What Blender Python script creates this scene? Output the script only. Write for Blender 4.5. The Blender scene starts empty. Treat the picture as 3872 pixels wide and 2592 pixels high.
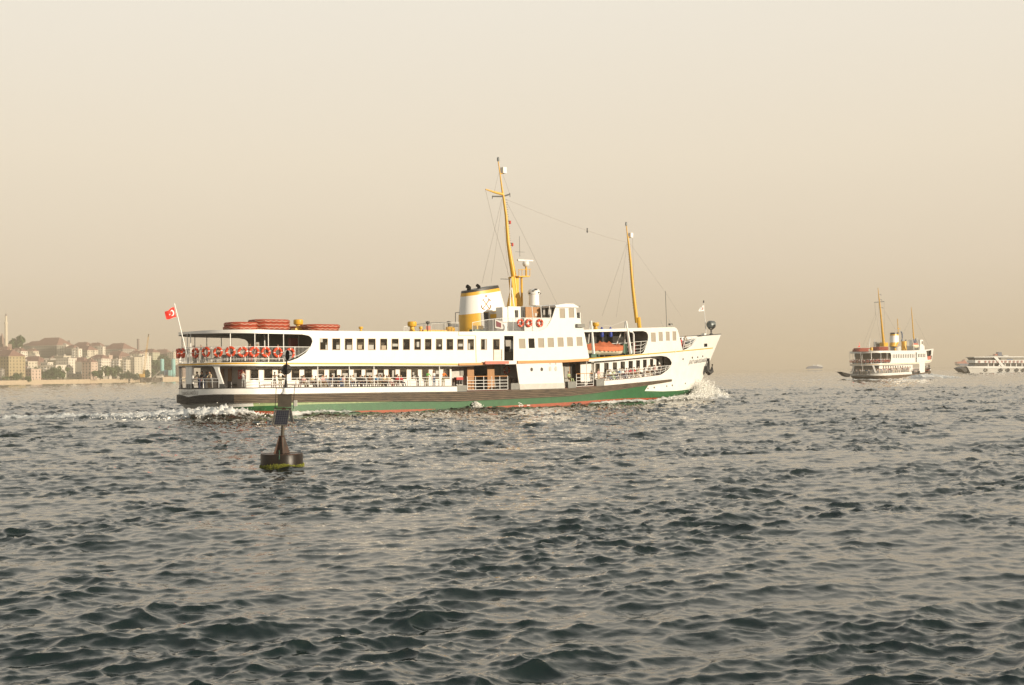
import bpy, bmesh, math, random
import numpy as np
from mathutils import Vector, Matrix
from mathutils.geometry import delaunay_2d_cdt
rnd = random.Random(7)
R = math.radians
SC = bpy.context.scene
COL = SC.collection

# ------------------------------------------------------------------ camera, sky, sun, exposure
CAM_H, F_PX, CX, CY = 3.9, 5000.0, 1936.0, 1296.0
PITCH, ROLL = math.atan(114 / 5000), math.atan(0.0155)
Fv = np.array([0, math.cos(PITCH), math.sin(PITCH)])
U0 = np.array([0, -math.sin(PITCH), math.cos(PITCH)])
R0 = np.array([1.0, 0, 0])
Rv = math.cos(ROLL) * R0 - math.sin(ROLL) * U0
Uv = math.sin(ROLL) * R0 + math.cos(ROLL) * U0
cd = bpy.data.cameras.new('camera')
cam = bpy.data.objects.new('camera', cd)
COL.objects.link(cam)
cam.matrix_world = Matrix(((Rv[0], Uv[0], -Fv[0], 0), (Rv[1], Uv[1], -Fv[1], 0), (Rv[2], Uv[2], -Fv[2], CAM_H), (0, 0, 0, 1)))
cd.sensor_width = 36
cd.lens = 36 * F_PX / 3872
cd.clip_start, cd.clip_end = 0.5, 30000
SC.camera = cam

SUN_AZ, SUN_EL = R(58), R(10)          # azimuth to the right of straight behind the camera
sunv = Vector((math.sin(SUN_AZ) * math.cos(SUN_EL), -math.cos(SUN_AZ) * math.cos(SUN_EL), math.sin(SUN_EL)))
sl = bpy.data.lights.new('sun', 'SUN')
sl.energy, sl.angle, sl.color = 5.0, R(0.6), (1.0, 0.86, 0.66)
so = bpy.data.objects.new('sun', sl)
COL.objects.link(so)
so.rotation_euler = sunv.to_track_quat('Z', 'Y').to_euler()

w = bpy.data.worlds.new('World')
SC.world = w
w.use_nodes = True
nt = w.node_tree
for n in list(nt.nodes): nt.nodes.remove(n)
N = nt.nodes.new
out = N('ShaderNodeOutputWorld'); bg = N('ShaderNodeBackground'); sky = N('ShaderNodeTexSky')
sky.sky_type = 'NISHITA'; sky.sun_disc = False
sky.sun_elevation = SUN_EL
sky.sun_rotation = math.atan2(sunv.x, sunv.y)
sky.dust_density = 4.0; sky.air_density = 1.0; sky.ozone_density = 1.0
tc = N('ShaderNodeTexCoord'); sx = N('ShaderNodeSeparateXYZ'); ramp = N('ShaderNodeValToRGB')
nz = N('ShaderNodeTexNoise'); nz.inputs['Scale'].default_value = 2.2; nz.inputs['Detail'].default_value = 3
mp = N('ShaderNodeMapping'); mp.inputs['Scale'].default_value = (1, 1, 5)
L = nt.links.new
L(tc.outputs['Generated'], sx.inputs[0])
L(tc.outputs['Generated'], mp.inputs[0]); L(mp.outputs[0], nz.inputs['Vector'])
ad = N('ShaderNodeMath'); ad.operation = 'MULTIPLY_ADD'
L(nz.outputs['Fac'], ad.inputs[0]); ad.inputs[1].default_value = 0.02; L(sx.outputs['Z'], ad.inputs[2])
L(ad.outputs[0], ramp.inputs[0])
cr = ramp.color_ramp
SKY = [(0.0, (0.56, 0.46, 0.325)), (0.03, (0.585, 0.485, 0.35)), (0.09, (0.675, 0.575, 0.445)), (0.17, (0.745, 0.655, 0.52)),
       (0.29, (0.77, 0.715, 0.615)), (0.5, (0.52, 0.52, 0.475)), (0.75, (0.24, 0.27, 0.27)), (1.0, (0.16, 0.20, 0.22))]
while len(cr.elements) < len(SKY): cr.elements.new(0.5)
for e, (p, c) in zip(cr.elements, SKY):
    e.position = p; e.color = (*c, 1)
hz = N('ShaderNodeVectorMath'); hz.operation = 'SCALE'; hz.inputs['Scale'].default_value = 10.0
L(ramp.outputs[0], hz.inputs[0])
mx = N('ShaderNodeMix'); mx.data_type = 'RGBA'; mx.inputs['Factor'].default_value = 0.93
L(sky.outputs[0], mx.inputs['A']); L(hz.outputs[0], mx.inputs['B'])
L(mx.outputs['Result'], bg.inputs[0]); bg.inputs[1].default_value = 0.1
L(bg.outputs[0], out.inputs[0])

SC.view_settings.view_transform = 'Standard'
SC.view_settings.look = 'None'
SC.view_settings.exposure = 0.28
SC.view_settings.gamma = 1.0
SC.render.engine = 'CYCLES'
SC.cycles.use_denoising = True
SC.cycles.max_bounces = 6
SC.cycles.transparent_max_bounces = 12
SC.cycles.volume_bounces = 0
SC.cycles.caustics_reflective = False
SC.cycles.caustics_refractive = False
SC.cycles.sample_clamp_indirect = 4
SC.cycles.sample_clamp_direct = 12

# ------------------------------------------------------------------ measuring helpers (pixel of the photograph <-> point in the place)
def project(P):
    P = np.asarray(P, float) - np.array([0, 0, CAM_H])
    d = P @ Fv
    return CX + F_PX * (P @ Rv) / d, CY - F_PX * (P @ Uv) / d
def ray(px, py):
    return Fv + (px - CX) / F_PX * Rv - (py - CY) / F_PX * Uv
def water(px, py, z=0.0):
    d = ray(px, py); t = (z - CAM_H) / d[2]
    return (d[0] * t, d[1] * t)
def at_depth(px, py, Y):
    d = ray(px, py); t = Y / d[1]
    return Vector((d[0] * t, Y, CAM_H + d[2] * t))
def r1(x, y): return (600 + x / 3.136, 1100 + y / 3.136)
def r2(x, y): return (1200 + x / 3.485, 1150 + y / 3.485)
def r3(x, y): return (1700 + x / 3.137, 1000 + y / 3.137)
def r4(x, y): return (2150 + x / 3.485, 1100 + y / 3.485)
def r5(x, y): return (1750 + x / 2.4125, 550 + y / 2.4125)
def r6(x, y): return (3150 + x / 5.715, 1250 + y / 5.715)
def r8(x, y): return (940 + x / 2.9036, 1280 + y / 2.9036)

# ------------------------------------------------------------------ materials
M = {}
def mat(name, col, rough=0.6, metal=0.0, noise=0.0, nscale=3.0, col2=None, bump=0.0, stretch=(1, 1, 1), spec=0.5, rust=0.0, emit=None):
    m = bpy.data.materials.new(name); m.use_nodes = True
    nt = m.node_tree; b = nt.nodes['Principled BSDF']
    b.inputs['Base Color'].default_value = (*col, 1)
    b.inputs['Roughness'].default_value = rough
    b.inputs['Metallic'].default_value = metal
    b.inputs['Specular IOR Level'].default_value = spec
    if noise or col2 or bump or rust:
        tc = nt.nodes.new('ShaderNodeTexCoord'); mp = nt.nodes.new('ShaderNodeMapping')
        mp.inputs['Scale'].default_value = stretch
        nz = nt.nodes.new('ShaderNodeTexNoise'); nz.inputs['Scale'].default_value = nscale
        nz.inputs['Detail'].default_value = 6; nz.inputs['Roughness'].default_value = 0.65
        nt.links.new(tc.outputs['Object'], mp.inputs[0]); nt.links.new(mp.outputs[0], nz.inputs['Vector'])
        c2 = col2 or tuple(c * (1 - noise) for c in col)
        rp = nt.nodes.new('ShaderNodeValToRGB')
        rp.color_ramp.elements[0].position = 0.35; rp.color_ramp.elements[1].position = 0.65
        rp.color_ramp.elements[0].color = (*c2, 1); rp.color_ramp.elements[1].color = (*col, 1)
        nt.links.new(nz.outputs['Fac'], rp.inputs[0])
        last = rp.outputs[0]
        if rust:
            m2 = nt.nodes.new('ShaderNodeMapping'); m2.inputs['Scale'].default_value = (1.6, 1.6, 0.22)
            n2 = nt.nodes.new('ShaderNodeTexNoise'); n2.inputs['Scale'].default_value = 2.0; n2.inputs['Detail'].default_value = 8
            n2.inputs['Roughness'].default_value = 0.8
            nt.links.new(tc.outputs['Object'], m2.inputs[0]); nt.links.new(m2.outputs[0], n2.inputs['Vector'])
            q = nt.nodes.new('ShaderNodeValToRGB'); q.color_ramp.elements[0].position = 0.62; q.color_ramp.elements[1].position = 0.72
            q.color_ramp.elements[0].color = (0, 0, 0, 1); q.color_ramp.elements[1].color = (rust, rust, rust, 1)
            nt.links.new(n2.outputs['Fac'], q.inputs[0])
            mm = nt.nodes.new('ShaderNodeMix'); mm.data_type = 'RGBA'
            nt.links.new(q.outputs[0], mm.inputs['Factor']); nt.links.new(last, mm.inputs['A'])
            mm.inputs['B'].default_value = (0.22, 0.09, 0.035, 1)
            last = mm.outputs['Result']
        nt.links.new(last, b.inputs['Base Color'])
        if bump:
            bp = nt.nodes.new('ShaderNodeBump'); bp.inputs['Strength'].default_value = bump; bp.inputs['Distance'].default_value = 0.05
            nt.links.new(nz.outputs['Fac'], bp.inputs['Height']); nt.links.new(bp.outputs[0], b.inputs['Normal'])
    M[name] = m
    return m
mat('white_paint', (0.80, 0.785, 0.75), 0.32, noise=0.06, nscale=0.8, rust=0.18)
mat('white_hull', (0.80, 0.785, 0.75), 0.32, noise=0.09, nscale=0.9, rust=0.3)
mat('white_clean', (0.80, 0.79, 0.76), 0.35, noise=0.04, nscale=2)
mat('grey_white', (0.55, 0.53, 0.49), 0.5, noise=0.15, nscale=1.5)
mat('green_hull', (0.02, 0.115, 0.035), 0.4, noise=0.25, nscale=1.3, rust=0.55)
mat('pale_green', (0.33, 0.42, 0.20), 0.55, noise=0.35, nscale=2.5, rust=0.4)
mat('red_hull', (0.36, 0.07, 0.022), 0.55, noise=0.3, nscale=2)
mat('wood_strake', (0.15, 0.105, 0.065), 0.7, col2=(0.045, 0.032, 0.022), nscale=2.2, stretch=(0.35, 0.35, 5), bump=0.4)
mat('dark_strake', (0.022, 0.019, 0.017), 0.6, col2=(0.009, 0.008, 0.008), nscale=2.2, stretch=(0.35, 0.35, 5), bump=0.4)
mat('yellow_paint', (0.72, 0.40, 0.035), 0.35, noise=0.12, nscale=2)
mat('orange_stripe', (0.62, 0.28, 0.09), 0.4, noise=0.1)
mat('pink_red', (0.55, 0.16, 0.11), 0.5, noise=0.15)
mat('black_paint', (0.012, 0.012, 0.013), 0.35, noise=0.3, nscale=4)
mat('near_black', (0.03, 0.028, 0.027), 0.4, noise=0.4, nscale=3)  # near-black for dark gear; also stands for the dark inside openings
mat('dark_grey', (0.07, 0.07, 0.068), 0.5, noise=0.2)
mat('mid_grey', (0.22, 0.22, 0.20), 0.6, noise=0.25)
mat('lamp_grey', (0.16, 0.18, 0.18), 0.4, metal=0.3, noise=0.1)
mat('ceiling', (0.32, 0.31, 0.28), 0.7, noise=0.1)
mat('deck_floor', (0.16, 0.11, 0.08), 0.8, noise=0.25)
mat('deck_red', (0.30, 0.10, 0.06), 0.8, noise=0.25)
mat('interior', (0.30, 0.26, 0.21), 0.8, noise=0.15)
mat('brown_door', (0.40, 0.19, 0.06), 0.45, noise=0.25, nscale=2, stretch=(4, 4, 0.5))
mat('seat_wood', (0.26, 0.13, 0.06), 0.6, noise=0.2)
mat('orange_ring', (0.60, 0.06, 0.012), 0.5, noise=0.12, nscale=5)
mat('raft_orange', (0.38, 0.06, 0.022), 0.6, noise=0.2, nscale=2)
mat('fire_red', (0.50, 0.03, 0.02), 0.4, noise=0.1)
mat('flag_red', (0.80, 0.035, 0.02), 0.7, noise=0.05)
mat('flag_white', (0.8, 0.8, 0.8), 0.8)
mat('boat_cover', (0.60, 0.17, 0.075), 0.8, noise=0.2, nscale=2, bump=0.5)
mat('boat_hull', (0.72, 0.66, 0.50), 0.5, noise=0.08)
mat('green_gear', (0.05, 0.13, 0.08), 0.5, noise=0.2)
mat('blue_fender', (0.02, 0.05, 0.35), 0.5, noise=0.1)
mat('wire', (0.25, 0.21, 0.17), 0.6)
mat('lettering', (0.06, 0.055, 0.05), 0.6)
mat('emblem_brown', (0.42, 0.22, 0.10), 0.5)
mat('sofa', (0.35, 0.30, 0.22), 0.8, noise=0.2)
mat('concrete', (0.58, 0.46, 0.32), 0.9, noise=0.2, nscale=0.4)
mat('tile_roof', (0.27, 0.155, 0.125), 0.9, noise=0.25, nscale=0.5)
mat('hill_ground', (0.16, 0.16, 0.08), 0.95, col2=(0.28, 0.22, 0.14), nscale=0.08)
mat('leaves', (0.055, 0.10, 0.028), 0.75, col2=(0.03, 0.06, 0.02), nscale=0.8)
mat('leaves_light', (0.10, 0.15, 0.04), 0.75, col2=(0.05, 0.09, 0.025), nscale=0.8)
mat('bark', (0.10, 0.07, 0.045), 0.9, noise=0.3)
mat('window_dark', (0.07, 0.065, 0.06), 0.25)
mat('silo_cyan', (0.25, 0.52, 0.50), 0.45, noise=0.1)
mat('machine_blue', (0.10, 0.22, 0.38), 0.6, noise=0.1)
mat('crane_yellow', (0.62, 0.36, 0.06), 0.6, noise=0.1)
mat('chimney_grey', (0.20, 0.16, 0.15), 0.9, noise=0.1)
mat('far_blue', (0.10, 0.14, 0.24), 0.6, noise=0.1)
mat('tyre', (0.03, 0.03, 0.03), 0.8)
mat('tyre_pale', (0.35, 0.32, 0.28), 0.8)
def glassmat(name, tint, op, rough=0.04):
    m = bpy.data.materials.new(name); m.use_nodes = True; nt = m.node_tree
    b = nt.nodes['Principled BSDF']; b.inputs['Base Color'].default_value = (*tint, 1); b.inputs['Roughness'].default_value = rough
    t = nt.nodes.new('ShaderNodeBsdfTransparent'); mx = nt.nodes.new('ShaderNodeMixShader'); mx.inputs[0].default_value = op
    t.inputs[0].default_value = (0.75, 0.72, 0.66, 1)
    nt.links.new(t.outputs[0], mx.inputs[1]); nt.links.new(b.outputs[0], mx.inputs[2])
    nt.links.new(mx.outputs[0], nt.nodes['Material Output'].inputs[0])
    M[name] = m
glassmat('saloon_glass', (0.035, 0.03, 0.025), 0.45)
glassmat('pale_glass', (0.42, 0.37, 0.30), 0.88, 0.08)  # sky tone of the panes put into the pale glass colour

# ------------------------------------------------------------------ objects, tagging, mesh building
def tag(o, label=None, cat=None, group=None, kind=None):
    if label: o['label'] = label
    if cat: o['category'] = cat
    if group: o['group'] = group
    if kind: o['kind'] = kind
    return o
def empty(name, loc=(0, 0, 0), rz=0.0):
    o = bpy.data.objects.new(name, None); COL.objects.link(o)
    o.location = loc; o.rotation_euler = (0, 0, rz); o.empty_display_size = 0.3
    return o
def dup(root, loc=None, rot=None, parent=None):
    r = root.copy(); COL.objects.link(r)
    if parent is not None: r.parent = parent
    if loc is not None: r.location = loc
    if rot is not None: r.rotation_euler = rot
    for ch in list(root.children):
        c = ch.copy(); COL.objects.link(c); c.parent = r
        for g in ch.children:
            d = g.copy(); COL.objects.link(d); d.parent = c
    return r
class MB:
    def __init__(s): s.v = []; s.f = []; s.m = []
    def add(s, vs, fs, mi=0):
        o = len(s.v); s.v += [tuple(map(float, p)) for p in vs]
        s.f += [tuple(i + o for i in f) for f in fs]; s.m += [mi] * len(fs); return s
    def box(s, lo, hi, mi=0, rz=0.0, c=None):
        (a, b, d), (e, f, g) = lo, hi
        vs = [(a, b, d), (e, b, d), (e, f, d), (a, f, d), (a, b, g), (e, b, g), (e, f, g), (a, f, g)]
        if rz:
            cx, cy = c or ((a + e) / 2, (b + f) / 2); C, S = math.cos(rz), math.sin(rz)
            vs = [(cx + (x - cx) * C - (y - cy) * S, cy + (x - cx) * S + (y - cy) * C, z) for x, y, z in vs]
        return s.add(vs, [(0, 3, 2, 1), (4, 5, 6, 7), (0, 1, 5, 4), (1, 2, 6, 5), (2, 3, 7, 6), (3, 0, 4, 7)], mi)
    def hexa(s, q0, q1, mi=0):     # two quads (lists of 4 points), joined
        return s.add(list(q0) + list(q1), [(0, 3, 2, 1), (4, 5, 6, 7), (0, 1, 5, 4), (1, 2, 6, 5), (2, 3, 7, 6), (3, 0, 4, 7)], mi)
    def tube(s, pts, r, n=6, mi=0, closed=False, cap=True):
        pts = [Vector(p) for p in pts]; k = len(pts); rs = r if isinstance(r, (list, tuple)) else [r] * k
        vs = []; fs = []
        for i, p in enumerate(pts):
            if closed: d = pts[(i + 1) % k] - pts[i - 1]
            else: d = pts[min(i + 1, k - 1)] - pts[max(i - 1, 0)]
            if d.length < 1e-9: d = Vector((0, 0, 1))
            d.normalize()
            a = Vector((0, 0, 1)) if abs(d.z) < 0.9 else Vector((1, 0, 0))
            x = d.cross(a).normalized(); y = d.cross(x)
            for j in range(n):
                t = 2 * math.pi * (j + 0.5) / n
                vs.append(p + (x * math.cos(t) + y * math.sin(t)) * rs[i])
        for i in range(k if closed else k - 1):
            a, b = i * n, ((i + 1) % k) * n
            for j in range(n): fs.append((a + j, a + (j + 1) % n, b + (j + 1) % n, b + j))
        if not closed and cap: fs += [tuple(range(n))[::-1], tuple(range((k - 1) * n, k * n))]
        return s.add(vs, fs, mi)
    def lathe(s, prof, c=(0, 0, 0), n=16, mi=0, ax='z', mis=None):
        vs = []; k = len(prof)
        for r, z in prof:
            for j in range(n):
                t = 2 * math.pi * j / n; x, y = r * math.cos(t), r * math.sin(t)
                p = (x, y, z) if ax == 'z' else ((z, x, y) if ax == 'x' else (y, z, x))
                vs.append((c[0] + p[0], c[1] + p[1], c[2] + p[2]))
        o = len(s.v); s.v += [tuple(map(float, p)) for p in vs]
        for i in range(k - 1):
            for j in range(n):
                s.f.append((o + i * n + j, o + i * n + (j + 1) % n, o + (i + 1) * n + (j + 1) % n, o + (i + 1) * n + j))
                s.m.append(mis[i] if mis else mi)
        s.f += [tuple(range(o + n - 1, o - 1, -1)), tuple(range(o + (k - 1) * n, o + k * n))]
        s.m += [mis[0] if mis else mi, mis[-1] if mis else mi]
        return s
    def torus(s, c, R_, r, nx=20, nr=8, normal='y', mi=0, mifn=None):
        vs = []; fs = []
        for i in range(nx):
            a = 2 * math.pi * i / nx
            for j in range(nr):
                b = 2 * math.pi * j / nr; q = R_ + r * math.cos(b); h = r * math.sin(b)
                x, z = q * math.cos(a), q * math.sin(a)
                p = (x, h, z) if normal == 'y' else ((x, z, h) if normal == 'z' else (h, x, z))
                vs.append((c[0] + p[0], c[1] + p[1], c[2] + p[2]))
        for i in range(nx):
            for j in range(nr):
                fs.append((i * nr + j, i * nr + (j + 1) % nr, ((i + 1) % nx) * nr + (j + 1) % nr, ((i + 1) % nx) * nr + j))
        o = len(s.m); s.add(vs, fs, mi)
        if mifn:
            for q, i in enumerate(range(nx * nr)): s.m[o + q] = mifn(i // nr)
        return s
    def build(s, name, mats, parent=None, smooth=False, bevel=0.0):
        me = bpy.data.meshes.new(name); me.from_pydata(s.v, [], s.f)
        mats = mats if isinstance(mats, (list, tuple)) else [mats]
        for m in mats: me.materials.append(M[m] if isinstance(m, str) else m)
        if len(mats) > 1: me.polygons.foreach_set('material_index', s.m)
        bm = bmesh.new(); bm.from_mesh(me)
        bmesh.ops.recalc_face_normals(bm, faces=bm.faces)
        bm.to_mesh(me); bm.free()
        if smooth:
            me.polygons.foreach_set('use_smooth', [True] * len(me.polygons))
            try: me.set_sharp_from_angle(angle=R(38))
            except Exception: pass
        o = bpy.data.objects.new(name, me); COL.objects.link(o)
        if parent is not None: o.parent = parent
        return o
def pip(x, y, poly):
    c = False; n = len(poly); j = n - 1
    for i in range(n):
        (a, b), (d, e) = poly[i], poly[j]
        if (b > y) != (e > y) and x < (d - a) * (y - b) / (e - b + 1e-12) + a: c = not c
        j = i
    return c
# ------------------------------------------------------------------ a hull's side surface: s runs along the outside from the middle of the stern to the stem, w is height
class Ship:
    def __init__(s, ref, u0, theta, B, La, Lt, Lu, rake, wtop, pst=2.3, pbow=2.0, flare=0.3, lowstern=0.0):
        s.th = theta; s.B = B; s.Lu = Lu
        s.e1 = np.array([math.cos(theta), math.sin(theta)]); s.e2 = np.array([-math.sin(theta), math.cos(theta)])
        s.O = np.array(ref) - s.e1 * u0
        s.rake, s.wtop, s.flare, s.La, s.Lt = rake, wtop, flare, La, Lt
        us = []; bs = []
        for i in range(200):                       # stern curve, then straight, then bow curve
            a = (i / 200) * math.pi / 2
            us.append(La * (1 - math.cos(a))); bs.append(B / 2 * (max(0, 1 - abs(math.cos(a)) ** pst)) ** (1 / 2.0))
        for i in range(401):
            t = i / 400; uu = La + (Lu - La) * t; q = max(0, (uu - (Lu - Lt)) / Lt)
            us.append(uu); bs.append(B / 2 * (1 - q ** pbow))
        us = np.array(us); bs = np.array(bs)
        ds = np.hypot(np.diff(us), np.diff(bs)); S = np.concatenate([[0], np.cumsum(ds)])
        s.S = float(S[-1]); s.ss = np.linspace(0, s.S, 900); s.us = np.interp(s.ss, S, us); s.bs = np.interp(s.ss, S, bs)
        s.grids = {}
    def loc(s, sv, w, inset=0.0):
        """(u, v, w) of a point on the starboard side, moved inboard by inset"""
        sv = np.asarray(sv, float); w = np.asarray(w, float)
        u = np.interp(sv, s.ss, s.us); b = np.interp(sv, s.ss, s.bs)
        h = 0.25
        du = np.interp(sv + h, s.ss, s.us) - np.interp(sv - h, s.ss, s.us)
        db = np.interp(sv + h, s.ss, s.bs) - np.interp(sv - h, s.ss, s.bs)
        n = np.hypot(du, db) + 1e-9
        # inward normal in (u, half-breadth) terms
        u2 = u + inset * db / n; b2 = np.maximum(b - inset * du / n, 0.0) if inset > 0 else b - inset * du / n
        g = np.clip((u - (s.Lu - s.Lt)) / s.Lt, 0, 1) ** 1.5
        k = np.clip(1 - w / s.wtop, -0.3, 1.3)
        u3 = u2 - s.rake * g * k
        b3 = b2 * (1 - s.flare * g * k * 1.2)
        # the stern counter: below the belt the hull tucks in under the stern
        c = np.clip((s.La * 1.6 - u) / (s.La * 1.6), 0, 1) * np.clip((1.3 - w) / 1.3, 0, 1.5)
        b3 = b3 * (1 - 0.25 * c); u3 = u3 + 1.6 * c
        return u3, s.B / 2 - b3, w
    def world(s, u, v, w=0.0):
        return np.array([s.O[0] + u * s.e1[0] + v * s.e2[0], s.O[1] + u * s.e1[1] + v * s.e2[1], w])
    def projs(s, sv, w, inset):
        u, v, ww = s.loc(sv, w, inset)
        P = np.stack([s.O[0] + u * s.e1[0] + v * s.e2[0], s.O[1] + u * s.e1[1] + v * s.e2[1], ww + 0 * u], -1)
        return project(P)
    def inv(s, px, py, inset=0.0):
        key = round(inset, 3)
        if key not in s.grids:
            gs, gw = np.meshgrid(np.arange(0, s.S + 0.01, 0.3), np.arange(-1.5, 14.1, 0.3), indexing='ij')
            x, y = s.projs(gs, gw, inset)
            dx = np.gradient(x, axis=0)
            s.grids[key] = (gs, gw, x, y, dx > 0.02)
        gs, gw, x, y, ok = s.grids[key]
        d = (x - px) ** 2 + (y - py) ** 2 + np.where(ok, 0, 1e7)
        i = np.unravel_index(np.argmin(d), d.shape); a, b = float(gs[i]), float(gw[i])
        for _ in range(8):
            x0, y0 = s.projs(a, b, inset); xa, ya = s.projs(a + .02, b, inset); xb, yb = s.projs(a, b + .02, inset)
            J = np.array([[(xa - x0), (xb - x0)], [(ya - y0), (yb - y0)]]) / .02
            det = np.linalg.det(J)
            if abs(det) < 5: break
            st = np.linalg.solve(J, np.array([px - x0, py - y0]))
            st = np.clip(st, -1.0, 1.0)
            a = min(max(a + st[0], 0), s.S); b = b + st[1]
        return a, b
    def plane(s, px, py, v):
        """(u, w) where the sight line meets the lengthwise plane at v"""
        d = ray(px, py); n = np.array([s.e2[0], s.e2[1]])
        t = (v - (np.array([0, 0]) - s.O) @ n) / (d[:2] @ n)
        P = np.array([d[0] * t, d[1] * t, CAM_H + d[2] * t])
        return float((P[:2] - s.O) @ s.e1), float(P[2])
    def P3(s, px, py, v):
        u, w = s.plane(px, py, v); return Vector((u, v, w))
    def s_at(s, px, w, inset=0.0):
        """s of the side point that stands above pixel column px at height w"""
        sv = np.linspace(0, s.S, 700); x, y = s.projs(sv, np.full(700, w), inset)
        dx = np.gradient(x); d = np.abs(x - px) + np.where(dx > 0.01, 0, 1e5)
        return float(sv[int(np.argmin(d))])
    def panel(s, name, outline, mat_, parent, holes=(), inset=0.0, th=0.06, mirror=False, px=True, grid=0.7):
        conv = (lambda q: s.inv(q[0], q[1], inset)) if px else (lambda q: q)
        def cv(q):                                   # a tuple of three is (s, w, 'L'): already in hull terms
            return (q[0], q[1]) if len(q) == 3 else conv(q)
        ol = [cv(q) for q in outline]; hs = [[cv(q) for q in h] for h in holes]
        me = s.sheet(ol, hs, inset, th, grid)
        o = me.build(name, mat_, parent, smooth=True)
        if mirror:
            m2 = MB(); m2.v = [(u, s.B - v, w) for u, v, w in me.v]; m2.f = me.f; m2.m = me.m
            m2.build(name, mat_, parent, smooth=True)
        return o
    def sheet(s, ol, hs, inset, th, grid=0.7, mi=0):
        pts = []; edges = []
        def loop(poly):
            st = len(pts); n = len(poly); idx = []
            for i in range(n):
                a, b = poly[i], poly[(i + 1) % n]; d = math.hypot(a[0] - b[0], a[1] - b[1]); k = max(1, int(math.ceil(d / grid)))
                for j in range(k): pts.append((a[0] + (b[0] - a[0]) * j / k, a[1] + (b[1] - a[1]) * j / k))
            m = len(pts) - st
            for i in range(m): edges.append((st + i, st + (i + 1) % m))
        loop(ol)
        for h in hs: loop(h)
        xs = [p[0] for p in ol]; ys = [p[1] for p in ol]
        x = min(xs) + grid / 2
        while x < max(xs):
            y = min(ys) + grid / 2
            while y < max(ys):
                if pip(x, y, ol) and not any(pip(x, y, h) for h in hs): pts.append((x, y))
                y += grid * 1.6
            x += grid
        r = delaunay_2d_cdt([Vector(p) for p in pts], edges, [], 0, 1e-5)
        V = [(p.x, p.y) for p in r[0]]; Fs = []
        for f in r[2]:
            cx = sum(V[i][0] for i in f) / 3; cy = sum(V[i][1] for i in f) / 3
            a, b, c = (V[i] for i in f)
            if abs((b[0] - a[0]) * (c[1] - a[1]) - (c[0] - a[0]) * (b[1] - a[1])) < 1e-7: continue
            if pip(cx, cy, ol) and not any(pip(cx, cy, h) for h in hs): Fs.append(tuple(f))
        sv = np.array([p[0] for p in V]); wv = np.array([p[1] for p in V])
        A = np.stack(s.loc(sv, wv, inset), -1); Bk = np.stack(s.loc(sv, wv, inset + th), -1)
        n = len(V); cnt = {}
        for f in Fs:
            for i in range(3):
                e = (f[i], f[(i + 1) % 3]); k = (min(e), max(e)); cnt.setdefault(k, []).append(e)
        fs = list(Fs) + [tuple(i + n for i in f[::-1]) for f in Fs]
        for k, es in cnt.items():
            if len(es) == 1: a, b = es[0]; fs.append((a, a + n, b + n, b))
        return MB().add(list(map(tuple, A)) + list(map(tuple, Bk)), fs, mi)
    def line(s, pts, inset=0.0, step=0.6, px=True):
        """3-D polyline on the surface through the given pixels (or (s, w, 'L'))"""
        q = [(p[0], p[1]) if len(p) == 3 else (s.inv(p[0], p[1], inset) if px else p) for p in pts]
        o = []
        for (a, b) in zip(q, q[1:]):
            k = max(1, int(math.hypot(a[0] - b[0], a[1] - b[1]) / step))
            for j in range(k): o.append((a[0] + (b[0] - a[0]) * j / k, a[1] + (b[1] - a[1]) * j / k))
        o.append(q[-1])
        return [Vector(tuple(float(t) for t in s.loc(x, y, inset))) for x, y in o], o
    def deck(s, name, line_sw, mat_, parent, inset=0.0, th=0.12, inset2=None, mats=None):
        """a deck across the whole breadth, its edge following (s, w) points on the side"""
        q = sorted((p[0], p[1]) for p in line_sw); n = 90
        sv = np.linspace(q[0][0], q[-1][0], n); wv = np.interp(sv, [a for a, _ in q], [b for _, b in q])
        u, v, w_ = s.loc(sv, wv, inset)
        m = MB(); vs = []
        for i in range(n):
            for (vv, ww) in ((v[i], wv[i]), (s.B - v[i], wv[i]), (s.B - v[i], wv[i] - th), (v[i], wv[i] - th)):
                vs.append((u[i], vv, ww))
        fs = []
        for i in range(n - 1):
            a, b = 4 * i, 4 * i + 4
            fs += [(a, b, b + 1, a + 1), (a + 1, b + 1, b + 2, a + 2), (a + 2, b + 2, b + 3, a + 3), (a + 3, b + 3, b, a)]
        fs += [(0, 1, 2, 3), (4 * n - 1, 4 * n - 2, 4 * n - 3, 4 * n - 4)]
        m.add(vs, fs)
        return m.build(name, mat_, parent)
    def place(s, u, v, w):
        P = s.world(u, v, w); return Vector((float(P[0]), float(P[1]), float(P[2])))
def rect(fn, x0, x1, y0, y1, k=0.0):
    return [fn(x0, y0), fn(x1, y0), fn(x1 + k, y1), fn(x0 + k, y1)]
# ------------------------------------------------------------------ the large ferry
TH = R(40)
FS = Ship(water(1225, 1569), 11.4, TH, 13.0, 5.0, 30.0, 78.7, 5.7, 8.7, pst=2.3)
B = 13.0
ferry = empty('passenger_ferry', (float(FS.O[0]), float(FS.O[1]), 0), TH)
tag(ferry, 'large white passenger ferry with green hull, yellow funnel base and two yellow masts, nearest ship', 'ferry')
def W0(y, x=354): return FS.plane(*r1(x, y), B / 2)[1]
def E0(y): return (0.0, W0(y), 'L')
def sw(fn, x, y, inset=0.0): return FS.inv(*fn(x, y), inset)
def prof(pts):                      # function w(s) through measured points
    q = sorted([(p[0], p[1]) if len(p) == 3 else FS.inv(*p) for p in pts])
    a = [t[0] for t in q]; b = [t[1] for t in q]
    return lambda s_: float(np.interp(s_, a, b))
ST_L = [E0(1262), r1(460, 1240), r1(700, 1228), r1(1400, 1225), r2(0, 1180), r2(900, 1165), r2(1850, 1155), r4(0, 1285), r4(470, 1250), r4(900, 1210), r4(1335, 1168)]
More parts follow.
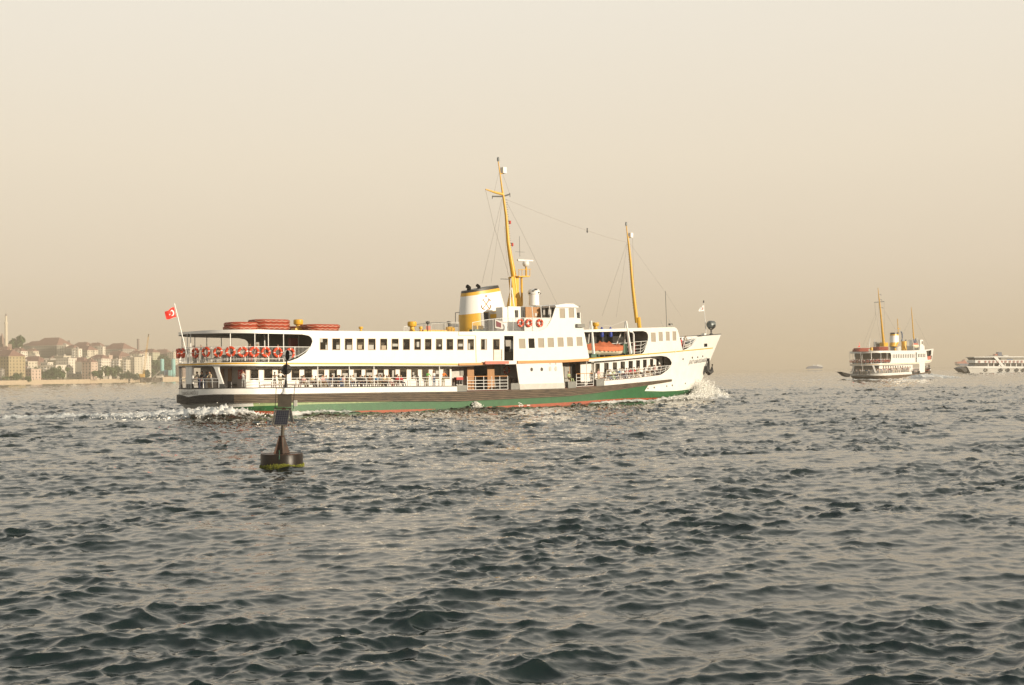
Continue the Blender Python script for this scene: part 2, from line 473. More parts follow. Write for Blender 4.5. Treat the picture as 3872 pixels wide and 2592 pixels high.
SB_L = [E0(1350), r1(500, 1338), r1(1100, 1330), r2(0, 1290), r2(900, 1283), r2(1850, 1283), r4(0, 1388), r4(450, 1335), r4(900, 1265), r4(1345, 1197)]
RL_L = [E0(1440), r1(1100, 1425), r2(0, 1418), r2(600, 1406), r2(1200, 1390), r2(1850, 1378), r4(0, 1470), r4(400, 1440), r4(800, 1417), r4(1310, 1410)]
fST, fSB, fRL = prof(ST_L), prof(SB_L), prof(RL_L)
SE = FS.S
def strip(name, f0, f1, s0, s1, m, inset=0.0, th=0.05, mirror=True, step=1.0, parent=None):
    n = max(2, int((s1 - s0) / step)); ss = [s0 + (s1 - s0) * i / n for i in range(n + 1)]
    ol = [(a, f0(a), 'L') for a in ss] + [(a, f1(a), 'L') for a in ss[::-1]]
    return FS.panel(name, ol, m, parent or ferry, inset=inset, th=th, mirror=mirror)
s_end = sw(r4, 1345, 1185)[0]
fWl0 = prof([E0(1434), r1(500, 1417), r1(640, 1398), (100.0, 9.0, 'L')])
strip('bottom_paint', lambda a: -1.5, lambda a: min(fRL(a), fWl0(a)), 0, SE, 'red_hull', th=0.1)
s_w1 = sw(r1, 1120, 1350)[0]; s_fl = sw(r4, 1003, 1322)[0]; s_fl2 = sw(r4, 1050, 1250)[0]
fWl = prof([E0(1432), r1(500, 1415), r1(640, 1396), r1(1120, 1370)])
strip('stern_plating', fWl, fSB, 0, s_w1, 'white_hull')
strip('hull_side', lambda a: min(fRL(a), fWl(a) - .01), fWl, 0, s_w1, 'green_hull')
fPg = prof([r1(1120, 1370), r2(0, 1320), r2(500, 1308), r2(1000, 1290)]); s_pg = sw(r2, 1000, 1286)[0]
strip('faded_band', lambda a: min(fPg(a), fSB(a) - 0.02), fSB, s_w1, s_pg, 'pale_green')
strip('hull_side', fRL, lambda a: min(fPg(a), fSB(a) - 0.02), s_w1, s_pg, 'green_hull')
strip('hull_side', fRL, fSB, s_pg, s_fl, 'green_hull')
bow_low = [r4(1003, 1322), r4(1240, 1327), r4(1420, 1320), r4(1600, 1300)]
wst = FS.inv(*r4(1600, 1300))[1]
FS.panel('hull_side', [(s_fl, fSB(s_fl), 'L'), r4(1050, 1249), r4(1003, 1322)] + bow_low[1:] + [(SE, wst + 0.15, 'L'), (SE, fRL(SE), 'L'), (s_fl, fRL(s_fl), 'L')], 'green_hull', ferry, mirror=True)
# wooden rubbing belt of five planks
s_dk = sw(r1, 900, 1290)[0]
for k in range(5):
    a, b = k / 5, k / 5 + 0.155
    f0 = lambda q, a=a: fSB(q) + (fST(q) - fSB(q)) * a
    f1 = lambda q, b=b: fSB(q) + (fST(q) - fSB(q)) * b
    strip('belt_plank', f0, f1, 0, s_dk, 'dark_strake', inset=-0.24, th=0.22)
    strip('belt_plank', f0, f1, s_dk, s_end, 'wood_strake', inset=-0.24 + 0.02 * (k % 2), th=0.22)
strip('belt_backing', fSB, fST, 0, s_end, 'dark_strake', inset=-0.06, th=0.1)
# white bulwark strip
fBT = prof([E0(1168), r1(400, 1165), r1(735, 1158), r2(0, 1100), r2(1100, 1090), r2(1843, 1085)])
s_b1 = sw(r2, 1843, 1120)[0]
strip('bulwark', fST, fBT, 0, s_b1, 'white_hull')
strip('deck_edge', lambda a: fBT(a) - 0.02, lambda a: fBT(a) + 0.05, 0, s_b1, 'dark_strake', inset=-0.04, th=0.12)
# superstructure side in one skin
up_win = [rect(r1, 1915, 2005, 568, 697)] if False else []
xs_u = [(38, 135), (200, 298), (365, 460), (523, 615), (675, 765), (832, 918), (982, 1068), (1132, 1217), (1280, 1362), (1420, 1502), (1565, 1645), (1706, 1788), (1848, 1925), (1983, 2062)]
up_win = [rect(r2, a, b, 458 + 8 * a / 2062, 603) for a, b in xs_u]
up_win += [rect(r3, 375, 440, 890, 1012), rect(r3, 518, 592, 890, 1012)]
bl_win = [rect(r3, a, b, 883 - (a - 820) * .031, 1000 - (a - 820) * .044, 6) for a, b in [(820, 896), (934, 1006), (1047, 1119), (1160, 1234), (1278, 1349), (1390, 1459), (1503, 1572)]]
wh_win = [rect(r3, 1302, 1366, 522, 640, 6), rect(r3, 1410, 1474, 520, 635, 6)]
door_hole = rect(r3, 648, 758, 850, 1143)
side = [E0(868), r1(400, 857), r1(840, 848), r1(1480, 846), r1(1560, 833), r1(1650, 800), r1(1740, 740), r1(1800, 670), r1(1825, 600), r1(1812, 560), r1(1780, 533), r1(1700, 518),
        r1(1200, 507), r1(840, 503), r1(500, 510), E0(512), E0(486), r1(500, 474), r1(700, 465), r1(1100, 460), r1(1500, 468), r1(2195, 478), r2(900, 361), r2(1850, 366),
        r3(760, 798), r3(1000, 797), r3(1060, 792), r3(1110, 776), r3(1155, 745), r3(1190, 695), r3(1215, 640), r3(1258, 505), r3(1500, 515), r3(1512, 640), r3(1545, 642), r3(1562, 708), r3(1575, 712),
        r3(1588, 760), r3(1655, 1105), r3(1650, 1150), r3(1335, 1165), r3(790, 1185), r3(425, 1195), r2(1850, 812), r2(0, 815), r1(1500, 893), r1(715, 885), r1(400, 890), E0(897)]
FS.panel('side_wall', side, 'white_paint', ferry, holes=up_win + bl_win + wh_win + [door_hole], mirror=True)
def glaze(rects, gm, inset=0.05, frame=True, fm='grey_white', grid=2.0):
    for q in rects:
        o = FS.panel('window', q, gm, ferry, inset=inset, th=0.03, mirror=False, grid=grid)
        if frame:
            c = [(sum(p[0] for p in q) / 4, sum(p[1] for p in q) / 4)]
            k = 1.10
            oq = [(c[0][0] + (p[0] - c[0][0]) * (1.12), c[0][1] + (p[1] - c[0][1]) * 1.09) for p in q]
            FS.panel('window_frame', oq, fm, o, holes=[q], inset=inset - 0.07, th=0.05, grid=grid)
mat('frame_tan', (0.52, 0.40, 0.28), 0.5)
glaze(up_win, 'saloon_glass', fm='frame_tan')
glaze(bl_win[:1] + bl_win[2:], 'pale_glass', frame=False); glaze(bl_win[1:2], 'saloon_glass', frame=False)
glaze(wh_win, 'pale_glass', frame=False)
# forward house, bow plating
fw_win = [rect(r4, 1083, 1145, 552, 675, 5), rect(r4, 1185, 1237, 544, 665, 5), rect(r4, 1280, 1329, 540, 660, 4), rect(r4, 1368, 1417, 536, 658, 3)]
stem_top = FS.plane(2722, 1265, B / 2)[1]
bowp = [r4(470, 1250), r4(900, 1210), r4(1340, 1168), r4(1352, 1180), r4(1345, 1197), r4(1050, 1249), r4(1003, 1322), r4(1240, 1327), r4(1420, 1320), r4(1600, 1300), (SE, wst + 0.15, 'L'), (SE, stem_top, 'L'),
        r4(1790, 593), r4(1705, 605), r4(1670, 660), r4(1620, 725), r4(1560, 765), r4(1500, 785), r4(1460, 600), r4(1436, 515), r4(1415, 490), r4(1390, 480), r4(800, 495),
        r4(200, 515), r4(206, 546), r4(720, 537), r4(980, 531), r4(1025, 545), r4(1045, 575), r4(1050, 610), r4(1040, 680), r4(1010, 760), r4(990, 812), r4(965, 830), r4(870, 838), r4(560, 870), r4(262, 890),
        r4(262, 936), r4(700, 905), r4(1000, 874), r4(1225, 857), r4(1290, 870), r4(1335, 900), r4(1360, 945), r4(1350, 990), r4(1310, 1040), r4(1260, 1080), r4(1210, 1112), r4(800, 1160), r4(470, 1190)]
hawse = [rect(r4, 1785, 1828, 697, 740)]
FS.panel('bow_plating', bowp, 'white_hull', ferry, holes=fw_win + hawse, mirror=True)
glaze(fw_win, 'pale_glass', frame=False)
FS.panel('hawse_opening', hawse[0], 'black_paint', ferry, inset=0.15, th=0.05)
# yellow stripe and orange boards
def stripe(name, pts, h, m, inset=-0.02, th=0.03):
    f = prof(pts); q = [p[0] if len(p) == 3 else FS.inv(*p)[0] for p in pts]
    return strip(name, lambda a: f(a) - h / 2, lambda a: f(a) + h / 2, min(q), max(q), m, inset=inset, th=th)
stripe('painted_stripe', [E0(884), (690, 1380.6), (855, 1375), (1200, 1376), r2(1855, 795)], 0.15, 'yellow_paint')
stripe('painted_stripe', [r4(262, 897), r4(700, 861), r4(1000, 838), r4(1300, 813), r4(1600, 785), r4(1900, 756)], 0.13, 'yellow_paint')
stripe('belt_board', [r3(105, 1188), r3(425, 1180)], 0.24, 'orange_stripe', -0.15, 0.25)
stripe('belt_board', [r3(800, 1162), r3(1335, 1150), r3(1648, 1133)], 0.30, 'orange_stripe', -0.15, 0.25)
stripe('painted_shadow_line', [E0(899), r1(400, 892), r1(1500, 896), r2(0, 818), r2(1750, 815)], 0.06, 'mid_grey', -0.03, 0.1)  # grey strip stands for the shadow line under the deck band
FS.panel('name_board', [r3(425, 1150), r3(705, 1148), r3(705, 1182), r3(425, 1186)], 'pink_red', ferry, inset=-0.5, th=0.15)
# midship lower block
blk = [r3(790, 1178), r3(1335, 1158), r3(1367, 1478), r3(835, 1492)]
FS.panel('gangway_block', blk, 'white_paint', ferry, mirror=True, th=0.1)
FS.panel('block_skirt', [r3(828, 1422), r3(1362, 1406), r3(1368, 1480), r3(836, 1494)], 'grey_white', ferry, inset=-0.03, th=0.03)
for (x, y) in ((975, 1248), (1095, 1246)):
    ring = [r3(x + 15 * math.cos(t), y + 23 * math.sin(t)) for t in np.linspace(0, 2 * math.pi, 13)[:-1]]
    FS.panel('porthole', ring, 'window_dark', ferry, inset=-0.04, th=0.04, grid=3)
for (x, y) in ((1195, 1240), (1262, 1240), (1197, 1177), (1262, 1177)):
    k = 1 if y > 1200 else 0.55
    ring = [r3(x + 14 * k * math.cos(t), y + 30 * k * math.sin(t)) for t in np.linspace(0, 2 * math.pi, 13)[:-1]]
    FS.panel('porthole', ring, 'grey_white', ferry, inset=-0.05, th=0.05, grid=3)
for (x, y, r_) in ((1510, 902, 9), (1632, 883, 10), (1703, 877, 8), (1768, 865, 8), (1048, 1288, 8), (1130, 1276, 9), (1295, 1258, 8), (1368, 1248, 9), (1540, 1222, 7)):
    ring = [r4(x + r_ * .8 * math.cos(t), y + r_ * 1.5 * math.sin(t)) for t in np.linspace(0, 2 * math.pi, 11)[:-1]]
    FS.panel('porthole', ring, 'window_dark', ferry, inset=-0.03, th=0.03, grid=3)
for q in (rect(r2, 1845, 1970, 1072, 1155), [r3(730, 1412), r3(828, 1410), r3(835, 1485), r3(730, 1488)], [r3(1405, 1392), r3(1500, 1390), r3(1505, 1472), r3(1408, 1476)], [r4(365, 1172), r4(468, 1165), r4(470, 1250), r4(368, 1258)]):
    FS.panel('deck_locker', q, 'mid_grey', ferry, inset=0.0, th=0.5, mirror=True)
for q in (rect(r3, 302, 312, 845, 1165, 10), rect(r3, 105, 112, 800, 845), rect(r3, 105, 300, 840, 846)):
    FS.panel('plate_seam', q, 'frame_tan', ferry, inset=-0.015, th=0.01)
lad = MB()
for i in range(9): 
    a = [FS.loc(*FS.inv(*p), -0.07) for p in rect(r3, 516, 620, 1012 + i * 15, 1014 + i * 15)]; b_ = [FS.loc(*FS.inv(*p), 0.0) for p in rect(r3, 516, 620, 1012 + i * 15, 1014 + i * 15)]
    lad.hexa([tuple(map(float, t)) for t in a], [tuple(map(float, t)) for t in b_])
for x_ in (520, 616):
    a = [FS.loc(*FS.inv(*p), -0.08) for p in rect(r3, x_, x_ + 4, 1008, 1140)]; b_ = [FS.loc(*FS.inv(*p), 0.0) for p in rect(r3, x_, x_ + 4, 1008, 1140)]
    lad.hexa([tuple(map(float, t)) for t in a], [tuple(map(float, t)) for t in b_])
for i in range(0):
    for j in range(5):
        q = rect(r3, 522 + j * 20, 530 + j * 20, 1020 + i * 15, 1027 + i * 15)
        a = [FS.loc(*FS.inv(*p), -0.05) for p in q]; b_ = [FS.loc(*FS.inv(*p), 0.0) for p in q]
        lad.hexa([tuple(map(float, t)) for t in a], [tuple(map(float, t)) for t in b_])
lad.build('boarding_ladder', 'frame_tan', ferry)
# stern framing of the lower deck
for q, m in (([r1(354, 893), r1(392, 889), r1(388, 1105), r1(352, 1107)], 'white_paint'), ([r1(350, 1107), r1(390, 1105), r1(396, 1163), r1(348, 1166)], 'dark_grey'),
             ([r1(600, 888), r1(760, 888), r1(718, 897), r1(706, 925), r1(712, 960), r1(765, 1105), r1(722, 1105), r1(668, 940), r1(650, 905), r1(630, 896)], 'white_paint'),
             ([r1(722, 1105), r1(765, 1105), r1(800, 1160), r1(716, 1161)], 'dark_grey')):
    FS.panel('frame_post', q, m, ferry, inset=0.02, th=0.25, mirror=True)
# decks
def swl(pts): return [(p[0], p[1]) if len(p) == 3 else FS.inv(*p) for p in pts]
main = [(0.0, W0(1168) - .06)] + [(a, fBT(a) - .06) for a in (5, 10, 20, 30, s_b1)] + [(s_b1 + .3, fST(s_b1) + .02)] + [(a, fST(a) + .02) for a in np.linspace(s_b1 + 1, sw(r4, 465, 1250)[0], 5)]
fFB = prof([r4(470, 1190), r4(800, 1160), r4(1210, 1112), r4(1300, 1100)])
s_f0 = sw(r4, 470, 1190)[0]; s_f1 = sw(r4, 1340, 1000)[0]
main += [(s_f0 + .3, fFB(s_f0) - .05)] + [(a, fFB(a) - .05) for a in np.linspace(s_f0 + 1, s_f1, 5)]
FS.deck('main_deck', main, 'deck_red', ferry, inset=0.12)
fUD = prof([E0(866), r1(400, 857), r1(1480, 848), r2(0, 790), r2(1850, 797), r4(0, 905), r4(262, 893), r4(700, 858), r4(1000, 836), r4(1500, 790), r4(1800, 765)])
FS.deck('upper_deck', [(a, fUD(a) - .04) for a in np.linspace(0, SE - 1.5, 30)], 'ceiling', ferry, inset=0.1, th=0.2)
fRF = prof([E0(486), r1(500, 474), r1(700, 465), r1(1100, 460), r1(1500, 468), r1(2195, 478), r2(900, 361), r2(1850, 366), r3(760, 798), r3(1575, 795)])
s_blk = sw(r3, 1585, 790)[0]
FS.deck('roof_deck', [(a, fRF(a) - .05) for a in np.linspace(0, s_blk, 24)], 'ceiling', ferry, inset=0.1, th=0.14)
fFR = prof([r4(200, 517), r4(800, 497), r4(1390, 482)]); s_r0 = sw(r4, 200, 517)[0]; s_r1 = sw(r4, 1395, 500)[0]
FS.deck('forward_roof', [(a, fFR(a) - .05) for a in np.linspace(s_r0, s_r1, 10)], 'ceiling', ferry, inset=0.1, th=0.14)
def cross(name, s_a, inset, w0, w1, m, th=0.08):       # transverse bulkhead at s
    u, v, _ = FS.loc(s_a, (w0 + w1) / 2, inset)
    MB().box((float(u), float(v), w0), (float(u) + th, B - float(v), w1)).build(name, m, ferry)
cross('bulkhead', sw(r1, 1850, 600)[0] + 1, 0.1, fUD(18), fRF(18) - .1, 'interior')
cross('bulkhead', s_blk - .3, 0.1, fUD(50), fRF(50) - .1, 'white_paint')
cross('bulkhead', sw(r4, 1062, 600)[0], 0.1, fUD(60), fFR(60) - .1, 'interior')
cross('bulkhead', sw(r4, 1440, 560)[0], 0.12, fUD(66), fFR(66) - .15, 'white_paint')
# lower saloon
lw_win = [rect(r1, a, b, 935, 1058) for a, b in [(1087, 1183), (1252, 1347), (1417, 1500), (1578, 1667), (1732, 1817)]]
lw_win += [rect(r2, a, b, 872 - a * .008, 992 - a * .004) for a, b in [(5, 90), (158, 255), (322, 415), (483, 577), (637, 727), (792, 877), (940, 1028), (1090, 1175), (1240, 1323), (1382, 1465), (1527, 1606), (1662, 1743)]]
sal = [r1(1035, 880), r2(0, 790), r2(1768, 800), r2(1768, 1082), r2(0, 1100), r1(1035, 1160)]
FS.panel('saloon_wall', sal, 'white_paint', ferry, holes=lw_win, inset=1.7, mirror=True)
glaze(lw_win, 'saloon_glass', inset=1.75, fm='frame_tan')
cu, cv_, _ = FS.loc(sw(r1, 1035, 1000, 1.7)[0], 4.0, 1.7); cu = float(cu)
wd = fBT(8) - .06
MB().box((cu - .1, 1.75, wd), (cu, B - 1.75, wd + 2.5)).build('aft_bulkhead', 'grey_white', ferry)
for v0, v1, m in ((4.6, 5.3, 'brown_door'), (6.2, 7.0, 'brown_door'), (7.0, 7.6, 'interior')):
    MB().box((cu - .16, v0, wd), (cu - .102, v1, wd + 2.0)).build('cabin_door', m, ferry)
fb = MB().box((cu - .36, 2.0, wd + .95), (cu - .103, 2.85, wd + 1.85)).build('fire_cabinet', 'fire_red', ferry)
MB().box((cu - .38, 2.55, wd + 1.15), (cu - .362, 2.62, wd + 1.65)).box((cu - .38, 2.32, wd + 1.58), (cu - .362, 2.55, wd + 1.65)).box((cu - .38, 2.38, wd + 1.36), (cu - .362, 2.55, wd + 1.42)).build('letter', 'white_clean', fb)
# door lobby amidships and forward lobby
def pbox(name, fn, x0, x1, y0, y1, v, d, m, parent=None):
    a = FS.plane(*fn(x0, y1), v); b_ = FS.plane(*fn(x1, y0), v)
    lo = (min(a[0], b_[0]), v, min(a[1], b_[1])); hi = (max(a[0], b_[0]), v + d, max(a[1], b_[1]))
    return MB().box(lo, hi).build(name, m, parent or ferry)
pbox('lobby_wall', r3, 10, 215, 1160, 1490, 3.2, .1, 'grey_white')
pbox('lobby_door', r3, 215, 288, 1165, 1490, 2.6, .1, 'brown_door')
pbox('lobby_wall', r3, 288, 445, 1165, 1490, 6.0, .1, 'near_black')  # dark of the lobby opening put into the colour of this wall
pbox('lobby_door', r3, 452, 530, 1170, 1485, 2.8, .1, 'brown_door')
pbox('lobby_wall', r3, 530, 606, 1172, 1480, 2.9, .1, 'mid_grey')
pbox('lobby_wall', r3, 606, 860, 1172, 1480, 3.0, .1, 'grey_white')
pbox('notice_board', r3, 128, 190, 1230, 1320, 3.1, .05, 'ceiling')
pbox('bench_seat', r3, 82, 162, 1340, 1375, 2.2, .5, 'fire_red')
for k in (86, 112, 140): pbox('bench_leg', r3, k, k + 14, 1375, 1425, 2.3, .3, 'near_black')
pbox('lobby_wall', r3, 1330, 1420, 1160, 1470, 3.0, .1, 'ceiling')
pbox('lobby_door', r3, 1412, 1560, 1165, 1440, 3.2, .1, 'brown_door')
pbox('doorway', r3, 1435, 1492, 1185, 1400, 3.15, .03, 'near_black')  # dark panel stands for the unlit inside of the doorway
pbox('lobby_wall', r3, 1560, 1640, 1160, 1440, 2.6, .1, 'white_paint')
pbox('lobby_wall', r4, 160, 345, 950, 1200, 2.0, .1, 'white_paint')
pbox('mooring_bollard', r3, 728, 745, 1345, 1410, 1.0, .3, 'near_black'); pbox('mooring_bollard', r3, 775, 800, 1350, 1408, 1.0, .3, 'near_black')
# forward lower saloon
fl_win = [rect(r4, a, b, y0, y1) for a, b, y0, y1 in [(352, 412, 958, 1085), (468, 528, 950, 1075), (582, 638, 944, 1062), (685, 743, 934, 1050), (790, 846, 926, 1040), (890, 941, 917, 1030), (980, 1029, 908, 1020), (1072, 1115, 900, 1005), (1155, 1190, 893, 995), (1235, 1265, 880, 985)]]
FS.panel('saloon_wall', [r4(340, 915), r4(700, 880), r4(1200, 835), r4(1345, 835), r4(1345, 1100), r4(1200, 1130), r4(480, 1200), r4(340, 1215)], 'white_paint', ferry, holes=fl_win, inset=1.6, mirror=True)
glaze(fl_win, 'saloon_glass', inset=1.65, frame=False)
# inner wall of the open upper deck forward
ih = [rect(r4, 368, 440, 590, 690), rect(r4, 497, 580, 590, 690), rect(r4, 865, 915, 565, 665), rect(r4, 932, 1030, 556, 660)]
FS.panel('deckhouse_wall', [r4(180, 525), r4(1045, 520), r4(1045, 850), r4(180, 890)], 'near_black', ferry, holes=ih, inset=3.0, mirror=True)  # dimness of the covered deck put into the wall colour
# wheelhouse and bridge deck
def slab(name, fn, pts, v0, v1, m):      # a profile in the lengthwise plane v0, carried across to v1
    q = [FS.plane(*fn(*p), v0) for p in pts]; n = len(q)
    vs = [(u, v0, w_) for u, w_ in q] + [(u, v1, w_) for u, w_ in q]
    return MB().add(vs, [tuple(range(n)), tuple(range(2 * n - 1, n - 1, -1))] + [(i, (i + 1) % n, n + (i + 1) % n, n + i) for i in range(n)]).build(name, m, ferry)
ua = FS.plane(*r3(705, 492), B)[0]; ub, wb = FS.plane(*r3(1262, 488), 0.0)
MB().box((ua, 0.0, wb - .12), (ub, B, wb + .04)).build('bridge_roof', 'mid_grey', ferry)
slab('bridge_roof', r3, [(1255, 486), (1380, 467), (1470, 469), (1532, 505), (1530, 514), (1262, 508)], -0.2, B + .2, 'white_clean')
pbox('bridge_house', r3, 700, 842, 503, 800, 2.2, .1, 'white_paint'); pbox('bridge_house', r3, 842, 905, 510, 800, 2.3, .1, 'near_black')
pbox('bridge_house', r3, 905, 1090, 510, 800, 2.2, .1, 'brown_door'); pbox('bridge_house', r3, 1090, 1290, 650, 800, 2.2, .1, 'mid_grey')
pbox('bridge_house', r3, 1090, 1110, 510, 650, 2.2, .1, 'mid_grey'); pbox('bridge_house', r3, 1140, 1170, 510, 650, 2.2, .1, 'mid_grey'); pbox('bridge_house', r3, 1215, 1300, 510, 650, 2.2, .1, 'mid_grey')
pbox('bridge_window', r3, 780, 815, 545, 630, 2.15, .05, 'window_dark'); pbox('bridge_porthole', r3, 1012, 1036, 580, 615, 2.15, .05, 'grey_white')
pbox('house_aft', r3, 632, 700, 510, 800, 2.3, 1.2, 'white_paint')
FS.panel('bridge_screen', [r3(888, 640), r3(1212, 640), r3(1185, 695), r3(1150, 742), r3(1105, 773), r3(1050, 790), r3(888, 792)], 'white_paint', ferry, inset=0.12, th=0.04)
pbox('navigation_light_box', r3, 1520, 1605, 708, 748, -0.35, .3, 'mid_grey')
MB().box((FS.plane(*r3(1590, 790), 0)[0] - .4, 0.15, fUD(52)), (FS.plane(*r3(1590, 790), 0)[0] - .3, B - .15, fRF(52) + 2.2)).build('front_wall', 'white_paint', ferry)
# funnel: tilted elliptical rings
def ring_px(a, b):
    p, q = FS.plane(*r3(*a), B / 2), FS.plane(*r3(*b), B / 2)
    return p, q
fun_r = [((112, 830), (700, 830)), ((118, 603), (648, 528)), ((137, 388), (590, 314)), ((141, 348), (578, 278)), ((145, 323), (565, 246))]
mat('black_matt', (0.008, 0.008, 0.008), 0.9, spec=.1)
mfun = MB(); n = 32; vs = []
for a, b in fun_r:
    p, q = ring_px(a, b); cu_, cw = (p[0] + q[0]) / 2, (p[1] + q[1]) / 2; au = (q[0] - p[0]) / 2 * .91; sl_ = (q[1] - p[1]) / (q[0] - p[0])
    for j in range(n):
        t = 2 * math.pi * j / n
        du = au * math.copysign(abs(math.cos(t)) ** .85, math.cos(t)); dv = au * .60 * math.copysign(abs(math.sin(t)) ** .85, math.sin(t))
        vs.append((cu_ + du, B / 2 + dv, cw + sl_ * du))
fs = []; ms = []
for k in range(4):
    for j in range(n): fs.append((k * n + j, k * n + (j + 1) % n, (k + 1) * n + (j + 1) % n, (k + 1) * n + j))
mfun.add(vs, fs); mfun.m = [k for k in (0, 1, 0, 2) for _ in range(n)]
mfun.f.append(tuple(range(4 * n, 5 * n))); mfun.m.append(2)
funnel = mfun.build('funnel', ['yellow_paint', 'white_clean', 'near_black'], ferry, smooth=True)
funv = [Vector(v) for v in vs]
for (x, y, r_) in ((230, 274, .24), (347, 262, .20)):
    p = FS.P3(*r3(x, y), B / 2 + .2)
    MB().tube([p + Vector((0, 0, -.9)), p + Vector((0, 0, 0)), p + Vector((-.3, -.05, .1))], r_, 10).build('exhaust_pipe', 'black_matt', funnel, smooth=True)
def fun_v(u, w_):          # starboard skin of the funnel at (u, w)
    best = None
    zs = []
    for k in range(5):
        r_ = funv[k * n:(k + 1) * n]; c = sum(r_, Vector()) / n; au = max(p.x for p in r_) - c.x; sl_ = (r_[0].z - c.z) / au
        zs.append((c.x, au, c.z + sl_ * (u - c.x)))
    zz = [t[2] for t in zs]; cx = np.interp(w_, zz, [t[0] for t in zs]); au = np.interp(w_, zz, [t[1] for t in zs])
    return B / 2 - au * .60 * (max(0, 1 - (abs(u - cx) / au) ** 2.3)) ** .44
def fpt(x, y):
    v = 4.0
    for _ in range(8):
        u, w_ = FS.plane(*r3(x, y), v); v = fun_v(u, w_) - .04
    return Vector((u, v, w_))
em = MB()
for k in (-1, 1):
    em.tube([fpt(435 - k * 38, 418), fpt(435 + k * 45, 535)], .05, 5)
    em.tube([fpt(435 + k * (8 + 46 * math.sin(t)), 500 + 40 * math.cos(t) * .95) for t in np.linspace(.15, 2.0, 9)], .055, 5)
    em.tube([fpt(435 - k * 52, 432), fpt(435 - k * 22, 408)], .045, 5)
em.tube([fpt(432 + 12 * math.cos(t), 378 + 10 * math.sin(t)) for t in np.linspace(0, 6.28, 9)], .04, 5)
em.build('emblem', 'emblem_brown', funnel)
def fquad(name, pts, m, o=0.0):
    a = [fpt(*p) for p in pts]; b_ = [p + Vector((0, .25, 0)) for p in a]; a = [p - Vector((0, o, 0)) for p in a]
    return MB().hexa(a, b_).build(name, m, funnel)
fquad('doorway', [(372, 572), (458, 570), (465, 800), (384, 800)], 'near_black'); fquad('door', [(462, 565), (548, 556), (556, 800), (470, 800)], 'grey_white', .12)
# casing and gear round the funnel
mat('burgundy', (0.14, 0.02, 0.03), 0.6)
pbox('engine_casing', r3, 560, 790, 645, 800, 4.2, 4.5, 'yellow_paint'); pbox('machinery_box', r3, 555, 688, 592, 636, 3.4, 1.6, 'yellow_paint')
pbox('winch_base', r3, 300, 430, 772, 800, 2.0, 1.0, 'green_gear'); pbox('winch', r3, 320, 400, 728, 772, 2.1, .8, 'yellow_paint')
bb = FS.P3(*r3(585, 715), 0.0); MB().hexa([FS.P3(*r3(x, y), -.05) for x, y in ((540, 655), (628, 680), (628, 770), (540, 755))], [FS.P3(*r3(x, y), 0.0) for x, y in ((540, 655), (628, 680), (628, 770), (540, 755))]).build('banner', 'grey_white', ferry)
MB().hexa([FS.P3(*r3(x, y), -.08) for x, y in ((553, 672), (612, 700), (612, 752), (553, 738))], [FS.P3(*r3(x, y), -.055) for x, y in ((553, 672), (612, 700), (612, 752), (553, 738))]).build('banner_patch', 'burgundy', ferry)
# vents
def vent(fn, cx, y0, y1, wcap, v, m='yellow_paint'):
    t = FS.P3(*fn(cx, y0), v); b_ = FS.P3(*fn(cx, y1), v); sc = {id(r1): 3.136, id(r2): 3.485, id(r3): 3.137, id(r4): 3.485}[id(fn)]
    d = (project(FS.world(t.x, v, t.z))[0]); Z = float(FS.world(t.x, v)[1]); r_ = wcap / 2 / sc / F_PX * Z
    H = t.z - b_.z
    MB().lathe([(r_ * .75, 0), (r_ * .5, H * .2), (r_ * .5, H * .45), (r_ * .92, H * .52), (r_, H * .6), (r_, H * .92), (r_ * .85, H)], (t.x, v, b_.z), 16).build('roof_vent', m, ferry, smooth=True)
vent(r1, 1655, 342, 462, 115, 4.0); vent(r2, 572, 300, 360, 56, 3); vent(r2, 1247, 233, 362, 122, 4.5); vent(r2, 1362, 298, 362, 48, 3); vent(r4, 355, 418, 515, 95, 4)
pbox('roof_duct', r1, 1620, 1855, 446, 478, 3.0, .8, 'yellow_paint'); pbox('roof_duct', r2, 1400, 1760, 345, 366, 3.0, .8, 'yellow_paint')
p = FS.P3(*r2(1745, 335), 3.2); MB().lathe([(.1, -.4), (.5, -.35), (.62, 0), (.5, .25), (.1, .33)], tuple(p), 12).build('roof_vent', 'yellow_paint', ferry, smooth=True)
# main mast
def mastpts(fn, pts, v): return [FS.P3(*fn(x, y), v) for x, y in pts]
def pxm(px_, y, v=B / 2): u, w_ = FS.plane(px_, y, v); return float(FS.world(u, v)[1]) / F_PX
mm = mastpts(r5, [(323, 145), (340, 262), (356, 385), (372, 480), (395, 640), (413, 880), (432, 1010), (465, 1195), (492, 1440)], B / 2)
k_ = pxm(1900, 1000) / 2.4125
mast = MB().tube(mm, [k_ * q for q in (4.5, 6, 8, 11, 13, 17, 20, 26, 24)], 12).build('main_mast', 'yellow_paint', ferry, smooth=True)
hs = [FS.P3(*r5(x, y), B / 2 - .25) for x, y in ((444, 1200), (512, 1200), (512, 1330), (548, 1470), (428, 1470), (458, 1330))]
hs2 = [p + Vector((0, .6, 0)) for p in hs]
MB().add(hs + hs2, [tuple(range(6)), tuple(range(11, 5, -1))] + [(i, (i + 1) % 6, 6 + (i + 1) % 6, 6 + i) for i in range(6)]).build('mast_housing', 'yellow_paint', mast)
MB().tube(mastpts(r5, [(438, 1215), (432, 1468)], B / 2 - 1.1), .06, 6).tube(mastpts(r5, [(446, 1300), (466, 1468)], B / 2 - 1.1), .08, 6).build('mast_stay', 'white_clean', mast)
MB().tube(mastpts(r5, [(362, 447), (300, 432), (208, 402)], B / 2), [.16, .13, .07], 8).build('boom', 'yellow_paint', mast, smooth=True)
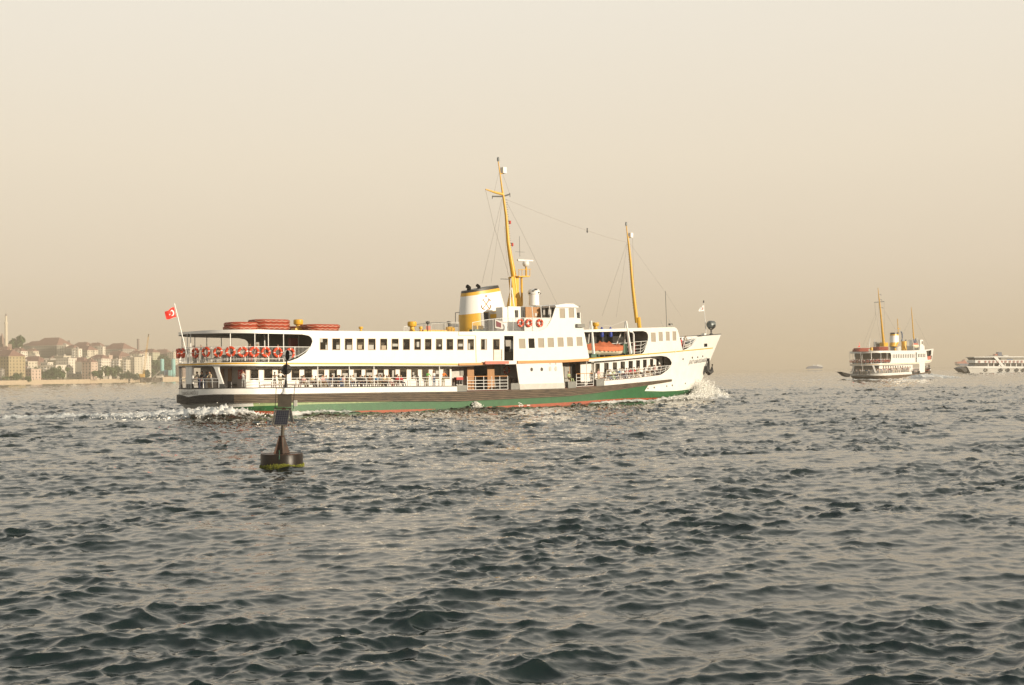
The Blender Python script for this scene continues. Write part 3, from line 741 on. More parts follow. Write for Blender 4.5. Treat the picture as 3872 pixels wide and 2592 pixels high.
MB().tube(mastpts(r5, [(270, 467), (366, 467), (430, 447)], B / 2), .085, 6).tube(mastpts(r5, [(270, 460), (269, 490)], B / 2), .04, 5).tube(mastpts(r5, [(430, 436), (430, 472)], B / 2), .04, 5).build('yard', 'dark_grey', mast)
p = FS.P3(*r5(370, 230), B / 2); MB().box((p.x - .25, p.y - .3, p.z - .35), (p.x + .25, p.y + .3, p.z + .35)).build('mast_light', 'white_clean', mast)
MB().tube(mastpts(r5, [(340, 262), (385, 252)], B / 2), .07, 6).build('light_bracket', 'yellow_paint', mast)
p = FS.P3(*r5(322, 128), B / 2); MB().lathe([(.08, -.25), (.14, -.2), (.14, .15), (.08, .25)], tuple(p), 8).build('mast_light', 'lamp_grey', mast)
rg = MB()
for i in range(22):
    t = i / 22; a = r5(380 + 42 * t, 500 + 480 * t); rg.tube([FS.P3(a[0] + 5, a[1], B / 2), FS.P3(a[0] + 11, a[1], B / 2)], .03, 4)
rg.build('mast_rungs', 'dark_grey', mast)
for x, y in ((430, 703), (452, 906)):
    p = FS.P3(*r5(x, y), B / 2); MB().lathe([(.05, -.22), (.13, -.15), (.13, .15), (.05, .2)], tuple(p), 8).build('mast_light', 'fire_red', mast)
    MB().tube([FS.P3(*r5(x - 30, y - 15), B / 2), FS.P3(*r5(x, y - 12), B / 2)], .05, 5).build('light_bracket', 'dark_grey', mast)
pl = [FS.P3(*r5(x, y), B / 2 - .8) for x, y in ((505, 1192), (612, 1190), (612, 1200), (520, 1203))]
radar = MB().hexa(pl, [p + Vector((0, 1.6, 0)) for p in pl]).tube(mastpts(r5, [(540, 1460), (535, 1200)], B / 2), .14, 8).tube([FS.P3(*r5(x, y), B / 2 - .8) for x, y in ((507, 1135), (620, 1130))], .04, 5)
for x in (512, 540, 580, 612): radar.tube([FS.P3(*r5(x, 1133), B / 2 - .8), FS.P3(*r5(x, 1195), B / 2 - .8)], .04, 5)
radar = radar.build('radar_platform', 'yellow_paint', ferry)
MB().tube(mastpts(r5, [(577, 1195), (577, 1100)], B / 2), .12, 8).build('radar_post', 'yellow_paint', radar)
p = FS.P3(*r5(575, 1080), B / 2); MB().lathe([(.1, -.42), (.34, -.25), (.42, 0), (.34, .25), (.12, .4)], tuple(p), 12).build('radar_housing', 'white_clean', radar, smooth=True)
pa, pb_ = FS.P3(*r5(500, 1048), B / 2), FS.P3(*r5(638, 1055), B / 2)
MB().tube([pa, pb_], .13, 6).build('radar_bar', 'white_clean', radar)
MB().tube(mastpts(r5, [(516, 830), (520, 1015)], B / 2 + 1), .025, 5).tube(mastpts(r5, [(480, 972), (562, 975)], B / 2 + 1), .02, 5).build('aerial', 'dark_grey', ferry)
MB().tube(mastpts(r5, [(345, 1220), (432, 1222)], B / 2), .045, 5).build('aerial', 'dark_grey', ferry)
p = FS.P3(*r5(650, 1462), B / 2 - 2); tp = FS.P3(*r5(650, 1310), B / 2 - 2); H = tp.z - p.z
lp = MB().lathe([(.62, 0), (.6, H * .65), (.72, H * .68), (.74, H * .85), (.55, H * .96), (.2, H)], tuple(p), 16).build('loudspeaker_column', 'white_clean', ferry, smooth=True)
for a, z in ((3.9, .88), (4.9, .78), (5.7, .74), (3.2, .75), (4.4, .97)):
    MB().lathe([(.05, -.05), (.17, 0), (.17, .12)], (p.x + .66 * math.cos(a), p.y + .66 * math.sin(a), p.z + H * z - .1), 8).build('loudspeaker', 'black_paint', lp)
# fore mast
m2 = mastpts(r5, [(1492, 735), (1503, 830), (1511, 882), (1530, 1060), (1548, 1280), (1565, 1430), (1588, 1620)], B / 2); k2 = pxm(2390, 1000) / 2.4125
fmast = MB().tube(m2, [k2 * q for q in (4.5, 5.5, 9, 11, 14, 16, 18)], 12).tube([FS.P3(*r4(918, 350), B / 2 - .2), FS.P3(*r4(935, 495), B / 2 - .2)], .28, 8).build('fore_mast', 'yellow_paint', ferry, smooth=True)
p = FS.P3(*r5(1530, 822), B / 2); MB().box((p.x - .22, p.y - .25, p.z - .3), (p.x + .22, p.y + .25, p.z + .3)).build('mast_light', 'white_clean', fmast)
MB().tube(mastpts(r5, [(1503, 842), (1552, 835)], B / 2), .07, 6).build('light_bracket', 'yellow_paint', fmast)
p = FS.P3(*r5(1490, 718), B / 2); MB().lathe([(.06, -.25), (.12, -.2), (.12, .15), (.06, .25)], tuple(p), 8).build('mast_light', 'lamp_grey', fmast)
rg = MB()
for i in range(26):
    t = i / 26; x_, y_ = 1512 + 62 * t, 905 + 600 * t; ww = 10 + 6 * t
    for sg in (-1, 1): rg.tube([FS.P3(*r5(x_ + sg * ww * .6, y_), B / 2), FS.P3(*r5(x_ + sg * (ww + 4), y_), B / 2)], .03, 4)
rg.build('mast_rungs', 'dark_grey', fmast)
def wire(pts, r_=.014):
    MB().tube(pts, r_, 4).build('stay_wire', 'wire', ferry)
P5 = lambda x, y, v=B / 2: FS.P3(*r5(x, y), v)
wire([P5(385, 490), P5(700, 618), P5(1000, 733), P5(1135, 778), P5(1300, 835), P5(1500, 887)], .014)
p = P5(1135, 782); MB().lathe([(.03, -.25), (.1, -.1), (.06, .15), (.1, .3), (.03, .35)], tuple(p), 6).build('signal_lamp', 'dark_grey', ferry)
wire([P5(355, 490), P5(175, 1262, 10)]); wire([P5(360, 500), P5(258, 1255, 3)]); wire([P5(207, 405), P5(285, 740), P5(425, 1200)], .018)
wire([P5(327, 255), P5(285, 432)]); wire([P5(365, 265), P5(430, 450)]); wire([P5(400, 520), P5(520, 750), P5(870, 1470, 3)]); wire([P5(380, 740), P5(410, 1190)])
wire([P5(1497, 890), P5(1270, 1560, 10)]); wire([P5(1500, 900), P5(1400, 1568, 3)]); wire([P5(1548, 850), P5(1556, 1100), P5(1560, 1500)]); wire([P5(1520, 890), P5(1840, 1330, 8), P5(1990, 1560, 8)], .008)
MB().tube([FS.P3(*r4(1275, 5), 6), FS.P3(*r4(1293, 480), 6)], .035, 5).build('aerial', 'dark_grey', ferry)
for a, b_ in (((1215, 395), (1255, 480)), ((1320, 370), (1365, 480)), ((1345, 430), (1355, 482))):
    MB().tube([FS.P3(*r4(*a), 4), FS.P3(*r4(*b_), 4)], .03, 5).build('aerial', 'grey_white', ferry)
pbox('horn', r4, 1338, 1370, 432, 455, 4, .3, 'dark_grey')
MB().tube([FS.P3(*r3(70, 573), 4), FS.P3(*r3(70, 700), 4)], .05, 5).tube([FS.P3(*r3(68, 575), 4), FS.P3(*r3(118, 571), 4)], .05, 5).build('roof_lamp_post', 'dark_grey', ferry)
pbox('roof_box', r2, 1755, 1865, 265, 300, 6, .5, 'dark_grey')
for x in (1455, 1732):
    p = FS.P3(*r2(x, 245), 3); MB().lathe([(.05, -.2), (.22, -.1), (.22, .1), (.05, .15)], tuple(p), 8).tube([p, FS.P3(*r2(x, 365), 3)], .05, 5).build('floodlight', 'dark_grey', ferry)
pbox('striped_board', r2, 1440, 1490, 290, 345, 3, .08, 'pink_red')
# railings
def rail(name, top, bot, bars, post, bal=0.0, m='white_clean', inset=0.05, r_=.032, mirror=False, topm=None):
    def f(pts):
        q = [(p[0], p[1]) if len(p) == 3 else FS.inv(*p, inset) for p in pts]; q.sort()
        return q
    t, b_ = f(top), f(bot); s0, s1 = max(t[0][0], b_[0][0]), min(t[-1][0], b_[-1][0])
    ft = lambda a: float(np.interp(a, [x[0] for x in t], [x[1] for x in t])); fb_ = lambda a: float(np.interp(a, [x[0] for x in b_], [x[1] for x in b_]))
    mb = MB(); n_ = max(2, int((s1 - s0) / .7)); ss = np.linspace(s0, s1, n_ + 1)
    P = lambda a, w_: tuple(float(x) for x in FS.loc(a, w_, inset))
    for k in bars: mb.tube([P(a, ft(a) + (fb_(a) - ft(a)) * k) for a in ss], r_ * (1 if k == 0 else .8), 5, mi=1 if k == 0 else 0)
    for a in np.linspace(s0, s1, max(1, int(round((s1 - s0) / post))) + 1): mb.tube([P(a, ft(a)), P(a, fb_(a))], r_ * 1.1, 5)
    if bal:
        for a in np.linspace(s0, s1, int((s1 - s0) / bal)):
            if ft(a) - fb_(a) > .1: mb.tube([P(a, ft(a)), P(a, fb_(a))], r_ * .33, 4)
    mb.build(name, [m, topm or m], ferry)
    if mirror:
        mb.v = [(x, B - y, z) for x, y, z in mb.v]; mb.build(name, [m, topm or m], ferry)
rail('railing', [E0(672), r1(500, 669), r1(800, 666), r1(1800, 668)], [E0(852), r1(400, 845), r1(840, 835), r1(1480, 832), r1(1560, 818), r1(1650, 788), r1(1740, 728), r1(1798, 670)], [0, .86], 1.7, .15, mirror=True)
rail('railing', [r1(388, 1045), r1(715, 1045)], [r1(388, 1160), r1(715, 1160)], [0, .3], 2.4, mirror=True, r_=.04)
rail('railing', [(0, W0(1050), 'L'), r1(380, 1046)], [(0, W0(1165), 'L'), r1(380, 1162)], [0, .3, .6], 1.0, mirror=True)
rail('railing', [r1(1035, 1045), r2(0, 975), r2(1770, 968)], [r1(1035, 1152), r2(0, 1095), r2(1770, 1080)], [0, .33, .66], 1.4, mirror=True)
rail('gangway_gate', [r3(208, 1332), r3(690, 1326)], [r3(208, 1492), r3(690, 1482)], [0, .3, .53, .76, 1], 1.25, topm='orange_stripe', r_=.04)
rail('gangway_gate', [r3(1497, 1302), r3(1720, 1290)], [r3(1505, 1450), r3(1705, 1440)], [0, .3, .55, .8, 1], 1.5, topm='orange_stripe', r_=.04)
rail('railing', [r4(485, 1058), r4(700, 1040), r4(1000, 1015), r4(1350, 985)], [r4(500, 1180), r4(800, 1158), r4(1130, 1118), r4(1220, 1105), r4(1300, 1045), r4(1345, 990)], [0, .35, .68], 1.4)
rail('railing', [r4(862, 676), r4(1036, 664)], [r4(862, 835), r4(960, 830), r4(1010, 770), r4(1036, 700)], [0, .3, .6, .85], 1.2)
rail('railing', [r4(262, 712), r4(850, 684)], [r4(262, 880), r4(850, 840)], [0, .35, .7], 1.5, inset=1.4)
rail('railing', [r4(1470, 630), r4(1700, 606)], [r4(1498, 782), r4(1560, 762), r4(1620, 722), r4(1670, 660), r4(1695, 615)], [0, .3, .6, .85], 1.9, r_=.04)
rail('railing', [r3(270, 692), r3(440, 658), r3(660, 637), r3(1213, 637)], [r3(270, 797), r3(1000, 795), r3(1060, 790), r3(1110, 774), r3(1155, 742), r3(1190, 692), r3(1210, 645)], [0, 1], 2.6, .15, mirror=True)
rail('railing', [r2(1500, 262), r2(1865, 240)], [r2(1500, 363), r2(1865, 366)], [0, 1], 1.8, .2, m='grey_white', inset=2.5)
for fn, x0, y0, x1, y1 in ((r3, 975, 497, 990, 640), (r3, 1081, 495, 1090, 640), (r3, 1182, 494, 1196, 640)):
    MB().tube([FS.P3(*fn(x0, y0), .05), FS.P3(*fn(x1, y1), .05)], .05, 6).build('deck_post', 'white_clean', ferry)
# posts of the stern decks
def dpost(s_a, w0, w1, r_=.05, m='white_clean', inset=0.1, mir=True):
    u, v, _ = FS.loc(s_a, w1, inset); u, v = float(u), float(v)
    for vv in ((v, B - v) if mir else (v,)): MB().tube([(u, vv, w0), (u, vv, w1)], r_, 6).build('deck_post', m, ferry)
for x, y in ((366, 600), (840, 600), (1147, 600), (1303, 600), (1487, 600)):
    a = FS.s_at(r1(x, y)[0], 7.0); dpost(a, fUD(a), fRF(a) - .2)
a = FS.s_at(r1(960, 600)[0], 7, 3.0)
for u_, v_ in ((6.5, 3.0), (6.5, 10.0), (10.5, 3.2), (10.5, 9.8)): MB().tube([(u_, v_, fUD(8)), (u_, v_, fRF(8) - .15)], .06, 6).build('deck_post', 'white_clean', ferry)
for x in (8, 422, 758, 1620):
    a = FS.s_at(r2(x, 900)[0], 4.0); dpost(a, fBT(a), fUD(a) - .2, .06)
for x in ((260, 1050),):
    a = FS.s_at(r4(250, 1050)[0], 4.0); dpost(a, 2.4, fUD(a) - .2, .05)
# benches along the side deck
def bench(s0, s1, fdeck, inset, seat_m='seat_wood'):
    n_ = int((s1 - s0) / 1.2); mb = MB()
    for i in range(n_):
        a, b_ = s0 + (s1 - s0) * i / n_, s0 + (s1 - s0) * (i + .96) / n_
        A, Bq = [tuple(map(float, FS.loc(t, fdeck(t) + .4, inset))) for t in (a, b_)]; C_, D = [tuple(map(float, FS.loc(t, fdeck(t) + .4, inset + .42))) for t in (a, b_)]
        w_ = fdeck(a) + .40
        mb.hexa([(A[0], A[1], w_), (Bq[0], Bq[1], w_), (D[0], D[1], w_), (C_[0], C_[1], w_)], [(A[0], A[1], w_ + .05), (Bq[0], Bq[1], w_ + .05), (D[0], D[1], w_ + .05), (C_[0], C_[1], w_ + .05)])
        mb.tube([(A[0], A[1] + .1, w_ - .4), (A[0], A[1] + .1, w_)], .03, 4)
    mb.build('side_bench', seat_m, ferry)
s_k0, s_k1 = sw(r1, 1330, 1100)[0], sw(r2, 1200, 1080)[0]
bench(0.8, sw(r1, 1780, 700)[0] - .5, lambda a: fUD(a) - .04, 1.0, 'near_black')  # dark bench added to darken the gaps behind the upper stern rail
MB().box((5.5, 3.0, fUD(6)), (5.9, 10, fUD(6) + .9)).box((8.5, 2.6, fUD(6)), (8.9, 10.4, fUD(6) + .9)).box((11.5, 2.6, fUD(6)), (11.9, 10.4, fUD(6) + .9)).build('deck_seat', 'near_black', ferry)  # dark seat rows added for the same darkness behind the rail
bench(s_k0, s_k1, lambda a: fBT(a) - .06, 1.1)
bench(sw(r4, 490, 1170)[0], sw(r4, 1250, 1080)[0], lambda a: fFB(a) - .05, 1.0)
p = FS.P3(*r1(865, 1120), 4.5); MB().box((p.x - .6, 3.5, wd), (p.x - .5, 4.2, wd + .75)).box((p.x + .4, 3.5, wd), (p.x + .5, 4.2, wd + .75)).box((p.x - .6, 3.5, wd + .35), (p.x + .5, 4.2, wd + .42)).build('deck_seat', 'near_black', ferry)
pbox('cabinet', r1, 1570, 1650, 560, 700, 4.0, .5, 'fire_red')
# rows of seats inside the saloons and a dark core so the windows look into a furnished room
for (f_, a0, a1, st) in ((fUD, sw(r2, 0, 500)[0], s_blk - 1, 1.45), ):
    k = a0
    while k < a1:
        u = float(FS.loc(k, 0)[0]); MB().box((u, 1.2, f_(k)), (u + .12, 5.2, f_(k) + 1.15)).box((u, 7.6, f_(k)), (u + .12, 11.6, f_(k) + 1.15)).build('seat_row', 'sofa', ferry); k += st
u0_, u1_ = float(FS.loc(sw(r2, 0, 500)[0], 0)[0]), float(FS.loc(s_blk - 6, 0)[0])
MB().box((u0_, 6.2, 5.3), (u1_, 6.8, 7.0)).build('inner_casing', 'interior', ferry)
u0_, u1_ = cu + 1, float(FS.loc(sw(r2, 1700, 900)[0], 0)[0])
MB().box((u0_, 6.0, 2.8), (u1_, 7.0, 4.2)).build('inner_casing', 'interior', ferry)
# anchor
ap = FS.P3(*r4(1845, 1000), B / 2 - .6)
an = MB().tube([ap + Vector((-.1, -.1, 1.1)), ap + Vector((0, 0, -.6))], .16, 8)
an.tube([ap + Vector((-.6, -.1, .1)), ap + Vector((-.5, -.1, -.6)), ap + Vector((0, 0, -.8)), ap + Vector((.5, -.1, -.6)), ap + Vector((.65, -.1, .3))], [.15, .3, .4, .3, .12], 8)
an.tube([ap + Vector((-.45, -.2, .45)), ap + Vector((-.3, -.1, -.6))], [.06, .2], 6)
an.build('anchor', 'near_black', ferry, smooth=True)
# searchlight
q = FS.P3(*r4(1878, 448), B / 2 - .5); kk = pxm(2690, 1230) / 3.485; dr = 52 * kk
slp = MB().lathe([(.25, 0), (.28, .1), (.12, .2), (.1, .45)], (q.x, q.y, FS.P3(*r4(1880, 582), B / 2 - .5).z), 12).build('searchlight', 'dark_grey', ferry)
MB().lathe([(dr * .75, -dr * .95), (dr * .97, -dr * .6), (dr, 0), (dr, dr * .75), (dr * .9, dr * .8)], (q.x, q.y, q.z), 20, ax='x').build('lamp_drum', 'lamp_grey', slp, smooth=True)
yk = [q + Vector((0, (dr + .1) * math.sin(t) * 1.02, (dr + .12) * math.cos(t))) for t in np.linspace(math.pi * .5, math.pi * 1.5, 13)]
MB().tube(yk, .07, 6).tube([q + Vector((0, 0, -dr - .1)), q + Vector((0, 0, -dr - .45))], .12, 8).build('lamp_yoke', 'dark_grey', slp)
# bow staff and stern staff
MB().tube([FS.P3(*r4(1780, 145), B / 2), FS.P3(*r4(1812, 575), B / 2)], .045, 6).build('bow_staff', 'white_clean', ferry)
MB().lathe([(.02, -.2), (.09, -.1), (.09, .1), (.02, .2)], tuple(FS.P3(*r4(1780, 145), B / 2)), 8).build('staff_light', 'dark_grey', ferry)
pbox('chock', r4, 1790, 1812, 562, 595, 5.5, .5, 'white_clean')
MB().tube([FS.P3(*r1(188, 155), B / 2), FS.P3(*r1(360, 868), B / 2)], [.04, .07], 6).tube([FS.P3(*r1(185, 150), B / 2), FS.P3(*r1(190, 175), B / 2)], .03, 5).build('stern_staff', 'white_clean', ferry)
# bow deck and inner bulwark
FS.deck('forecastle', [(a, fUD(a) + .9) for a in np.linspace(sw(r4, 1720, 610)[0], SE - .4, 8)], 'mid_grey', ferry, inset=0.1)
fCP = prof([r4(1705, 605), r4(1790, 594), (SE, stem_top, 'L')])
strip('cap_rail', lambda a: fCP(a) - .02, lambda a: fCP(a) + .08, sw(r4, 1705, 605)[0], SE, 'dark_grey', inset=-.03, th=.15)
# davits for the lifeboat
for (a, b_, c_) in (((295, 398), (330, 835), (258, 700)), ((757, 400), (818, 830), (738, 700))):
    MB().tube([FS.P3(*r4(*a), .3), FS.P3(*r4(*b_), .1)], [.13, .2], 6).tube([FS.P3(*r4(a[0] - 12, a[1] + 5), .8), FS.P3(*r4(*c_), 1.6)], .08, 6).build('boat_davit', 'white_clean', ferry)
MB().tube([FS.P3(*r4(298, 395), .3), FS.P3(*r4(450, 455), .4), FS.P3(*r4(560, 465), .4), FS.P3(*r4(740, 400), .4)], .02, 4).build('davit_span', 'grey_white', ferry)
MB().tube([FS.P3(*r4(700, 535), 1.5), FS.P3(*r4(625, 720), 1.5)], .07, 6).build('brace', 'white_clean', ferry)
MB().tube([FS.P3(*r4(800, 535), .2), FS.P3(*r4(840, 545), .2), FS.P3(*r4(857, 575), .2), FS.P3(*r4(860, 835), .2)], .1, 6).build('brace', 'white_clean', ferry)
for x0, x1, y0, y1, v in ((300, 368, 825, 880, .3), (790, 848, 818, 842, .3), (235, 275, 690, 800, 1.2), (725, 770, 700, 830, 1.2), (395, 410, 840, 870, .6)):
    pbox('davit_foot', r4, x0, x1, y0, y1, v, .5, 'green_gear')
pbox('wing_lamp', r4, 120, 215, 437, 484, -.6, .3, 'mid_grey') if False else None
# lettering on the hull
def letter(txt, sA, sB_, wA, wB, hgt, name, ship=FS, par=ferry, m='lettering', spacing=1.12):
    c = bpy.data.curves.new(name, 'FONT'); c.body = txt; c.size = 1.0; c.space_character = spacing
    o = bpy.data.objects.new(name, c); COL.objects.link(o)
    bpy.context.view_layer.update()
    me = bpy.data.meshes.new_from_object(o.evaluated_get(bpy.context.evaluated_depsgraph_get()))
    bpy.data.objects.remove(o); bpy.data.curves.remove(c)
    bm = bmesh.new(); bm.from_mesh(me); bmesh.ops.triangulate(bm, faces=bm.faces); 
    x0 = min(v.co.x for v in bm.verts); x1 = max(v.co.x for v in bm.verts); y1 = max(v.co.y for v in bm.verts)
    for v in bm.verts:
        t = (v.co.x - x0) / (x1 - x0)
        s__ = sA + (sB_ - sA) * t; q_ = [float(q) for q in ship.loc(abs(s__), wA + (wB - wA) * t + v.co.y * hgt / .7, -0.03)]
        if s__ < 0: q_[1] = ship.B - q_[1]
        v.co = Vector(q_)
    bm.to_mesh(me); bm.free(); me.materials.clear(); me.materials.append(M[m])
    ob = bpy.data.objects.new(name, me); COL.objects.link(ob); ob.parent = par
    return ob
a, b_ = sw(r4, 1578, 972), sw(r4, 1818, 935)
letter('ŞEHİT KARAOĞLANOĞLU', a[0], b_[0], a[1], b_[1], .5, 'ship_name')
a, b_ = sw(r1, 372, 1238), sw(r1, 470, 1230)
letter('Ş KARAOĞLANOĞLU', -1.8, b_[0], W0(1243), b_[1], .34, 'ship_name')
c_ = FS.inv(*r3(520, 1178), -.5)
# load-line mark low on the green hull
def mark(cx, cy):
    p = FS.inv(cx, cy); mb = MB()
    pts = [tuple(map(float, FS.loc(p[0] + .22 * math.cos(t), p[1] + .22 * math.sin(t), -.03))) for t in np.linspace(0, 2 * math.pi, 15)[:-1]]
    mb.tube(pts, .035, 4, closed=True); mb.tube([tuple(map(float, FS.loc(p[0] - .38, p[1], -.03))), tuple(map(float, FS.loc(p[0] + .38, p[1], -.03)))], .035, 4)
    mb.tube([tuple(map(float, FS.loc(p[0] - .4, p[1] + .3, -.03))), tuple(map(float, FS.loc(p[0] - .1, p[1] + .3, -.03)))], .035, 4)
    mb.tube([tuple(map(float, FS.loc(p[0] + .9, p[1], -.03))), tuple(map(float, FS.loc(p[0] + 1.35, p[1], -.03)))], .06, 4); mb.build('load_mark', 'white_clean', ferry)
mark(1300 + 960 / 1.436, 1500 + 49 / 1.436)

# pale and tan panels put in for the light patches in some panes
mat('pane_pale', (.42, .41, .38), .7); mat('pane_tan', (.40, .33, .24), .7)
for x0, x1, y0, y1, i_ in ((250, 296, 540, 594, .03), (388, 452, 541, 600, .03), (533, 588, 540, 594, .03), (676, 742, 540, 600, .03), (845, 905, 548, 600, .03), (1310, 1342, 500, 568, .03), (1600, 1625, 535, 560, .03), (1990, 2012, 520, 600, .03), (38, 70, 458, 505, .03), (108, 132, 540, 600, .03), (990, 1060, 525, 560, .03), (1858, 1915, 525, 560, .03)):
    FS.panel('pane_light_patch', rect(r2, x0, x1, y0, y1), 'pane_pale' if x0 % 2 == 0 else 'pane_tan', ferry, inset=i_, th=.015, grid=3)
for x0, x1, y0, y1 in ((190, 230, 915, 962), (330, 400, 912, 970), (485, 518, 910, 962), (648, 722, 905, 950), (985, 1012, 875, 962), (1255, 1277, 900, 935), (12, 70, 925, 975), (805, 860, 910, 960), (1560, 1600, 880, 925), (1262, 1318, 945, 985)):
    FS.panel('pane_light_patch', rect(r2, x0, x1, y0, y1), 'pane_pale', ferry, inset=1.73, th=.015, grid=3)
FS.panel('pane_light_patch', rect(r3, 418, 436, 892, 1010), 'pane_pale', ferry, inset=.03, th=.015, grid=3)
# ------------------------------------------------------------------ people
def skin_mesh(joints, edges, radii, segs, name, sub=1):
    me = bpy.data.meshes.new('tmp'); me.from_pydata([Vector(j) for j in joints], edges, [])
    o = bpy.data.objects.new('tmp', me); COL.objects.link(o)
    o.modifiers.new('skin', 'SKIN').use_smooth_shade = True
    if sub:
        ss = o.modifiers.new('sub', 'SUBSURF'); ss.levels = sub; ss.render_levels = sub
    bpy.context.view_layer.update()
    for i, r_ in enumerate(radii): me.skin_vertices[0].data[i].radius = r_ if isinstance(r_, tuple) else (r_, r_)
    me.skin_vertices[0].data[0].use_root = True
    bpy.context.view_layer.update()
    m = bpy.data.meshes.new_from_object(o.evaluated_get(bpy.context.evaluated_depsgraph_get()))
    bpy.data.objects.remove(o); bpy.data.meshes.remove(me); m.name = name
    m.materials.clear()
    for q in ('skin', 'cloth_white', 'cloth_black', 'near_black'): m.materials.append(M[q])
    J = [Vector(j) for j in joints]
    for f in m.polygons:
        best, bi = 1e9, 0
        for k, (a, b) in enumerate(edges):
            A, D = J[a], J[b] - J[a]; t = max(0, min(1, (f.center - A).dot(D) / max(D.length_squared, 1e-9)))
            d = (f.center - A - D * t).length
            if d < best: best, bi = d, k
        f.material_index = segs[bi]; f.use_smooth = True
    return m
mat('skin', (0.50, 0.29, 0.19), 0.6); mat('hair_black', (0.02, 0.015, 0.012), 0.6); mat('hair_brown', (0.12, 0.06, 0.03), 0.6); mat('hair_fair', (0.42, 0.30, 0.16), 0.6); mat('hair_grey', (0.40, 0.38, 0.35), 0.6)
CL = dict(white=(0.75, 0.74, 0.72), black=(0.02, 0.02, 0.025), blue=(0.08, 0.22, 0.40), green=(0.12, 0.36, 0.08), orange=(0.70, 0.20, 0.03), red=(0.50, 0.04, 0.05), beige=(0.60, 0.50, 0.34),
          pink=(0.65, 0.38, 0.36), purple=(0.16, 0.05, 0.16), navy=(0.03, 0.04, 0.09), grey=(0.30, 0.30, 0.29), khaki=(0.28, 0.25, 0.15), denim=(0.10, 0.15, 0.25), yellow=(0.60, 0.55, 0.20), brown=(0.20, 0.11, 0.06), lightgreen=(0.45, 0.52, 0.28))
for k, c in CL.items(): mat('cloth_' + k, c, 0.85)
# facing is -y (outboard, to starboard); joints: pelvis first
HEAD = [(0, 0, 1.50), (0, -.01, 1.58), (0, -.015, 1.70)]
def pose(kind):
    sit = kind == 'sit'
    z0 = 0.50 if sit else 0.95
    lean = {'lean': .17, 'sit': -.10}.get(kind, 0.0)
    P = [(0, 0, z0), (0, -lean * .5, z0 + .22), (0, -lean, z0 + .45), (0, -lean * 1.15, z0 + .53), (0, -lean * 1.25 - .01, z0 + .60), (0, -lean * 1.3 - .02, z0 + .71)]
    Rr = [(.13, .10), (.13, .095), (.14, .10), .052, .075, .092]
    E_ = [(0, 1), (1, 2), (2, 3), (3, 4), (4, 5)]; S_ = [2, 1, 1, 0, 0]
    sh = Vector(P[2])
    for sx in (-1, 1):
        k = len(P)
        a0 = sh + Vector((sx * .19, 0, .0))
        arms = {'stand': [(sx * .24, -.02, -.28), (sx * .22, -.12, -.50), (sx * .21, -.15, -.58)],
                'lean': [(sx * .25, -.16, -.25), (sx * .13, -.36, -.30), (sx * .08, -.42, -.30)],
                'sit': [(sx * .23, -.04, -.26), (sx * .13, -.24, -.34), (sx * .10, -.31, -.35)],
                'photo': [(sx * .24, -.14, -.12), (sx * .12, -.30, .10), (sx * .05, -.32, .15)],
                'spread': [(sx * .42, -.04, -.12), (sx * .62, -.10, -.24), (sx * .70, -.12, -.27)]}[kind]
        P += [tuple(a0)] + [tuple(sh + Vector(q)) for q in arms]; Rr += [.062, .046, .034, .036]
        E_ += [(2, k), (k, k + 1), (k + 1, k + 2), (k + 2, k + 3)]; S_ += [1, 1, 0, 0]
        for i, (fx, fz) in enumerate(((-.02, .0), (.0, .0), (.02, .0))):       # fingers, thumb
            pass
        k = len(P)
        if sit: leg = [(sx * .10, -.02, z0 - .02), (sx * .12, -.42, z0 + .02), (sx * .12, -.50 - .1 * (sx > 0), .10), (sx * .12, -.66, .04)]
        else: leg = [(sx * .10, 0, z0 - .07), (sx * .11, -.03, .50), (sx * .12, .02, .09), (sx * .13, -.14, .04)]
        P += leg; Rr += [.095, .065, .045, .04]
        E_ += [(0, k), (k, k + 1), (k + 1, k + 2), (k + 2, k + 3)]; S_ += [2, 2, 2, 3]
    # nose and ears read as small bumps
    k = len(P); h = Vector(P[5]); P += [tuple(h + Vector((0, -.105, -.03)))]; Rr += [.016]; E_ += [(5, k)]; S_ += [0]
    return P, E_, Rr, S_
POSES = {}
for kd in ('stand', 'lean', 'sit', 'photo', 'spread'):
    P, E_, Rr, S_ = pose(kd); POSES[kd] = (skin_mesh(P, E_, Rr, S_, 'person_' + kd), Vector(P[5]))
HAIRM = {}
def hair_mesh(long_):
    mb = MB(); n_ = 10; pr = [(.02, .115), (.07, .10), (.105, .05), (.112, -.0)]
    vs = []; 
    for r_, z in pr:
        for j in range(n_): t = 2 * math.pi * j / n_; vs.append((r_ * math.cos(t) * .92, r_ * math.sin(t) + .018, z + (.05 if math.sin(t) < -.3 and z < .06 else 0)))
    fs = [(i * n_ + j, i * n_ + (j + 1) % n_, (i + 1) * n_ + (j + 1) % n_, (i + 1) * n_ + j) for i in range(3) for j in range(n_)] + [tuple(range(n_))]
    mb.add(vs, fs)
    if long_: mb.tube([(0, .07, .03), (0, .10, -.10), (0, .10, -.26)], [.09, .10, .05], 8)
    else: mb.tube([(0, .05, .02), (0, .065, -.06)], [.085, .06], 8)
    o = mb.build('hair', 'hair_black', smooth=True); me = o.data; bpy.data.objects.remove(o); return me
HAIRM[0] = hair_mesh(False); HAIRM[1] = hair_mesh(True)
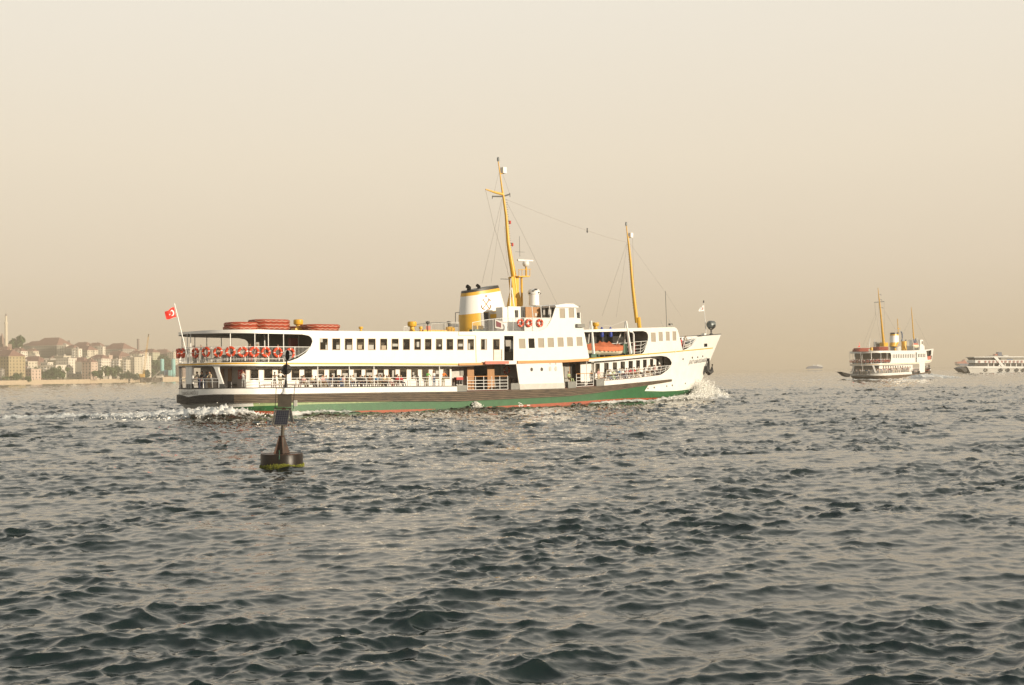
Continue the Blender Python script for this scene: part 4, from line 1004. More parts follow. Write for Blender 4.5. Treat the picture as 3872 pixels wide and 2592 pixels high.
def person(loc, rz, kind, top, bot, hair, label, group, long_=0, scale=1.0):
    me, hp = POSES[kind]
    o = bpy.data.objects.new('person', me); COL.objects.link(o)
    o.location = loc; o.rotation_euler = (0, 0, rz); o.scale = (scale,) * 3
    for i, m in ((1, 'cloth_' + top), (2, 'cloth_' + bot)):
        o.material_slots[i].link = 'OBJECT'; o.material_slots[i].material = M[m]
    if hair:
        h = bpy.data.objects.new('hair', HAIRM[long_]); COL.objects.link(h); h.parent = o; h.location = hp
        h.material_slots[0].link = 'OBJECT'; h.material_slots[0].material = M['hair_' + hair]
    tag(o, label, 'person', group)
    return o
NTH = ['first', 'second', 'third', 'fourth', 'fifth', 'sixth', 'seventh', 'eighth', 'ninth', 'tenth', 'eleventh', 'twelfth', 'thirteenth', 'fourteenth', 'fifteenth', 'sixteenth', 'seventeenth', 'eighteenth', 'nineteenth', 'twentieth', 'twenty-first', 'twenty-second'] + [f'{i}th' if i % 10 > 3 or i % 10 == 0 else f'{i}' + ('st', 'nd', 'rd')[i % 10 - 1] for i in range(23, 140)]
def on_side(fn, x, fdeck, inset, ship=FS):
    w_ = 3.5
    a = ship.s_at(fn(x, 1000)[0], 3.5 if fdeck is not fUD else 6, inset); a = ship.s_at(fn(x, 0)[0], fdeck(a) + .8, inset)
    u, v, _ = ship.loc(a, fdeck(a), inset); u2, v2, _ = ship.loc(a + .2, fdeck(a), inset)
    return ship.place(float(u), float(v), fdeck(a)), ship.th + math.atan2(float(v2 - v), float(u2 - u)), a
fMD = lambda a: fBT(a) - .06
fFD = lambda a: fFB(a) - .05
# standing on the lower stern deck
for x, ins, kd, top, bot, hr, lg, lb in (
    (300, 1.2, 'stand', 'purple', 'black', 'black', 0, 'child in a purple top at the stern corner rail of the large ferry'),
    (345, 2.2, 'lean', 'blue', 'beige', 'brown', 0, 'man in a blue shirt behind the stern post on the lower deck'),
    (402, 1.4, 'stand', 'black', 'black', 'black', 0, 'person all in black just right of the white stern post'),
    (436, 2.4, 'stand', 'white', 'beige', None, 0, 'person in a pale shirt behind the rail, right of the one all in black'),
    (482, 1.1, 'lean', 'white', 'navy', 'black', 0, 'young man in a white tee shirt leaning on the lower stern rail'),
    (540, .75, 'lean', 'black', 'navy', 'black', 0, 'heavy man in a black polo shirt leaning with crossed hands on the stern rail'),
    (625, .85, 'lean', 'beige', 'grey', 'black', 0, 'man in a beige shirt leaning on the stern rail beside the slanted strut'),
    (1005, 1.0, 'photo', 'white', 'grey', 'black', 0, 'man in white holding a camera to his face beside the red fire cabinet'),
    (1440, 1.0, 'spread', 'white', 'khaki', 'grey', 0, 'man in a white shirt with arms spread along the rail, behind the buoy topmark')):
    p, rz, a = on_side(r1, x, fMD, ins)
    if kd == 'spread': rz += math.pi
    person(p, rz, kd, top, bot, hr, lb, 'passengers standing on the lower deck', lg, 1.0 if x != 300 else .72)
for x, ins, kd, top, bot, hr, lg, lb in (
    (1440, .55, 'lean', 'green', 'khaki', 'fair', 0, 'man in a bright green shirt leaning over the side rail'),
    (1535, .6, 'stand', 'white', 'denim', 'fair', 1, 'woman in a white top and shorts standing between green and orange shirts'),
    (1655, .55, 'lean', 'orange', 'khaki', 'brown', 0, 'man in an orange shirt leaning on the side rail near the end of the saloon')):
    p, rz, a = on_side(r2, x, fMD, ins); person(p, rz, kd, top, bot, hr, lb, 'passengers standing on the lower deck', lg)
seats = [(r1, 1728, 'pink', 'khaki', 'brown', 1), (r1, 1825, 'beige', 'black', 'brown', 0), (r1, 1955, 'pink', 'khaki', 'brown', 0), (r1, 2000, 'grey', 'denim', 'black', 0), (r1, 2065, 'navy', 'black', 'black', 0), (r1, 2145, 'blue', 'denim', 'black', 0)]
seats += [(r2, x, t, b_, h, l) for x, t, b_, h, l in ((20, 'white', 'khaki', 'brown', 0), (75, 'pink', 'brown', 'brown', 0), (122, 'blue', 'denim', 'black', 0), (290, 'black', 'denim', 'black', 0), (352, 'pink', 'khaki', 'brown', 1), (425, 'khaki', 'denim', 'brown', 0),
         (478, 'white', 'navy', 'fair', 0), (578, 'black', 'navy', 'black', 0), (640, 'grey', 'black', 'fair', 1), (700, 'brown', 'khaki', 'fair', 1), (790, 'blue', 'khaki', 'black', 0), (838, 'grey', 'black', 'black', 0), (890, 'beige', 'black', 'brown', 0), (948, 'beige', 'pink', 'fair', 1), (1062, 'red', 'black', 'brown', 1), (1115, 'red', 'navy', 'fair', 0))]
prev = 'the photographed gap'
for i, (fn, x, t, b_, h, l) in enumerate(seats):
    p, rz, a = on_side(fn, x, fMD, 1.28)
    person(p, rz, 'sit', t, b_, h, f'{NTH[i]} seated passenger from the stern on the aft side bench, {t} top, {h} hair', 'passengers seated along the aft lower deck', l, 1.0 + .05 * rnd.uniform(-1, 1))
# upper stern deck
for x, ins, kd, top, bot, hr, lg, lb in (
    (322, .6, 'stand', 'grey', 'khaki', 'black', 0, 'dark haired passenger at the stern staff on the upper deck'),
    (400, .8, 'lean', 'navy', 'black', 'black', 0, 'passenger in navy leaning out left of the first upright lifebuoy on the upper deck'),
    (525, .7, 'lean', 'white', 'grey', 'grey', 0, 'grey haired man in a white shirt above the ring buoys on the upper stern deck'),
    (705, 1.0, 'sit', 'brown', 'black', 'brown', 0, 'seated passenger whose head shows above the fourth ring buoy'),
    (880, 1.0, 'sit', 'black', 'black', 'black', 0, 'seated dark haired passenger behind the upper rail left of the bare post'),
    (1088, .6, 'stand', 'pink', 'red', 'fair', 1, 'woman in a pink top standing left of the upper deck post'),
    (1172, .6, 'stand', 'white', 'beige', 'fair', 0, 'passenger in white standing right of the upper deck post'),
    (1265, 1.1, 'sit', 'orange', 'khaki', 'brown', 0, 'seated passenger in orange behind the upper deck ring buoys'),
    (1400, .6, 'lean', 'beige', 'black', 'black', 1, 'dark haired woman in beige bending over the upper deck rail'),
    (1525, 1.1, 'sit', 'red', 'navy', 'brown', 0, 'seated passenger behind the last ring buoy of the upper deck')):
    p, rz, a = on_side(r1, x, fUD, ins); person(p, rz, kd, top, bot, hr, lb, 'passengers on the upper stern deck', lg)
# lobbies and forward decks
for fn, x, fd, ins, kd, top, bot, hr, lg, sc, lb in (
    (r3, 1425, lambda a: fST(a) + .5, .9, 'sit', 'lightgreen', 'lightgreen', 'grey', 0, 1.1, 'person in pale green sitting on the locker by the forward gangway gate'),
    (r3, 1765, lambda a: fST(a) + .3, 1.0, 'stand', 'pink', 'beige', 'fair', 0, .95, 'person in pink standing by the locker just forward of the gangway gate'),
    (r4, 455, fUD, 2.2, 'sit', 'pink', 'grey', 'brown', 0, 1.0, 'passenger in pink behind the covered lifeboat on the upper deck'),
    (r4, 245, fUD, 2.0, 'stand', 'white', 'grey', 'grey', 0, 1.0, 'passenger in white in the corner aft of the lifeboat'),
    (r4, 872, fUD, .8, 'stand', 'red', 'red', 'brown', 0, 1.0, 'passenger in red behind the upper rail forward of the lifeboat'),
    (r4, 945, fUD, 1.6, 'stand', 'brown', 'black', 'black', 0, 1.0, 'dark haired passenger in brown behind the upper rail forward of the lifeboat'),
    (r4, 1510, fUD, .7, 'stand', 'red', 'red', 'black', 1, .95, 'dark haired woman in red at the bow rail of the large ferry'),
    (r4, 1548, fUD, 1.3, 'lean', 'beige', 'pink', 'fair', 0, 1.05, 'fair haired person in beige leaning on the bow rail beside the woman in red')):
    p, rz, a = on_side(fn, x, fd, ins); person(p, rz, kd, top, bot, hr, lb, 'passengers forward on the ferry', lg, sc)
for i, (x, t, b_, h, l) in enumerate(((515, 'khaki', 'denim', 'fair', 0), (560, 'white', 'green', 'brown', 1), (608, 'lightgreen', 'denim', 'grey', 0), (685, 'blue', 'navy', 'grey', 0), (725, 'white', 'denim', 'fair', 0), (785, 'pink', 'grey', 'brown', 0), (832, 'red', 'khaki', 'black', 0),
                                   (885, 'red', 'beige', 'brown', 0), (945, 'beige', 'black', 'grey', 0), (1045, 'white', 'beige', 'brown', 1), (1095, 'grey', 'black', 'fair', 0), (1165, 'pink', 'grey', 'brown', 0), (1238, 'black', 'grey', 'black', 0))):
    p, rz, a = on_side(r4, x, fFD, 1.15)
    person(p, rz, 'sit', t, b_, h, f'{NTH[i]} seated passenger from aft on the forward side bench, {t} top, {h} hair', 'passengers seated along the forward lower deck', l)
# ------------------------------------------------------------------ ring buoys
def ring_mesh():
    o = MB().torus((0, 0, 0), .39, .132, 40, 8, 'y', 0, lambda i: 1 if i % 10 == 0 else 0).build('lifebuoy', ['orange_ring', 'white_clean'], smooth=True)
    return o
ring0 = ring_mesh(); rused = [False]
def ringbuoy(loc, rz, label, group, sc=1.0):
    o = ring0 if not rused[0] else ring0.copy()
    if rused[0]: COL.objects.link(o)
    rused[0] = True
    o.location = loc; o.rotation_euler = (0, rnd.uniform(-.3, .3), rz); o.scale = (sc,) * 3
    tag(o, label, 'lifebuoy', group); return o
def side_at(ship, a, w_, inset):
    u, v, _ = ship.loc(a, w_, inset); u2, v2, _ = ship.loc(a + .2, w_, inset)
    return ship.place(float(u), float(v), w_), ship.th + math.atan2(float(v2 - v), float(u2 - u))
buoys = [(435, 740), (562, 728), (702, 728), (850, 722), (997, 728), (1132, 726), (1270, 728), (1412, 732), (1560, 740)]
for i, (x, y) in enumerate(buoys):
    a, w_ = FS.inv(*r1(x, y), -.12); p, rz = side_at(FS, a, w_, -.12)
    ringbuoy(p, rz, f'orange ring buoy on the upper stern rail, {NTH[i]} from the flagstaff' + (', behind the buoy topmark' if i == 8 else ''), 'ring buoys on the upper stern rail', 1.0)
for i, v_off in enumerate((1.0, 2.4, 3.6)):      # round the port quarter
    u, v, _ = FS.loc(v_off, 6, -.12); p = FS.place(float(u), B - float(v), W0(738)); u2, v2, _ = FS.loc(v_off + .2, 6, -.12)
    ringbuoy(p, FS.th + math.pi - math.atan2(float(v2 - v), float(u2 - u)), f'orange ring buoy seen edge on round the port stern corner, {NTH[i]} from the flagstaff', 'ring buoys on the upper stern rail')
for i, (x, y) in enumerate(((840, 697), (943, 697), (1073, 697))):
    a, w_ = FS.inv(*r3(x, y), -.08); p, rz = side_at(FS, a, w_, -.08)
    ringbuoy(p, rz, f'orange ring buoy on the bridge wing screen, {NTH[i]} from the funnel', 'ring buoys on the bridge wing', .92)
P_ = FS.P3(*r3(672, 1255), 2.9); ringbuoy(FS.place(P_.x, P_.y - .1, P_.z), TH, 'orange ring buoy on the wall inside the gangway lobby', None, .95)
# ------------------------------------------------------------------ rafts on the roof
def raft(fn, x0, x1, yc, v, th_, label):
    a, b_ = FS.P3(*fn(x0, yc), v), FS.P3(*fn(x1, yc), v); c = (a + b_) / 2; L_ = b_.x - a.x; W_ = 2.4
    k = .55; out_ = [(-L_ / 2, -W_ / 2 + k), (-L_ / 2 + k, -W_ / 2), (L_ / 2 - k, -W_ / 2), (L_ / 2, -W_ / 2 + k), (L_ / 2, W_ / 2 - k), (L_ / 2 - k, W_ / 2), (-L_ / 2 + k, W_ / 2), (-L_ / 2, W_ / 2 - k)]
    rt = empty('life_raft', tuple(FS.place(c.x, c.y, c.z)), TH)
    MB().tube([(x, y, 0) for x, y in out_], th_ / 2, 8, closed=True).build('float_ring', 'raft_orange', rt, smooth=True)
    MB().box((-L_ / 2 + .2, -W_ / 2 + .2, -.03), (L_ / 2 - .2, W_ / 2 - .2, .03)).build('raft_floor', 'deck_red', rt)
    gl = []
    for i in range(8):
        p, q = Vector((*out_[i], 0)), Vector((*out_[(i + 1) % 8], 0)); nrm = (p + q).normalized() * (th_ / 2 + .02); m_ = max(1, int((q - p).length / .28))
        for j in range(m_): t = j / m_; gl.append(p.lerp(q, t) + nrm + Vector((0, 0, -.07 if j % 2 else .05)))
    MB().tube(gl, .02, 4, closed=True).build('grab_line', 'frame_tan', rt)
    tag(rt, label, 'life raft', 'stacked life rafts on the saloon roof')
raft(r1, 825, 1122, 447, 2.5, .46, 'bottom raft of the aftermost orange stack on the roof'); raft(r1, 835, 1122, 402, 2.5, .46, 'top raft of the aftermost orange stack on the roof')
raft(r1, 1130, 1492, 446, 2.5, .40, 'bottom raft of the tallest orange stack of three'); raft(r1, 1120, 1497, 408, 2.5, .40, 'middle raft of the tallest orange stack of three'); raft(r1, 1120, 1497, 368, 2.5, .40, 'top raft of the tallest orange stack of three')
raft(r1, 1500, 1720, 450, 6.0, .42, 'orange raft partly hidden behind the mushroom vent'); raft(r1, 1745, 2080, 460, 2.5, .34, 'bottom raft of the forward stack right of the mushroom vent'); raft(r1, 1733, 2090, 426, 2.5, .42, 'top raft of the forward stack right of the mushroom vent')
# ------------------------------------------------------------------ lifeboat
a, b_ = FS.P3(*r4(262, 800), 1.0), FS.P3(*r4(735, 770), 1.0); c = (a + b_) / 2; L_ = b_.x - a.x; zt = FS.P3(*r4(500, 745), 1.0).z; zb = FS.P3(*r4(500, 850), 1.0).z
lb = empty('lifeboat', tuple(FS.place(c.x, 1.2, zb)), TH); tag(lb, 'white lifeboat under an orange canvas cover hanging in davits on the upper deck', 'lifeboat')
vs = []; fs = []; n1, n2 = 15, 7; Hb = zt - zb
for i in range(n1):
    t = -1 + 2 * i / (n1 - 1); ww = 1.0 * max(0.02, 1 - abs(t) ** 2.6); kz = Hb * (.28 * t ** 4); top = Hb * (1 + .22 * t * t)
    for j in range(n2):
        q = math.pi * j / (n2 - 1); vs.append((t * L_ / 2 * (1 - .0 * j), -ww * math.cos(q), top - (top - kz) * math.sin(q) ** .6))
for i in range(n1 - 1):
    for j in range(n2 - 1): fs.append((i * n2 + j, i * n2 + j + 1, (i + 1) * n2 + j + 1, (i + 1) * n2 + j))
MB().add(vs, fs).build('boat_hull', 'boat_hull', lb, smooth=True)
vs = []; fs = []
for i in range(21):
    t = -1 + 2 * i / 20; ww = 1.08 * max(0.04, 1 - abs(t) ** 2.8); top = Hb * (1 + .22 * t * t); rid = .55 * (1 - abs(t + .1) ** .8) + (.30 if i % 5 == 2 else 0) * (1 - t * t) + .12
    for j, (y, z) in enumerate(((-1, -.45 - .12 * (i % 2)), (-1.02, 0), (-.5, rid * .55), (0, rid), (.5, rid * .55), (1.02, 0), (1, -.45))): vs.append((t * L_ / 2 * 1.01, y * ww, top + z))
for i in range(20):
    for j in range(6): fs.append((i * 7 + j, i * 7 + j + 1, (i + 1) * 7 + j + 1, (i + 1) * 7 + j))
MB().add(vs, fs).build('canvas_cover', 'boat_cover', lb, smooth=True)
for i, (x, lbk) in enumerate(((438, 'left'), (552, 'right'))):
    p = FS.P3(*r4(x, 540), .5); o = MB().lathe([(.06, .55), (.14, .42), (.2, .1), (.24, -.45), (.16, -.65)], (0, 0, 0), 10).build('fender', 'blue_fender', None, smooth=True)
    o.location = FS.place(p.x, p.y, p.z); tag(o, f'blue fender hanging above the lifeboat cover, the {"aft" if i == 0 else "forward"} one of two', 'fender', 'blue fenders over the lifeboat')
# ------------------------------------------------------------------ flags
def flag(pts, v, name, m, label, rip=.12, sub=10):
    q = [FS.P3(*p, v) for p in pts]     # hoist top, hoist bottom, fly bottom, fly top
    rt = empty(name, tuple(FS.place(q[0].x, q[0].y, q[0].z)), TH); o0 = q[0]; tag(rt, label, 'flag')
    def pt(s_, t, off=0.0):
        p = q[0].lerp(q[3], s_).lerp(q[1].lerp(q[2], s_), t); return p - o0 + Vector((0, rip * math.sin(s_ * 7 + t * 1.5) * (.3 + s_) + off, 0.05 * math.sin(s_ * 6)))
    vs = [pt(i / sub, j / 6) for i in range(sub + 1) for j in range(7)]
    fs = [(i * 7 + j, i * 7 + j + 1, (i + 1) * 7 + j + 1, (i + 1) * 7 + j) for i in range(sub) for j in range(6)]
    o = MB().add(vs, fs).build('flag_cloth', m, rt, smooth=True)
    return rt, pt
fr, pt = flag([r1(183, 195), r1(212, 315), r1(98, 338), r1(76, 245)], B / 2, 'national_flag', 'flag_red', 'red flag with white crescent and star flying from the leaning stern staff')
mb = MB()
def disc(cx, cy, r_, off, seg=24, cut=None):
    vs = [pt(cx + r_ * .8 * math.cos(t), cy + r_ * math.sin(t), off) for t in np.linspace(0, 2 * math.pi, seg + 1)[:-1]]
    return vs
k = 20; ro, ri = .30, .24
vs = []
for i in range(k + 1):
    t = math.radians(38) + (2 * math.pi - math.radians(76)) * i / k
    o_ = (.42 - ro * .8 * math.cos(t) * -1, .5 + ro * math.sin(t)); 
    vs.append(pt(.36 + ro * .8 * math.cos(t + 0), .5 + ro * math.sin(t), -.03)); vs.append(pt(.36 + .075 + (ro * .74) * .8 * math.cos(t), .5 + ro * .74 * math.sin(t), -.03))
MB().add(vs, [(2 * i, 2 * i + 1, 2 * i + 3, 2 * i + 2) for i in range(k)]).build('crescent', 'flag_white', fr)
st_ = []
for i in range(10):
    r_ = .115 if i % 2 == 0 else .045; t = math.pi * 2 * i / 10; st_.append(pt(.66 + r_ * .8 * math.cos(t), .5 + r_ * math.sin(t), -.03))
MB().add(st_ + [pt(.66, .5, -.03)], [(i, (i + 1) % 10, 10) for i in range(10)]).build('star', 'flag_white', fr)
fr2, pt = flag([r4(1782, 195), r4(1788, 272), r4(1722, 268), r4(1742, 215)], B / 2, 'company_flag', 'flag_white', 'small white flag with a faint emblem flying from the bow staff')
MB().tube([pt(.3, .3, -.03), pt(.6, .7, -.03)], .06, 4).tube([pt(.6, .3, -.03), pt(.3, .7, -.03)], .06, 4).build('flag_emblem', 'pink_red', fr2)
# ------------------------------------------------------------------ light buoy in the foreground
Yb = CAM_H / (1765 - 1423.5) * F_PX
def B8(x, y, dy=0.0): return at_depth(*r8(x, y), Yb + dy)
base = B8(366, 1420)
bu = empty('light_buoy', (base.x, base.y, 0)); tag(bu, 'dark weathered light buoy with two ball topmarks and solar panels floating before the ferry', 'buoy')
def L8(x, y, dy=0.0): p = B8(x, y, dy); return Vector((p.x - base.x, p.y - base.y, p.z))
zt = L8(366, 1268).z; zw = -.35; Rb = (L8(597, 1320).x - L8(135, 1320).x) / 2
mat('buoy_steel', (0.007, 0.005, 0.004), 0.36, col2=(0.02, 0.012, 0.007), nscale=2.5, stretch=(1, 1, .5), bump=.2, spec=.25)
mat('buoy_rust', (0.09, 0.035, 0.018), 0.6, col2=(0.02, 0.015, 0.012), nscale=5)
mat('buoy_box', (0.075, 0.062, 0.045), 0.6, noise=.3, nscale=4)
mat('weed', (0.26, 0.26, 0.02), 0.8, col2=(0.03, 0.045, 0.01), nscale=14)
mat('solar', (0.014, 0.015, 0.028), 0.25, col2=(0.03, 0.032, 0.045), nscale=3)
mat('alu', (0.22, 0.20, 0.17), 0.45, metal=.6, noise=.1)
fl = MB().lathe([(Rb * .98, zw), (Rb, zw + .1), (Rb, zt - .04), (Rb * .98, zt), (Rb * .3, zt + .015)], (0, 0, 0), 48).build('float_drum', 'buoy_steel', bu, smooth=True)
MB().torus((0, 0, zt - .0), Rb * .97, .02, 40, 6, 'z').build('drum_rim', 'buoy_rust', fl)
wd_ = MB()
for i in range(1600):
    t = rnd.uniform(0, 2 * math.pi); h = rnd.uniform(.05, .17); w0_ = L8(500, 1410).z + .0 + rnd.uniform(-.06, .10) + .04 * math.sin(3 * t); r_ = Rb + .005
    c0 = Vector((r_ * math.cos(t), r_ * math.sin(t), w0_ + h * .5)); tx = Vector((-math.sin(t), math.cos(t), 0)); o_ = Vector((math.cos(t), math.sin(t), 0)) * rnd.uniform(.01, .045)
    wd_.add([c0 - tx * .025, c0 + tx * .025, c0 + tx * .012 + o_ + Vector((0, 0, -h)), c0 - tx * .012 + o_ + Vector((0, 0, -h)), c0 + o_ * 1.2 + Vector((0, 0, -h * .4))], [(0, 1, 2, 3), (0, 3, 4), (1, 4, 2)])
MB()
wd_.build('seaweed_fringe', 'weed', fl)
tz = L8(372, 1075).z
for t in (0.35, 0.35 + math.pi / 2, 0.35 + math.pi, 0.35 + 1.5 * math.pi):
    d = Vector((math.cos(t), math.sin(t), 0)); s_ = Vector((-math.sin(t), math.cos(t), 0)) * .02
    pts = [d * .06 + Vector((0, 0, zt)), d * Rb * .40 + Vector((0, 0, zt)), d * .12 + Vector((0, 0, tz)), d * .04 + Vector((0, 0, tz))]
    MB().hexa([p - s_ for p in pts], [p + s_ for p in pts]).build('tower_fin', 'buoy_rust', bu)
def q8(x, y, dy=0.0): return L8(x, y, dy)
MB().tube([Vector((0, 0, zt)), q8(377, 955), q8(392, 760)], [.085, .075, .07], 12).build('pole', 'buoy_box', bu, smooth=True)
p = q8(374, 1072); MB().lathe([(.06, -.02), (.19, -.015), (.19, .015), (.06, .02)], tuple(p), 16).build('pole_ring', 'buoy_rust', bu)
bx = [q8(320, 755, -.25), q8(470, 755, -.25), q8(470, 755, .3), q8(320, 755, .3)]; bx2 = [q8(318, 617, -.25), q8(472, 617, -.25), q8(472, 617, .3), q8(318, 617, .3)]
MB().hexa(bx, bx2).build('equipment_box', 'buoy_box', bu)
MB().hexa([p + Vector((0, 0, 0)) for p in [q8(312, 620, -.3), q8(476, 620, -.3), q8(476, 620, .35), q8(312, 620, .35)]], [q8(312, 612, -.3), q8(476, 612, -.3), q8(476, 612, .35), q8(312, 612, .35)]).build('box_lid', 'buoy_rust', bu)
def panel8(c4, th_=.025, name='solar_panel'):
    a, b_, c, d = c4; c = b_ + (d - a); nrm = (b_ - a).cross(d - a).normalized() * th_
    o = MB().hexa([a, b_, c, d], [p + nrm for p in (a, b_, c, d)]).build(name, 'alu', bu)
    s_ = -1 if nrm.y > 0 else 1
    ii = lambda u, v: a.lerp(b_, u).lerp(d.lerp(c, u), v) + nrm * (.0 if s_ < 0 else 1) + nrm.normalized() * (-.004 if s_ < 0 else .004)
    g = MB()
    for i in range(6):
        for j in range(8):
            u0, u1, v0, v1 = .05 + .9 * i / 6 + .006, .05 + .9 * (i + 1) / 6 - .006, .05 + .9 * j / 8 + .006, .05 + .9 * (j + 1) / 8 - .006
            g.add([ii(u0, v0), ii(u1, v0), ii(u1, v1), ii(u0, v1)], [(0, 1, 2, 3)])
    g.build('solar_cells', 'solar', o)
panel8([q8(302, 782, -.12), q8(456, 784, -.18), q8(432, 952, -.62), q8(272, 955, -.52)])
panel8([q8(470, 774, -.1), q8(440, 776, .45), q8(470, 922, .75), q8(500, 920, .05)])
panel8([q8(300, 785, -.1), q8(290, 775, .5), q8(258, 945, .75), q8(266, 960, -.35)])
MB().tube([q8(280, 768, -.15), q8(470, 768, -.15)], .025, 6).tube([q8(380, 760), q8(372, 960)], .05, 8).build('panel_bracket', 'buoy_rust', bu)
tb = q8(402, 612); tt = q8(405, 545); MB().lathe([(.2, 0), (.19, .04), (.125, .10), (.11, tt.z - tb.z - .02), (.09, tt.z - tb.z)], tuple(tb), 16).build('lantern', 'white_clean', bu, smooth=True)
p, q = q8(497, 745, -.1), q8(535, 680, .1); MB().box((p.x, p.y, p.z), (q.x, q.y, q.z)).build('battery_case', 'grey_white', bu)
MB().tube([q8(470, 700, 0), q8(500, 700, 0)], .02, 5).tube([q8(478, 760, 0), q8(505, 792, 0), q8(512, 745, 0)], .012, 5).build('cable', 'grey_white', bu)
for a, b_ in (((303, 545), (291, 765)), ((505, 510), (490, 780))):
    MB().tube([q8(*a), q8(*b_)], .014, 5).build('side_rod', 'black_paint', bu)
MB().tube([q8(303, 548), q8(400, 552), q8(505, 512)], .008, 4).build('rod_wire', 'black_paint', bu)
MB().tube([q8(409, 545), q8(410, 470), q8(411, 440), q8(415, 350), q8(418, 240), q8(425, 180)], [.09, .05, .035, .035, .035, .03], 8).build('top_pole', 'black_paint', bu, smooth=True)
for (x, y, rr_) in ((415, 341, 57), (425, 186, 57)):
    c = q8(x, y); rad = rr_ / 2.9036 / F_PX * Yb
    tm = MB()
    for ang in (R(20) if y > 300 else R(-55), R(110) if y > 300 else R(35)):
        d = Vector((math.cos(ang), math.sin(ang), 0)); s_ = Vector((-math.sin(ang), math.cos(ang), 0)) * .012
        ring = [c + d * rad * math.cos(t) + Vector((0, 0, rad * math.sin(t))) for t in np.linspace(0, 2 * math.pi, 33)[:-1]]
        m_ = len(ring); tm.add([p - s_ for p in ring] + [p + s_ for p in ring], [tuple(range(m_))[::-1], tuple(range(m_, 2 * m_))] + [(i, (i + 1) % m_, m_ + (i + 1) % m_, m_ + i) for i in range(m_)])
    tm.torus(tuple(c), rad, .012, 28, 5, 'z')
    tm.build('topmark', 'buoy_box' if False else 'near_black', bu)
MB().tube([q8(335, 1230, -.3), q8(338, 1290, -Rb - .02), q8(336, 1330, -Rb - .03)], .02, 5).build('mooring_rope', 'green_gear', bu)
# ------------------------------------------------------------------ the sea: one sheet of real waves, finer where it lies close
def wave_tile(n, Lt, peak, wdir, seed, rms, spread=2.0, small=0.0, chop=1.0):
    g = np.random.default_rng(seed); k1 = np.fft.fftfreq(n, Lt / n) * 2 * np.pi
    kx, ky = np.meshgrid(k1, k1, indexing='ij'); k = np.hypot(kx, ky); k[0, 0] = 1
    kp = 2 * np.pi / peak; c = (kx * math.cos(wdir) + ky * math.sin(wdir)) / k
    P = np.exp(-1.25 * (kp / k) ** 2) / k ** 3.4 * (0.07 + 0.93 * np.abs(c) ** spread) * np.exp(-(k * small) ** 2); P[0, 0] = 0
    A = np.sqrt(P) * (g.normal(size=(n, n)) + 1j * g.normal(size=(n, n)))
    h = np.fft.ifft2(A).real; s = rms / h.std()
    dx = np.fft.ifft2(-1j * kx / k * A).real * s * chop; dy = np.fft.ifft2(-1j * ky / k * A).real * s * chop
    return h * s, dx, dy, Lt
def sample(t, x, y, rot):
    h, dx, dy, Lt = t; n = h.shape[0]; C, S_ = math.cos(rot), math.sin(rot)
    u = (x * C + y * S_) / Lt * n; v = (-x * S_ + y * C) / Lt * n
    i = np.floor(u).astype(int); j = np.floor(v).astype(int); fu, fv = u - i, v - j; i %= n; j %= n; i2, j2 = (i + 1) % n, (j + 1) % n
    def b(a): return (a[i, j] * (1 - fu) + a[i2, j] * fu) * (1 - fv) + (a[i, j2] * (1 - fu) + a[i2, j2] * fu) * fv
    H, X, Y = b(h), b(dx), b(dy)
    return H, X * C - Y * S_, X * S_ + Y * C
TA = wave_tile(1024, 97.0, 3.0, R(93), 3, 0.044, 3.0, 0.015, 1.3)
TB = wave_tile(512, 23.0, 1.2, R(116), 11, 0.016, 2.0, 0.008, 1.1)
TC = wave_tile(256, 410.0, 26.0, R(80), 5, 0.07, 2.0, 0.3, 0.6)
# rows by distance, columns by bearing
rows = [3.0]
while rows[-1] < 7800:
    r_ = rows[-1]; k = 0.02 if r_ < 14 else (0.0030 if r_ < 60 else (0.0030 if r_ < 260 else (0.006 if r_ < 1200 else 0.02)))
    rows.append(r_ * (1 + k))
rows = np.array(rows)
c0 = np.arange(-27, 27.0001, 0.075); cols = np.radians(np.concatenate([np.arange(-178, -27, 2.5), c0, np.arange(28, 180.1, 2.5)]))
RR, AA = np.meshgrid(rows, cols, indexing='ij')
X = RR * np.sin(AA); Y = RR * np.cos(AA)
X = np.clip(X, -5800, 5800); Y = np.clip(Y, -290, 7900)
def seg_d(x, y, a, b):
    a = np.array(a, float); b = np.array(b, float); d = b - a; t = np.clip(((x - a[0]) * d[0] + (y - a[1]) * d[1]) / (d @ d), 0, 1)
    return np.hypot(x - a[0] - t * d[0], y - a[1] - t * d[1]), t
foam = np.zeros_like(X); lift = np.zeros_like(X); calm = np.ones_like(X)
def streak(pts, w0, w1, f0, f1, l0=0.0, l1=0.0):
    global foam, lift
    n = len(pts) - 1
    for i in range(n):
        d, t = seg_d(X, Y, pts[i], pts[i + 1]); T = (i + t) / n; wd = w0 + (w1 - w0) * T
        g = np.exp(-(d / wd) ** 2); foam = np.maximum(foam, g * (f0 + (f1 - f0) * T)); lift = np.maximum(lift, g * (l0 + (l1 - l0) * T))
def FW(u, v): P = FS.world(u, v); return (float(P[0]), float(P[1]))
# stern wash of the large ferry
streak([water(985, 1578), water(930, 1581), water(850, 1586)], 1.0, 2.4, .9, 1.1, .35, 1.25)
streak([water(850, 1586), water(760, 1587), water(680, 1587), water(600, 1587)], 2.4, 3.0, 1.1, 1.0, 1.25, .85)
streak([water(600, 1587), water(400, 1590), water(200, 1593), water(0, 1597), water(-300, 1603)], 3.0, 6.5, 1.0, .72, .85, .5)
streak([FW(15, -.4), FW(7, -.5)], .6, 1.2, .7, 1.0, .2, .55)
